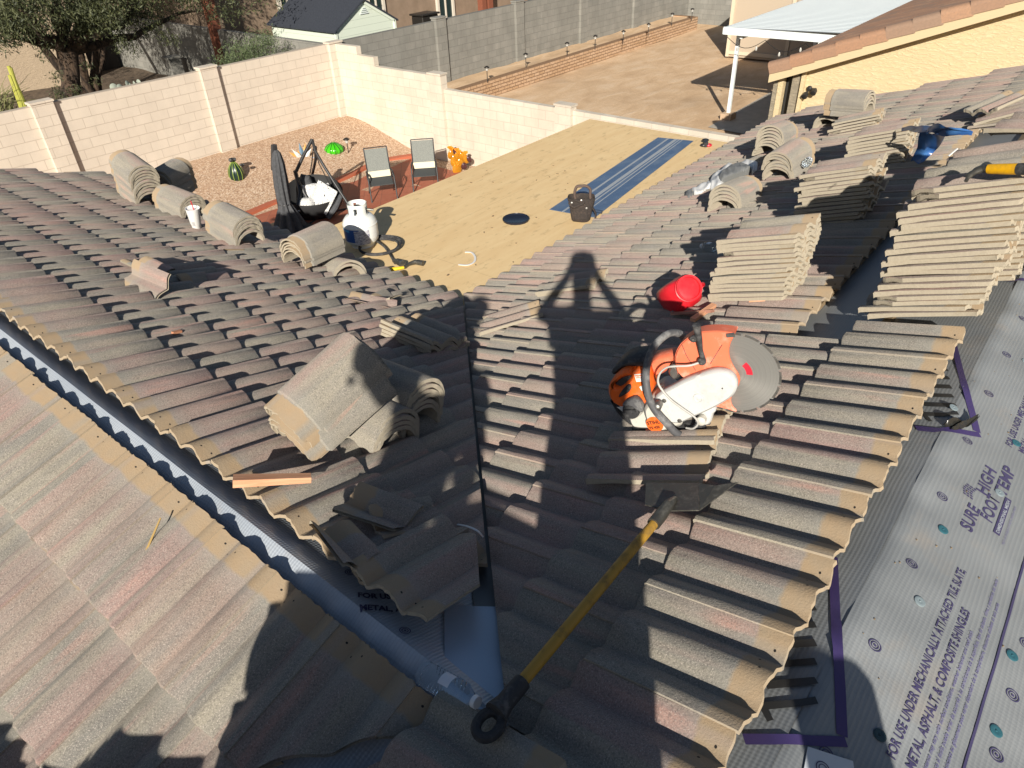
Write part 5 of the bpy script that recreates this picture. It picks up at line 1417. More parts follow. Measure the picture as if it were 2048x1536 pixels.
M_ = MB(); ribbon(M_, [C2(1010, 320, .34), C2(1130, 262, .40), C2(1250, 275, .38), C2(1495, 348, .30)], [C2(1020, 345, .33), C2(1150, 355, .31), C2(1280, 372, .30), C2(1500, 356, .29)]); M_.build("right_flap", M_BLG, t, smooth=60)

# ------------------------------------------------------------------ wood and scraps on the roof
def stick(a, b, w_, h_, label, name="lumber_scrap", mt=None, cat="wood scrap", taper=1, ta=False):
    d = (b-a); x = d.normalized(); z = NL.normalized(); m = frame((a+b)/2, x, z); t = MB(); L = d.length
    P = [(-L/2, -w_/2, -h_/2), (L/2, -w_/2*taper, -h_/2*taper), (L/2, w_/2*taper, -h_/2*taper), (-L/2, w_/2, -h_/2), (-L/2, -w_/2, h_/2), (L/2, -w_/2*taper, h_/2*taper), (L/2, w_/2*taper, h_/2*taper), (-L/2, w_/2, h_/2)]
    t.m = m; t.add(P, [(0, 3, 2, 1), (4, 5, 6, 7), (0, 1, 5, 4), (1, 2, 6, 5), (2, 3, 7, 6), (3, 0, 4, 7)])
    t.v = [m.inverted() @ p for p in t.v]; o = t.build(name, mt or M_WOOD, origin=(0, 0, 0), smooth=0); o.matrix_world = m
    return tag(o, label, cat)
stick(onL(466, 962, .05), onL(622, 956, .06), .045, .030, "orange brown lumber offcut lying at the edge of the left ridge", taper=.75)
stick(onF(270, 1155, .004), onF(321, 1036, .028), .010, .006, "thin yellow wood sliver on the near slope", mt=mat("dry splinter", (.42, .28, .10), .8), cat="splinter", taper=.5)
stick(onR(1345, 627, .02), onR(1425, 622, .03), .045, .016, "reddish board end under the red jug", mt=mat("reddish board", build=_wood((.30, .13, .09), (.42, .22, .15))))
stick(onR(1385, 640, .03), onR(1428, 610, .03), .03, .018, "pale lumber offcut slanting beside the red jug")
stick(onR(1500, 605, .0), onR(1532, 603, .0), .03, .02, "small pale wood block under the tile stack by the red jug")
stick(onL(345, 666, .01), onL(362, 662, .012), .02, .012, "tiny orange brick chip on the left slope", name="brick_chip", cat="chip", mt=mat("brick chip", (.5, .22, .12), .9))
stick(onL(447, 499, .02), onL(488, 500, .02), .010, .008, "thin brown stick with a yellow end on the left slope", cat="stick", mt=M_BATT)
stick(onR(1897, 312, .64), onR(1915, 297, .66), .006, .004, "thin pale wood splinter on the crooked tile stack", cat="splinter", mt=M_LABEL)
t = thing("cable_scrap", "thin white plastic strip bent over the valley edge", "scrap", onR(940, 1060, .05))
M_ = MB(); M_.tube(smooth_path([onR(915, 1049, .06), onR(935, 1053, .07), onR(955, 1062, .065), onR(966, 1074, .03)], 5), .0045, 6, flat=.5); M_.build("strip", M_LABEL, t)
# ------------------------------------------------------------------ back yard
def onG(px, py):
    p = onZ(px, py, GZ)
    for _ in range(6): p = onZ(px, py, gz(p.x, p.y))
    return p
def proj(p):
    d = p.dot(CF); return 1024+F_PX*p.dot(CR)/d, 768-F_PX*p.dot(CU)/d
def zat(P, py):
    lo, hi = P.z, P.z+8
    for _ in range(40):
        m_ = (lo+hi)/2
        if proj(Vector((P.x, P.y, m_)))[1] > py: lo = m_
        else: hi = m_
    return lo
def facing(P, turn=0):
    y = Vector((-P.x, -P.y, 0)).normalized(); x = y.cross(UP); m = Matrix((x, y, UP)).transposed().to_4x4(); m.translation = P
    return m @ Matrix.Rotation(R(turn), 4, 'Z')
# red tiled patio and its kerb
pts = [(505, 425), (560, 402), (650, 372), (700, 352), (760, 322), (845, 312)]
a = [onG(x, y) for x, y in pts]; 
for p in a: p.z = GZ+.006
m = MB(); P = []
edge = a+[Vector((12.3, a[-1].y-.4, GZ+.006)), Vector((12.3, 4, GZ+.006)), Vector((3, 4, GZ+.006)), Vector((a[0].x-2.5, a[0].y-.3, GZ+.006))]
m.add(edge, [tuple(range(len(edge)))[::-1]]); g = m.build("patio", M_PATIO); 
for pl in g.data.polygons:
    pass
tag(g, "red tiled patio slab between the gravel and the house", "patio", kind="structure")
kb = thing("patio_kerb", "raised red brick kerb curving between the gravel and the red patio", "kerb", a[0])
m = MB(); cp = smooth_path([a[0]-Vector((2.5, .3, 0))]+a, 6)
P = []
for i, p in enumerate(cp):
    d = (cp[min(i+1, len(cp)-1)]-cp[max(0, i-1)]).normalized(); n_ = Vector((-d.y, d.x, 0))
    P += [p-n_*.09, p-n_*.09+UP*.07, p+n_*.09+UP*.07, p+n_*.09]
m.add(P, [(4*i+k, 4*i+k+1, 4*i+5+k, 4*i+4+k) for i in range(len(cp)-1) for k in range(3)])
m.build("brick_row", mat("red kerb brick", (.40, .11, .055), .8), kb)

M_FRAME = mat("charcoal powder coat", (.028, .028, .03), .45)
M_SLING = mat("grey sling fabric", build=lambda n: (n.color(n.mix(n.rng(n.noise(50, 2, n.pos()), .4, .6), (.17, .18, .165), (.21, .22, .20)))), rough=.9)
M_SLINGD = mat("dark sling seat", (.055, .06, .06), .9); M_CREAMB = mat("cream headrest fabric", (.66, .60, .44), .9)
def sling_chair(P, turn, label, grp):
    mm = facing(P, turn) @ Matrix.Diagonal((.95, .85, .85, 1)); t = thing("sling_chair", label, "chair", mm, grp); w_ = .27
    def bd(name, mt, fn, sm=60): M_ = MB(); M_.m = mm; fn(M_); M_.build(name, mt, t, smooth=sm)
    back = [(0, -.52, 1.16), (0, -.40, .86), (0, -.28, .56)]
    def strip(a, b, wd=w_-.015, th=.012):
        def f(M_):
            A, B = Vector(a), Vector(b); n_ = (B-A).cross(Vector((1, 0, 0))).normalized()*th
            Q = [A+Vector((-wd, 0, 0)), A+Vector((wd, 0, 0)), B+Vector((wd, 0, 0)), B+Vector((-wd, 0, 0))]
            M_.add([q+n_ for q in Q]+[q-n_ for q in Q], [(0, 1, 2, 3), (7, 6, 5, 4), (0, 4, 5, 1), (1, 5, 6, 2), (2, 6, 7, 3), (3, 7, 4, 0)])
        return f
    bd("backrest", M_SLING, strip((0, -.52, 1.14), (0, -.31, .60)), 0)
    bd("headrest_band", M_CREAMB, strip((0, -.305, .615), (0, -.24, .47), w_-.01, .02), 0)
    bd("seat", M_SLINGD, strip((0, -.25, .46), (0, .22, .40)), 0)
    for s_ in (-1, 1):
        x = s_*w_
        bd("side_rail", M_FRAME, lambda M_: M_.tube([(x, -.53, 1.17), (x, -.26, .48), (x, .24, .40)], .014, 8))
        bd("leg", M_FRAME, lambda M_: M_.tube([(x*1.1, -.34, .62), (x*1.12, .12, .60), (x*1.12, .34, 0)], .016, 8))
        bd("leg", M_FRAME, lambda M_: M_.tube([(x*1.1, .10, .42), (x*1.1, -.42, 0)], .016, 8))
        bd("armrest", M_FRAME, lambda M_: M_.tube(smooth_path([(x*1.12, .13, .60), (x*1.12, -.05, .66), (x*1.12, -.22, .56), (x*1.12, -.16, .46)], 5), .013, 8))
    bd("crossbar", M_FRAME, lambda M_: M_.tube([(-w_, -.53, 1.17), (w_, -.53, 1.17)], .014, 8))
g_ = "sling chairs on the red patio"
sling_chair((onZ(741, 396, GZ)+onZ(793, 392, GZ))/2, 4, "grey sling patio chair with cream band, the one left nearer the swing", g_)
sling_chair((onZ(829, 380, GZ)+onZ(876, 372, GZ))/2, -2, "grey sling patio chair with cream band, the one nearer the orange cactus", g_)
# black lantern behind the right chair
lp = onG(839, 305); t = thing("garden_lantern", "small black domed garden light at the foot of the pale wall behind the chair", "lantern", lp)
m = MB(); m.lathe([(.07, 0), (.09, .05), (.08, .16), (.05, .22), (0, .24)], 14, lp); m.build("body", M_BLACK, t)

# closed cantilever umbrella
up_ = onZ(572, 462, GZ); H_ = zat(up_, 292)
um = thing("cantilever_umbrella", "closed charcoal cantilever umbrella hanging from its mast beside the swing chair", "umbrella", up_)
mmU = facing(up_); fX = (mmU.to_3x3() @ Vector((1, 0, 0))); fY = (mmU.to_3x3() @ Vector((0, 1, 0)))
def vpl(P, px, py, off=0):
    """picture ray meets the upright plane through P that faces the viewer"""
    n_ = Vector((-P.x, -P.y, 0)).normalized(); return hit(px, py, n_, n_.dot(P)+off)
m = MB(); m.tube([vpl(up_, 566, 470), vpl(up_, 558, 410), vpl(up_, 551, 370), vpl(up_, 548, 335)], .032, 10); m.tube([vpl(up_, 547, 340), vpl(up_, 547, 290)], .05, 8); m.build("mast", M_FRAME, um)
m = MB(); m.tube([vpl(up_, 547, 291), vpl(up_, 551, 290), vpl(up_, 552, 300)], .03, 8); m.build("arm", M_FRAME, um)
M_CHAR = mat("charcoal canvas", build=lambda n: (n.color(n.mix(n.rng(n.noise(20, 3, n.pos()), .3, .7), (.05, .052, .056), (.08, .083, .09)))), rough=.9)
def canopy(M_):
    path = [(552, 300, .03), (553, 306, .07), (556, 325, .11), (560, 350, .12), (563, 372, .125), (567, 395, .115), (570, 408, .10), (573, 420, .15), (580, 450, .26), (584, 466, .30)]
    C = [vpl(up_, x, y, .05) for x, y, r in path]; n_ = 56; P = []
    for k, (c, (_, _, r)) in enumerate(zip(C, path)):
        for i in range(n_):
            a = 2*math.pi*i/n_; f = 1+.22*math.cos(8*a+.5*math.sin(k*.7))*(.4+.1*k)+.06*math.sin(19*a+k)
            P.append(c+(fX*math.cos(a)+fY*math.sin(a))*r*f)
    M_.add(P, [(k*n_+i, (k+1)*n_+i, (k+1)*n_+(i+1) % n_, k*n_+(i+1) % n_) for k in range(len(path)-1) for i in range(n_)])
m = MB(); canopy(m); m.build("canopy", M_CHAR, um, smooth=80)
m = MB(); c = vpl(up_, 570, 408, .05); torus(m, c, .105, .012); m.build("tie", M_FRAME, um)
m = MB(); m.box(up_+UP*.04, (.9, .9, .08), bev=.02); m.build("base", M_FRAME, um)

# hanging double chair on its frame
sp = onZ(655, 425, GZ)
sw = thing("swing_chair", "hanging black double swing chair with patterned white cushions on an A shaped frame", "swing chair", sp)
def Q4(cx, cy, off=0): return vpl(sp, 520+cx/8, 260+cy/8, off)
m = MB(); m.tube([Q4(835, 150), Q4(700, 400), Q4(580, 660)], .035, 10); m.tube([Q4(560, 650), Q4(600, 800), Q4(640, 1000, .2), Q4(600, 1250, .4)], .042, 10); m.build("hanging_arm", M_FRAME, sw)
m = MB(); m.tube([Q4(835, 150), Q4(880, 330), Q4(1000, 540, .1), Q4(1200, 860, .25), Q4(1430, 1215, .5)], .03, 10); m.build("leg", M_FRAME, sw)
m = MB(); m.tube([Q4(890, 270), Q4(890, 480, -.3), Q4(840, 700, -.6), Q4(785, 880, -.8)], .03, 10); m.build("leg", M_FRAME, sw)
m = MB(); m.tube([Q4(865, 280), Q4(945, 540), Q4(1070, 780), Q4(1190, 1030)], .012, 6); m.tube([Q4(850, 300), Q4(830, 520, -.2), Q4(800, 700, -.4)], .012, 6); m.tube([Q4(620, 800, .1), Q4(700, 1000, .2), Q4(860, 1280, .3)], .022, 6); m.build("suspension_rope", M_FRAME, sw)
def bucket(M_):
    c0 = Q4(900, 1250, .1); P = []; n_ = 40; lv = 10
    for k in range(lv):
        f = k/(lv-1)
        for i in range(n_):
            a = 2*math.pi*i/n_; rx = .62*(1-.45*(f**2.5)); ry = .42*(1-.4*f**2); back = max(0, -math.sin(a))
            z = .52*(1-f)+back*.38*(1-f)-.12*(1-f)*abs(math.sin(a)) if f < 1 else 0
            P.append(c0+fX*rx*math.cos(a)+fY*ry*math.sin(a)+UP*(z-.18))
    M_.add(P, [(k*n_+i, (k+1)*n_+i, (k+1)*n_+(i+1) % n_, k*n_+(i+1) % n_) for k in range(lv-1) for i in range(n_)]+[tuple(range((lv-1)*n_, lv*n_))])
M_WICK = mat("black wicker", (.022, .022, .023), .6)
m = MB(); bucket(m); m.build("basket", M_WICK, sw, smooth=80)
M_PAT = mat("white patterned cushion", build=lambda n: n.color(n.mix(n.rng(n.vor(30, n.pos(), feature='DISTANCE_TO_EDGE'), .02, .06), (.06, .06, .07), (.70, .70, .68))), rough=.9)
def cush(name, c, fx, fz, w_, h_, t_, mt):
    z = fz.normalized(); x = (fx-z*fx.dot(z)).normalized(); y = z.cross(x); M_ = MB(); mm = Matrix((x, y, z)).transposed().to_4x4(); mm.translation = c; M_.m = mm
    n_ = 12; P = []; F_ = []
    for sgn in (1, -1):
        for j in range(n_+1):
            for i in range(n_+1):
                u, v = i/n_*2-1, j/n_*2-1; hgt = t_*(1-abs(u)**3)*(1-abs(v)**3); P.append((u*w_/2, v*h_/2, sgn*hgt))
    N = (n_+1)**2
    for j in range(n_):
        for i in range(n_):
            a = j*(n_+1)+i; F_ += [(a, a+1, a+n_+2, a+n_+1), (N+a, N+a+n_+1, N+a+n_+2, N+a+1)]
    M_.add(P, F_); M_.build(name, mt, sw, smooth=70)
cush("back_cushion", Q4(900, 980, .05), fX+UP*.15, fY*.8+UP*.5, .56, .34, .10, M_PAT)
cush("seat_cushion", Q4(1000, 1080, .30), fX*.5-UP*.8, fY*.6+fX*.4+UP*.35, .55, .5, .09, M_PAT)
cush("seat_cushion", Q4(730, 1190, .35), fX+UP*.2, fY*.7+UP*.7, .34, .30, .08, M_PAT)
m = MB(); m.tube([Q4(640, 770, -.1), Q4(730, 800, -.1), Q4(790, 900, -.1)], [.10, .13, .10], 10); m.build("bolster", M_CHAR, sw)
m = MB(); m.tube([Q4(1310, 1020, .3), Q4(1200, 1220, .35), Q4(1080, 1400, .4)], [.06, .12, .10], 10, flat=.6); m.build("arm_cushion", M_CHAR, sw)
m = MB(); m.tube([sp+fX*-.6, sp+fX*.6], .03, 8); m.tube([sp-fY*.6-fX*.4, sp+fY*.6+fX*.5], .03, 8); m.build("floor_frame", M_FRAME, sw)

# cactus ornaments
def ribbed(P, r, h_, mt, mt2, name, label, ribs=12, sq=1.0, crown=None):
    t = thing(name, label, "garden ornament", P)
    prof = [(r*.55, 0)]+[(r*(math.sin(math.pi*(.16+.80*k/12))**.8), h_*k/12) for k in range(1, 13)]+[(0, h_*1.0)]
    m = MB(); n_ = ribs*6
    m.lathe(prof, n_, P, ripple=lambda a: 1+.10*abs(math.cos(a*ribs/2))**.6); m.build("body", mt, t, smooth=70)
    m = MB()
    for i in range(ribs):
        a = 2*math.pi*i/ribs; m.tube([P+Vector((q*1.09*math.cos(a), q*1.09*math.sin(a), z)) for q, z in prof[1:-1]], r*.045, 5)
    m.build("rib", mt2, t); t_ = t
    if crown:
        for k, (ox, oz, rr) in enumerate(crown):
            m = MB(); c = P+fX*ox+UP*oz; m.lathe([(rr*.3, 0), (rr, rr*.8), (rr*.8, rr*1.2), (0, rr*.9)], 12, c, ripple=lambda a: 1+.25*math.cos(6*a)); m.build("flower", M_BLACK, t)
    return t
p = onG(477, 366)
ribbed(p, .155, .50, mat("dark green enamel", (.008, .025, .02), .3), mat("yellow green enamel", (.26, .36, .05), .4), "cactus_ornament", "dark metal cactus with yellow green ribs and black flowers standing in the gravel", 10, crown=[(0, .48, .08), (-.18, .36, .055)])
p = onG(670, 309)
ribbed(p, .22, .30, mat("bright green glaze", (.05, .42, .01), .12), mat("deep green glaze", (.01, .10, .01), .15), "barrel_ornament", "glossy bright green barrel cactus ornament in the gravel", 12)
# metal agave
p = onG(608, 322); t = thing("agave_ornament", "metal agave ornament with white, blue and orange blades behind the umbrella", "garden ornament", p)
cols = [mat("white enamel", (.7, .72, .7), .4), mat("steel blue enamel", (.12, .20, .28), .4), mat("orange enamel", (.55, .30, .08), .4)]
for k in range(14):
    a = -1.5+3.0*k/13+.1*math.sin(k*5); L = .42+.1*math.sin(k*3); m = MB(); d = fX*math.sin(a)*.75+UP*math.cos(a)*.9+fY*.3*math.sin(k*2.3)
    sd_ = d.cross(fY).normalized(); m.add([p-sd_*.02, p+sd_*.02, p+d*L*.5+sd_*.05, p+d*L, p+d*L*.5-sd_*.05, p+d*L*.5+fY*.03], [(0, 1, 2, 5), (5, 2, 3), (5, 3, 4), (0, 5, 4)]); m.add([p-sd_*.02-fY*.004, p+sd_*.02-fY*.004, p+d*L*.5+sd_*.05-fY*.004, p+d*L-fY*.004, p+d*L*.5-sd_*.05-fY*.004], [(4, 3, 2, 1, 0)])
    m.build("blade", cols[k % 3], t, smooth=0)
p = onG(698, 311); path_light(p, "single dark mushroom shaped path light in the gravel by the green ornament", "path lights in the gravel", .42)
# orange prickly pear
p = onG(912, 345); t = thing("prickly_pear_ornament", "orange and amber metal prickly pear ornament with flowers by the pale wall", "garden ornament", p)
M_AMB = mat("amber glaze", build=lambda n: n.color(n.mix(n.noise(9, 2, n.pos()), (.50, .22, .01), (.30, .12, .01))), rough=.15); M_ORF = mat("orange flower enamel", (.85, .28, .02), .4); M_PDK = mat("dark red enamel", (.06, .02, .02), .4)
for k, (cx, cy, rx, ry, tilt, dk) in enumerate(((914, 338, 9, 12, 0, 0), (908, 321, 7, 12, -10, 0), (903, 308, 7, 10, -25, 0), (921, 325, 7, 9, 10, 0), (914, 311, 6, 9, 5, 0), (924, 312, 6, 9, 10, 0), (932, 318, 6, 9, 20, 0), (928, 332, 6, 7, 20, 1), (938, 318, 5, 7, 30, 1), (911, 303, 5, 8, 0, 1))):
    c = vpl(p, cx, cy); s_ = (Vector((p.x, p.y, 0))).length/F_PX*1.06; m = MB(); n_ = 18; P = []
    for q, yy in ((0, .012), (1, .02), (2, .012), (3, -.012), (4, -.02)):
        f = (1, .7, 1, 1, .7)[q]
    ring = [(math.cos(2*math.pi*i/n_)*rx*s_, math.sin(2*math.pi*i/n_)*ry*s_) for i in range(n_)]
    ca, sa = math.cos(R(tilt)), math.sin(R(tilt))
    def pt(x, z, yy): return c+fX*(x*ca+z*sa)+UP*(-x*sa+z*ca)+fY*yy
    P = [pt(x, z, 0) for x, z in ring]+[pt(x*.75, z*.75, .025) for x, z in ring]+[pt(x*.75, z*.75, -.025) for x, z in ring]+[pt(0, 0, .035), pt(0, 0, -.035)]
    F_ = []
    for i in range(n_):
        j = (i+1) % n_; F_ += [(i, j, n_+j, n_+i), (n_+i, n_+j, 3*n_), (j, i, 2*n_+i, 2*n_+j), (2*n_+j, 2*n_+i, 3*n_+1)]
    m.add(P, F_); m.build("pad", M_PDK if dk else M_AMB, t)
for cx, cy in ((900, 297), (903, 299), (914, 301), (918, 305), (931, 307), (928, 311), (911, 327), (913, 331)):
    m = MB(); c = vpl(p, cx, cy, .04); m.lathe([(.01, -.03), (.05, .03), (.055, .05), (.02, .04), (0, .05)], 10, c, ripple=lambda a: 1+.3*math.cos(5*a)); m.build("flower", M_ORF, t)

# ------------------------------------------------------------------ plants behind the back wall
def leafmat(name, c1, c2, tr=.25):
    def f(n):
        at = n.n("Attribute"); at.attribute_name = "tint"; sc = n.n("SeparateColor"); n.l(at.outputs[0], sc.inputs[0])
        n.color(n.mix(sc.outputs[0], c1, c2)); n.b.inputs["Roughness"].default_value = .65
    return mat(name, build=f)
M_LEAF = leafmat("mesquite leaf", (.022, .030, .012), (.085, .095, .035)); M_LEAFS = leafmat("pale shrub leaf", (.045, .07, .028), (.15, .19, .085))  # mesquite tones darkened to stand in for the deep shade there
M_BARK = mat("mesquite bark", build=lambda n: (lambda o: (n.color(n.mix(n.rng(n.noise(5, 5, n.mapv(o, (2, 2, .5)), .7), .4, .6), (.018, .012, .008), (.10, .065, .042))), n.bump(n.noise(7, 5, n.mapv(o, (3, 3, .6)), .7), 1.0, .05)))(n.pos()), rough=.95)
def leaves(M_, c, rad, n_, size, rr, droop=0.0, squash=(1, 1, 1)):
    P = []; F_ = []
    for _ in range(n_):
        d = Vector((rr.gauss(0, 1), rr.gauss(0, 1), rr.gauss(0, 1))); d = d.normalized()*(rr.random()**.45)*rad; d = Vector((d.x*squash[0], d.y*squash[1], d.z*squash[2]))
        p = c+d; a = Vector((rr.gauss(0, 1), rr.gauss(0, 1), rr.gauss(0, 1)-droop)).normalized(); b = a.cross(Vector((rr.gauss(0, 1), rr.gauss(0, 1), rr.gauss(0, 1)))).normalized()
        s_ = size*rr.uniform(.6, 1.4); k = len(M_.v); v = rr.random()
        M_.v += [p, p+a*s_+b*s_*.28, p+a*s_*2.2, p+a*s_-b*s_*.28]; M_.f.append([k, k+1, k+2, k+3]); M_.uv.append([(.5, .5)]*4); M_.t.append((v, v, v, 1)); M_.mi.append(0)
def branch(M_, a, b, r0, r1, rr, n_=6, wob=.12):
    pts = []; L = (b-a).length
    for i in range(n_+1):
        f = i/n_; pts.append(a.lerp(b, f)+Vector((rr.uniform(-1, 1), rr.uniform(-1, 1), rr.uniform(-.5, .5)))*wob*L*math.sin(math.pi*f)*.5)
    M_.tube(pts, [r0+(r1-r0)*i/n_ for i in range(n_+1)], 8); return pts
rr = random.Random(42)
Y_ = 20.5
tb = onY(112, 225, Y_); tb.z = -5.2
tree = thing("mesquite_tree", "old mesquite tree with rough dark trunk and drooping foliage behind the back wall", "tree", tb)
m = MB(); fork = onY(133, 95, Y_)
m.tube([tb-UP*.1, tb.lerp(fork, .3)+Vector((-.08, 0, 0)), tb.lerp(fork, .65)+Vector((.07, 0, 0)), fork], [.33, .25, .21, .24], 14)
lim = []
ends = [(40, 20, 19), (90, -60, 21), (180, -40, 20), (260, 5, 19.5), (-60, 10, 21), (330, -30, 21), (400, 20, 20.5), (215, 40, 19.6), (20, 70, 20.4), (140, -150, 22), (300, -120, 22), (0, -120, 22)]
for ex, ey, yy in ends:
    e = onY(ex, ey, yy); p = branch(m, fork-UP*.1, e, .12, .03, rr, 7, .16); lim.append(p)
m.build("trunk", M_BARK, tree, smooth=60)
m = MB()
for p in lim:
    for q in p[4:]:
        for _ in range(3): leaves(m, q+UP*.25+Vector((rr.gauss(0, .4), rr.gauss(0, .4), rr.gauss(0, .25))), rr.uniform(.3, .6), 190, .045, rr, .5, (1, 1, .6))
for ex, ey, yy, rad, n_ in ((60, 70, 19, .45, 420), (20, 60, 19, .5, 500), (90, 55, 19, .5, 500), (150, 40, 19.5, .7, 900), (200, 55, 19, .6, 700), (225, 45, 19, .5, 700), (0, 90, 20, .5, 300), (305, 55, 19.6, .35, 330), (330, 72, 19.6, .3, 240), (350, 80, 19.6, .22, 120), (240, 80, 19.4, .2, 110), (280, 10, 20, .8, 900), (330, 0, 20, .7, 700), (380, -10, 20, .6, 500), (110, 150, 20, .22, 150), (115, 185, 19.9, .25, 220), (150, 180, 19.9, .22, 160), (175, 130, 19.8, .18, 70), (190, 160, 19.8, .2, 80), (235, 95, 19.8, .22, 120), (255, 85, 19.8, .3, 140), (265, 100, 20.0, .3, 170), (85, 110, 20, .2, 90), (30, 25, 20, 1.0, 1500), (120, 5, 20, 1.2, 1800), (200, 0, 20, 1.0, 1500)):
    leaves(m, onY(ex, ey-(22 if ey > 20 and rad > .42 else 0), yy), rad*.85, int(n_*.7), .036, rr, 1.2, (1, 1, .9))
for _ in range(120):  # extra foliage above the view, added to shade the area below
    ex = rr.uniform(-300, 620); ey = rr.uniform(-420, 10); leaves(m, onY(ex, ey, rr.uniform(19, 25)), rr.uniform(.5, 1.1), 200, .06, rr, .6, (1, 1, .6))
m.build("crown", M_LEAF, tree, smooth=0)
# second tree added further back to shade the house walls
tb2 = Vector((9.5, 24.5, -5.2)); t2 = thing("mesquite_tree", "mesquite tree farther back, added to shade the walls behind it", "tree", tb2)
m = MB(); lim = []
for e in ((7.5, 25.5, .5), (10.5, 24, .8), (12, 26, 1.0), (8.5, 23.5, 1.6)): lim.append(branch(m, tb2, Vector(e), .14, .04, rr, 8, .14))
m.build("trunk", M_BARK, t2, smooth=60); m = MB()
for p in lim:
    for q in p[5:]:
        for _ in range(4): leaves(m, q+Vector((rr.gauss(0, .9), rr.gauss(0, .9), rr.gauss(0, .4))), rr.uniform(.5, .9), 170, .07, rr, .5, (1, 1, .6))
m.build("crown", M_LEAF, t2, smooth=0)
# shrub
sc_ = onY(505, 108, 19.0); sb_ = Vector((sc_.x, 19, -5.2))
t = thing("leafy_shrub", "pale green leafy shrub rising above the back wall near the shed", "shrub", sb_)
m = MB(); mw = MB(); tips = []
for k in range(26):
    a = rr.uniform(0, 6.28); e = sc_+Vector((math.cos(a)*rr.uniform(.3, 1.15), math.sin(a)*rr.uniform(.2, .7), rr.uniform(-.2, .42))); branch(mw, sb_+Vector((math.cos(a)*.1, 0, 0)), e, .02, .006, rr, 4, .1); tips.append(e)
mw.build("stem", M_BARK, t)
for e in tips: leaves(m, e, rr.uniform(.22, .4), 230, .028, rr, -.5, (1, 1, 1.0))
leaves(m, sc_-UP*.35, 1.1, 2600, .03, rr, 0, (1.05, .6, .5))
m.build("crown", M_LEAFS, t, smooth=0)
# prickly pear and euphorbia by the wall
t = thing("prickly_pear", "pale round prickly pear pads peeping over the back wall", "cactus", onY(265, 190, 17.4))
for k, (cx, cy, r_) in enumerate(((228, 175, 5), (241, 176, 5), (256, 169, 5), (262, 172, 4), (270, 170, 5), (278, 167, 5), (277, 173, 4))):
    c = onY(cx, cy, 17.4); s_ = r_*17.4/F_PX*1.45; m = MB(); m.lathe([(0, -.02), (s_*.8, -.015), (s_, 0), (s_*.8, .015), (0, .02)], 14, c, Matrix.Rotation(R(70), 4, 'X') @ Matrix.Rotation(R(20*k), 4, 'Y')); m.tube([c-UP*.6, c-UP*s_*.8], .03, 5); m.build("pad", mat("dusty cactus pad", (.30, .33, .27), .8), t)
t = thing("yellow_cactus", "tall yellow green columnar cactus stems above the wall at the left edge", "cactus", onY(35, 230, 17.6))
for a_, b_ in (((17, 132), (44, 222)), ((21, 135), (34, 222)), ((29, 160), (47, 222)), ((19, 150), (38, 224))):
    m = MB(); p0, p1 = onY(*a_, 17.6), onY(*b_, 17.6); p1 = p1-UP*.5; m.tube([p0, p0.lerp(p1, .5)+Vector((.03, 0, 0)), p1], [.035, .05, .055], 8); m.build("stem", mat("yellow green skin", (.36, .36, .06), .6), t)
t = thing("grass_clump", "dry arching grass clump behind the wall at the left picture edge", "grass", onY(10, 240, 17.8))
m = MB()
for k in range(90):
    b = onY(5+rr.uniform(-25, 25), 240, 17.8+rr.uniform(-.2, .3)); d = Vector((rr.gauss(0, .5), rr.gauss(0, .3), 1.2)).normalized(); L = rr.uniform(.6, 1.2); e = b+d*L+Vector((d.x*.4, 0, -.25))
    m.tube([b, b.lerp(e, .5)+UP*.15, e], [.008, .007, .002], 4)
m.build("blades", mat("dry grass", (.20, .20, .08), .8), t)
# loose stones and branches in shade, as small debris on deck
t = thing("leaf_debris", "few dry leaf crumbs on the plywood deck", "debris", onZ(990, 480, DK), None); t["kind"] = "stuff"
m = MB()
for k in range(46):
    p = onZ(rr.uniform(860, 1290), rr.uniform(330, 570), DK+.003)
    if not (3.5 < p.x < 8.3 and 3.6 < p.y < 5.5): continue
    m.box(p, (rr.uniform(.008, .03), rr.uniform(.006, .014), .006), Matrix.Rotation(rr.uniform(0, 3), 3, 'Z'))
m.build("crumbs", M_BATT, t)
# ------------------------------------------------------------------ printing on the underlayment
def eP(x, y, d=.0022):
    """point on the wavy underlayment of the back slope"""
    if y > .10:
        r = Vector((x, y, zE(y))).normalized(); return r*((CRR+DD+d+.002)/NR.dot(r))
    b = (.10-y)/3.0; return Vector((x, y, eS((x+3)/13, b).z+d))
def eproj(d=.0022): return lambda v: eP(v[0], v[1], d)
def flatm(x, y, rot=0): return Matrix.Translation((x, y, 0)) @ Matrix.Rotation(rot, 4, 'Z')
M_PTXT = mat("violet print", (.06, .052, .125), .55); M_PTXS = mat("small violet print", (.14, .13, .26), .55)
def etext(s_, x, y, size, L=None, mt=None, bold=.0, d=.0022, shear=0):
    me = text(s_, size, None, None, None, bold=bold, shear=shear)
    if L:
        w_ = max(v.co.x for v in me.vertices); k = L/w_
        for v in me.vertices: v.co.x *= k
    return put_text(me, flatm(x, y), mt or M_PTXT, house, "printed_text", eproj(d))
PER = 1.368
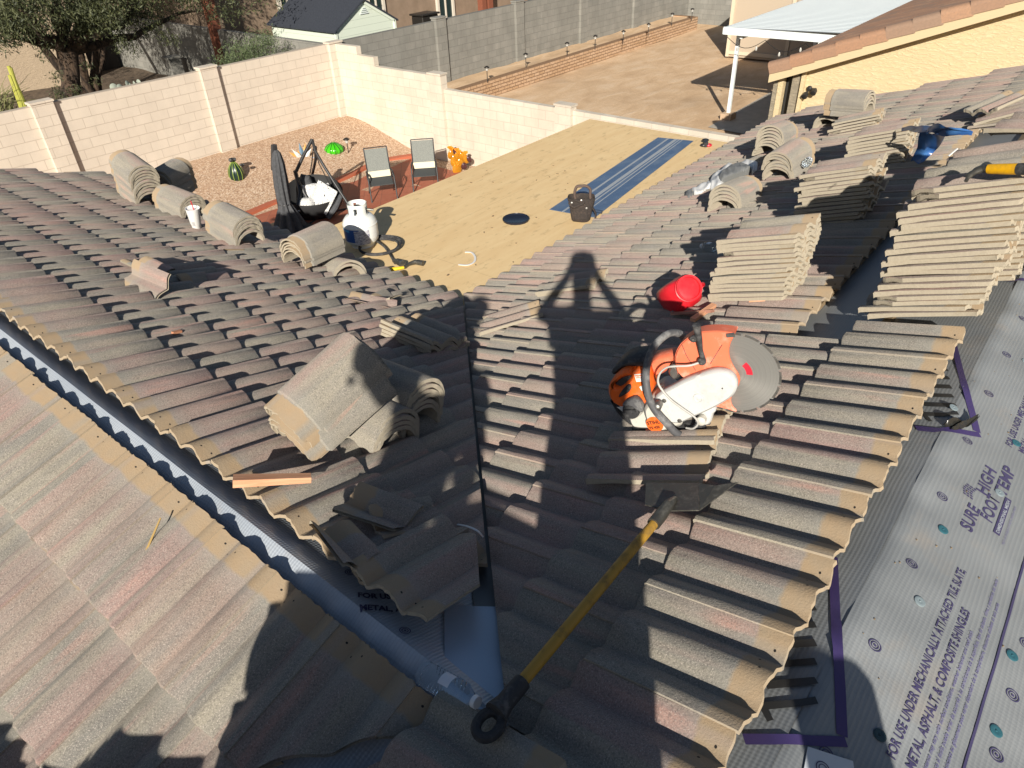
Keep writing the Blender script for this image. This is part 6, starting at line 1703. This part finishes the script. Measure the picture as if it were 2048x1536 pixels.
for k in range(-1, 3):
    o = k*PER
    if k in (0, 1):
        etext("FOR USE UNDER MECHANICALLY ATTACHED TILE, SLATE,", 1.143+o, -.108, .030, .685, bold=.0006)
        etext("METAL, ASPHALT, & COMPOSITE SHINGLES", 1.150+o, -.150, .030, .54, bold=.0006)
        etext("Slip resistance may vary with surface conditions, weather behavior and roof pitch", 1.13+o, -.171, .013, .50, M_PTXS, .0002, shear=.2)
        etext("La resistencia al desliz puede variar de acuerdo a las condiciones de la superficie, tipo de calzado, clima y pendiente del techo", 1.13+o, -.190, .013, .75, M_PTXS, .0002, shear=.2)
        etext("Le degré de résistance au glissement peut varier dépendant de la température, chaussures utilisées et toit pente", 1.13+o, -.209, .013, .66, M_PTXS, .0002, shear=.2)
    if k in (-1, 0, 1):
        etext("SURE", 1.985+o, -.088, .050, .125, bold=.0012); etext("FOOT", 2.085+o, -.128, .050, .125, bold=.0012)
        etext("HIGH", 2.185+o, -.092, .050, .15, bold=.0012); etext("TEMP", 2.240+o, -.140, .050, .16, bold=.0012)
        b = MB(); nb = 10; P = []
        for i in range(nb+1):
            x = 2.055+o+.19*i/nb; P += [eP(x, -.158), eP(x, -.139)]
        b.add(P, [(2*i, 2*i+2, 2*i+3, 2*i+1) for i in range(nb)]); b.build("printed_bar", M_PTXT, house)
        etext("DIMENSIONAL MESH", 2.062+o, -.1545, .014, .172, mat("bare print gap", (.34, .37, .41), .5), .0004, d=.0034)
        etext("MEETS OR EXCEEDS SYNTHETIC UNDERLAYMENT", 2.03+o, -.176, .009, .20, M_PTXS)
        # boot print mark
        b = MB()
        for i in range(6):
            for j in range(3):
                x = 2.13+o+.010*i; y = -.052+.011*j-.003*abs(i-2.5); b.add([eP(x, y), eP(x+.007, y+.002), eP(x+.007, y+.009), eP(x, y+.007)], [(0, 1, 2, 3)])
        b.build("boot_print_mark", M_PTXT, house)
def ring(x, y, r0, r1, name="target_mark", mt=M_PTXT, n_=28, d=.0022):
    b = MB(); P = []
    for i in range(n_):
        a = 2*math.pi*i/n_; P += [eP(x+r0*math.cos(a), y+r0*math.sin(a), d), eP(x+r1*math.cos(a), y+r1*math.sin(a), d)]
    b.add(P, [(2*i, 2*i+1, (2*i+3) % (2*n_), (2*i+2) % (2*n_)) for i in range(n_)]); return b
def target(x, y):
    b = ring(x, y, .0135, .0162)
    for q in (ring(x, y, .0075, .0100), ring(x, y, .0, .0035)):
        k = len(b.v); b.v += q.v; b.f += [[i+k for i in f] for f in q.f]; b.uv += q.uv; b.t += q.t; b.mi += q.mi
    b.build("target_mark", M_PTXT, house)
for i in range(9): target(1.042+.338*i, .018)
for i in range(6): target(1.344+.188*i, -.293)
def strip(pts, name, mt, wd, d=.0026):
    b = MB(); q = []
    for a, c in zip(pts, pts[1:]):
        n_ = max(2, int((Vector(c)-Vector(a)).length/.03))
        for i in range(n_): q.append(Vector(a).lerp(Vector(c), i/n_))
    q.append(Vector(pts[-1])); P = []
    for i, p in enumerate(q):
        t_ = (q[min(i+1, len(q)-1)]-q[max(0, i-1)]).normalized(); n2 = Vector((-t_.y, t_.x))*wd/2; P += [eP(p.x-n2.x, p.y-n2.y, d), eP(p.x+n2.x, p.y+n2.y, d)]
    b.add(P, [(2*i, 2*i+2, 2*i+3, 2*i+1) for i in range(len(q)-1)]); return b.build(name, mt, house)
strip([(-1, -.238), (8, -.238)], "printed_line", M_PTXT, .006); strip([(-1, -.62), (8, -.62)], "printed_line", M_PTXT, .006)
for o in (0, PER, 2*PER):
    strip([(1.106+o, .004), (1.33+o, .10), (1.56+o, .195)], "printed_frame", M_PURP, .026, .0026)
    strip([(1.100+o, -.008), (1.02+o, .08), (.93+o, .17)], "printed_frame", M_PURP, .022, .0030)
    for i in range(7):
        x0, y0 = 1.137+.0465*i+o, .079+.0188*i; L = min(.135, (.192-y0)/.64)
        if L > .01: strip([(x0, y0), (x0-.77*L, y0+.64*L)], "ruler_tick", M_INKK, .016+.002*(i % 2), .0026)
    strip([(1.012+o, .142), (1.040+o, .188)], "ruler_tick", M_INKK, .018, .0030)
# cap nails
M_TEAL = mat("teal plastic cap", (.035, .12, .15), .3); M_CAPG = mat("translucent grey cap", (.22, .27, .29), .25)
for x, y, mt_ in ((1.609, -.034, M_CAPG), (1.648, -.269, M_TEAL), (1.403, -.279, M_TEAL), (1.174, -.063, mat("dark cap", (.03, .06, .07), .3)), (1.921, -.018, M_TEAL), (2.247, -.12, M_CAPG), (2.553, -.116, M_TEAL), (2.52, .098, M_CAPG), (3.1, -.05, M_CAPG), (1.9, -.28, M_TEAL), (2.3, -.27, M_TEAL)):
    c = eP(x, y, .001); b = MB(); b.lathe([(.0155, 0), (.0155, .002), (.012, .0035), (.006, .002), (0, .002)], 20, c, Matrix.Rotation(math.atan(T), 4, 'X')); b.lathe([(.003, .002), (.0025, .004), (0, .0045)], 8, c); b.build("cap_nail", mt_, house)
# pale patch of offcut at the bottom
pt = thing("underlayment_patch", "pale offcut of printed underlayment lying at the bottom edge", "underlayment scrap", eP(1.02, 0, .004))
b = MB(); q = [eP(1.022, .055, .006), eP(1.068, -.034, .006), eP(.94, -.10, .006), eP(.90, .03, .006)]; plate(b, q, .002, NE.normalized()); b.build("sheet", mat("pale patch", (.52, .56, .60), .5), pt, smooth=0)
b = ring(1.000, .012, .013, .0155, d=.0085); 
for q2 in (ring(1.000, .012, .0075, .0095, d=.0085),):
    k = len(b.v); b.v += q2.v; b.f += [[i+k for i in f] for f in q2.f]; b.uv += q2.uv; b.t += q2.t; b.mi += q2.mi
b.build("target_mark", M_PTXT, pt)
# black mastic scrap
t = thing("mastic_scrap", "shiny black folded scrap lying on the printed underlayment", "scrap", eP(2.36, .05, .01))
b = MB(); ribbon(b, [onE(1885, 850, .005), onE(1910, 838, .035), onE(1935, 838, .03), onE(1955, 832, .05)], [onE(1900, 862, .004), onE(1918, 858, .01), onE(1938, 850, .012), onE(1958, 836, .045)]); b.build("sheet", mat("black mastic", (.02, .02, .018), .25), t, smooth=60)
# small bits of grit on the underlayment
t = thing("roof_grit", "scattered crumbs of broken tile on the underlayment", "debris", eP(1.5, -.1)); t["kind"] = "stuff"
b = MB(); rr = random.Random(5)
for k in range(45):
    x, y = rr.uniform(.9, 3.6), rr.uniform(-.55, .08); p = eP(x, y, .002); b.box(p, (rr.uniform(.0015, .004),)*3, Matrix.Rotation(rr.uniform(0, 3), 3, 'Z'))
b.build("crumbs", M_BATT, t)
# printed text seen in the open valley
M_VAL = mat("violet valley print", (.02, .02, .07), .6)
def lP(v): return Vector((v[0], v[1], (zL(v[0]) if v[0] > .71 else zF(v[0]))+apex(abs(v[0]-.71))+DD+.010))
for s_, cx, cy, sz in (("FOR USE UNDER", 718, 1204, .036), ("METAL, ASPHALT", 722, 1232, .036)):
    a = onL(cx, cy, -.07); b_ = onL(cx+60, cy-4, -.07); d = (b_-a); ang = math.atan2(d.y, d.x)
    me = text(s_, sz, None, None, None, bold=.0014)
    for v in me.vertices: v.co.x *= .8
    put_text(me, flatm(a.x, a.y, ang), M_VAL, house, "printed_text", lP)
for cx, cy in ((701, 1147), (812, 1270)):
    a = onL(cx, cy, -.07); b = MB()
    for r0, r1 in ((.0135, .0162), (.0075, .010), (0, .0035)):
        n_ = 24; P = []
        for i in range(n_):
            an = 2*math.pi*i/n_; P += [lP((a.x+r0*math.cos(an), a.y+r0*math.sin(an))), lP((a.x+r1*math.cos(an), a.y+r1*math.sin(an)))]
        b.add(P, [(2*i, 2*i+1, (2*i+3) % (2*n_), (2*i+2) % (2*n_)) for i in range(n_)])
    b.build("target_mark", M_PTXT, house)

# ------------------------------------------------------------------ the two people whose shadows fall across the roof
HH = Vector((.8286, .5599, 0)); LT = Vector((-.5599, .8286, 0))
def PP(l, c, z): return LT*l+HH*c+UP*z
M_SKIN = mat("skin", (.42, .24, .16), .5); M_SHT = mat("dark work shirt", (.06, .07, .09), .9); M_JEAN = mat("faded work trousers", (.05, .06, .09), .9); M_HAIR = mat("dark cap", (.02, .02, .022), .8)
def person(label, J, bones, cap_c, extra=None):
    """J: name -> (point, radius)"""
    root = J['pelvis'][0].copy(); root.z = min(p.z for p, r in J.values())
    t = thing("person", label, "person", root)
    names = list(J); me = bpy.data.meshes.new("body"); me.from_pydata([tuple(J[n][0]-root) for n in names], [(names.index(a), names.index(b)) for a, b in bones], [])
    o = bpy.data.objects.new("body", me); col.objects.link(o); o.parent = t; me.materials.append(M_SHT)
    md = o.modifiers.new("skin", 'SKIN'); md.use_smooth_shade = True
    for i, n_ in enumerate(names):
        v = me.skin_vertices[0].data[i]; v.radius = (J[n_][1],)*2; v.use_root = n_ == 'pelvis'
    sub = o.modifiers.new("sub", 'SUBSURF'); sub.levels = 1; sub.render_levels = 1
    dg = bpy.context.evaluated_depsgraph_get(); nm = bpy.data.meshes.new_from_object(o.evaluated_get(dg)); o.modifiers.clear(); o.data = nm
    nm.materials.clear()
    for q in (M_SHT, M_JEAN, M_SKIN): nm.materials.append(q)
    hips = J['pelvis'][0].z-root.z+.03; neck = J['neck'][0]-root
    hands = [J[k][0]-root for k in names if k.startswith('hand') or k.startswith('f_')]
    for p in nm.polygons:
        c = p.center; mi = 1 if c.z < hips and not any((c-h_).length < .25 for h_ in hands) else 0
        if c.z > neck.z-.01 or any((c-h_).length < .10 for h_ in hands): mi = 2
        p.material_index = mi; p.use_smooth = True
    PM[o.name] = PM[t.name]
    m = MB(); m.lathe([(.098, .0), (.102, .03), (.10, .08), (.06, .115), (0, .122)], 20, cap_c); m.tube([cap_c+HH*.06, cap_c+HH*.17-UP*.015], [.07, .055], 10, flat=.2); m.build("cap", M_HAIR, t)
    f = MB(); hc = J['head'][0]
    f.lathe([(0, 0), (.014, .008), (.016, .03), (0, .045)], 8, hc+HH*.10-UP*.03)
    f.build("nose", M_SKIN, t)
    for s_ in (-1, 1):
        f = MB(); f.lathe([(0, -.012), (.010, 0), (0, .012)], 8, hc+HH*.092+LT*.035*s_+UP*.01); f.build("eye", M_BLACK, t)
        f = MB(); f.lathe([(0, -.03), (.012, 0), (0, .03)], 8, hc+LT*.098*s_, sq=1.6); f.build("ear", M_SKIN, t)
    f = MB(); f.tube([hc+HH*.094-UP*.062-LT*.022, hc+HH*.10-UP*.064, hc+HH*.094-UP*.062+LT*.022], .006, 6); f.build("mouth", mat("lips", (.30, .12, .10), .5), t)
    return t
def hand(J, bones, wrist, name, palm, fdir, side, tdir):
    J['hand'+name] = (palm, .026); bones.append((wrist, 'hand'+name))
    for k in range(4):
        a = palm+side*(-.027+.018*k)+fdir*.035; b = a+fdir*(.03+.004*(1.5-abs(k-1.5))); c = b+fdir*.014+tdir*.018
        J[f'f_{name}{k}a'] = (a, .0095); J[f'f_{name}{k}b'] = (b, .0085); J[f'f_{name}{k}c'] = (c, .007); bones += [('hand'+name, f'f_{name}{k}a'), (f'f_{name}{k}a', f'f_{name}{k}b'), (f'f_{name}{k}b', f'f_{name}{k}c')]
    a = palm-side*.03+tdir*.01; b = a-side*.012+fdir*.03+tdir*.02
    J[f'f_{name}ta'] = (a, .011); J[f'f_{name}tb'] = (b, .009); bones += [('hand'+name, f'f_{name}ta'), (f'f_{name}ta', f'f_{name}tb')]
gL, gR = -1.60, -1.60
J = {'pelvis': (PP(-.03, -.42, -.72), .135), 'waist': (PP(-.03, -.42, -.55), .13), 'chest': (PP(-.01, -.41, -.36), .155), 'neck': (PP(0, -.38, -.125), .058), 'head': (PP(0, -.33, .01), .092), 'crown': (PP(0, -.35, .075), .085)}
bones = [('pelvis', 'waist'), ('waist', 'chest'), ('chest', 'neck'), ('neck', 'head'), ('head', 'crown')]
for s_, n_ in ((1, 'l'), (-1, 'r')):
    J['sh'+n_] = (PP(.165*s_, -.39, -.22), .065); J['el'+n_] = (PP(.27*s_, -.22, -.31), .048); J['wr'+n_] = (PP(.105*s_, -.12, -.10), .033)
    bones += [('chest', 'sh'+n_), ('sh'+n_, 'el'+n_), ('el'+n_, 'wr'+n_)]
    hand(J, bones, 'wr'+n_, n_, PP(.09*s_, -.085, -.04), UP*.8-LT*s_*.45+HH*.2, HH, -LT*s_)
    J['hip'+n_] = (PP(-.03+.085*s_, -.42, -.80), .10); J['kn'+n_] = (PP(-.02+.11*s_, -.38, -1.18), .066); J['an'+n_] = (PP(-.02+.13*s_, -.44, -1.53), .048); J['to'+n_] = (PP(-.02+.15*s_, -.25, -1.575), .04)
    bones += [('pelvis', 'hip'+n_), ('hip'+n_, 'kn'+n_), ('kn'+n_, 'an'+n_), ('an'+n_, 'to'+n_)]
person("person in dark shirt and cap on the ridge holding up a phone with both hands", J, bones, PP(0, -.345, .075))
t = thing("mobile_phone", "black mobile phone held up in both hands", "phone", -CF*.022)
m = MB(); m.box((0, 0, 0), (.155, .075, .008), bev=.002); m.v = [Matrix((CR, CU, -CF)).transposed() @ p-CF*.022 for p in m.v]; m.build("case", M_BLACK, t)
c2 = -1.25; dz = .40
J = {'pelvis': (PP(.66, c2, -.72), .13), 'waist': (PP(.66, c2, -.52), .125), 'chest': (PP(.66, c2, -.28), .15), 'neck': (PP(.73, c2, -.08), .055), 'head': (PP(.77, c2, .07), .083), 'crown': (PP(.77, c2, .125), .075)}
bones = [('pelvis', 'waist'), ('waist', 'chest'), ('chest', 'neck'), ('neck', 'head'), ('head', 'crown')]
J['shl'] = (PP(.75, c2, -.16), .058); J['ell'] = (PP(.76, c2+.04, -.42), .045); J['wrl'] = (PP(.72, c2+.22, -.56), .032); bones += [('chest', 'shl'), ('shl', 'ell'), ('ell', 'wrl')]; hand(J, bones, 'wrl', 'l', PP(.69, c2+.27, -.60), HH*.7-UP*.6, LT, LT*-1)
J['shr'] = (PP(.52, c2, -.16), .062); J['elr'] = (PP(.44, c2+.06, -.42), .045); J['wrr'] = (PP(.45, c2+.22, -.60), .032); bones += [('chest', 'shr'), ('shr', 'elr'), ('elr', 'wrr')]; hand(J, bones, 'wrr', 'r', PP(.46, c2+.27, -.65), HH*.7-UP*.6, LT, -LT)
for s_, n_ in ((1, 'l'), (-1, 'r')):
    J['hip'+n_] = (PP(.66+.085*s_, c2, -.80), .098); J['kn'+n_] = (PP(.66+.11*s_, c2+.05, -1.2), .064); J['an'+n_] = (PP(.66+.13*s_, c2, -1.58), .046); J['to'+n_] = (PP(.66+.15*s_, c2+.18, -1.60), .038)
    bones += [('pelvis', 'hip'+n_), ('hip'+n_, 'kn'+n_), ('kn'+n_, 'an'+n_), ('an'+n_, 'to'+n_)]
person("person in dark work clothes and cap standing farther back on the ridge with bent arms", J, bones, PP(.77, c2, .12))
# tile stacks beside the people; unseen rolls added for their shadows
def bstack(l, c, n, k0, where, group, rot=0, dz=.030):
    o = PP(l, c, 0); o.z = (zR(o.y) if o.y > .1 else zE(o.y))+.03
    d = Matrix.Rotation(R(rot), 3, 'Z') @ Vector((0, 1, 0)); x = d.cross(UP); H = o-d*.21-x*.168
    tile_stack(H, H+d*.425+Vector((0, 0, -.04)), 0, n, dz, where, group, nrm=UP, k0=k0, jit=.03)
bstack(.70, -.40, 22, 2, "in the tall stack behind the picture's lower edge", "tall stack of tiles beside the people", 35)
bstack(1.16, -.36, 13, 5, "in the low stack left of the people", "low stack of tiles beside the people", 10)
bstack(1.44, -.40, 13, 7, "in the middle stack left of the people", "middle stack of tiles beside the people", -15)
bstack(1.80, -.36, 17, 1, "in the outer stack left of the people", "outer stack of tiles beside the people", 20)
bstack(-.03, -.72, 14, 3, "in the stack behind the picture taker's legs", "added stack of tiles behind the picture taker", 35)  # unseen stack added to prop the lying roll
t = thing("shadow_roll", "thick grey roll added out of view to cast a dark band", "roll", PP(.45, -.55, -.95))  # made-up roll, unseen; blocks sun for the dark band between the people
m = MB(); m.tube([PP(-.05, -.64, -.93), PP(.56, -.50, -.93)], .165, 28); m.build("wrap", M_UND, t); m = MB(); m.tube([PP(-.07, -.64, -.93), PP(.58, -.50, -.93)], .04, 16); m.build("core", M_WOOD, t)
o = PP(-.62, -.36, 0); o.z = zE(o.y)
t = thing("shadow_roll", "grey upright roll added out of view to cast the rounded right shadow", "roll", o)  # made-up upright roll, unseen; placed only for its shadow on the right
m = MB(); m.lathe([(.10, 0), (.105, .01), (.105, .93), (.09, .95), (.04, .955)], 28, o-UP*.03); m.build("wrap", M_UND, t); m = MB(); m.lathe([(.04, .94), (.04, .97), (.032, .97), (.032, .9)], 20, o-UP*.03); m.build("core", M_WOOD, t)
loose(onR, NR, (1130, 1520), (828, 1342), 1, "loose roof tile with raised lip in the bottom foreground beside the bottle", 7, .045, .05)
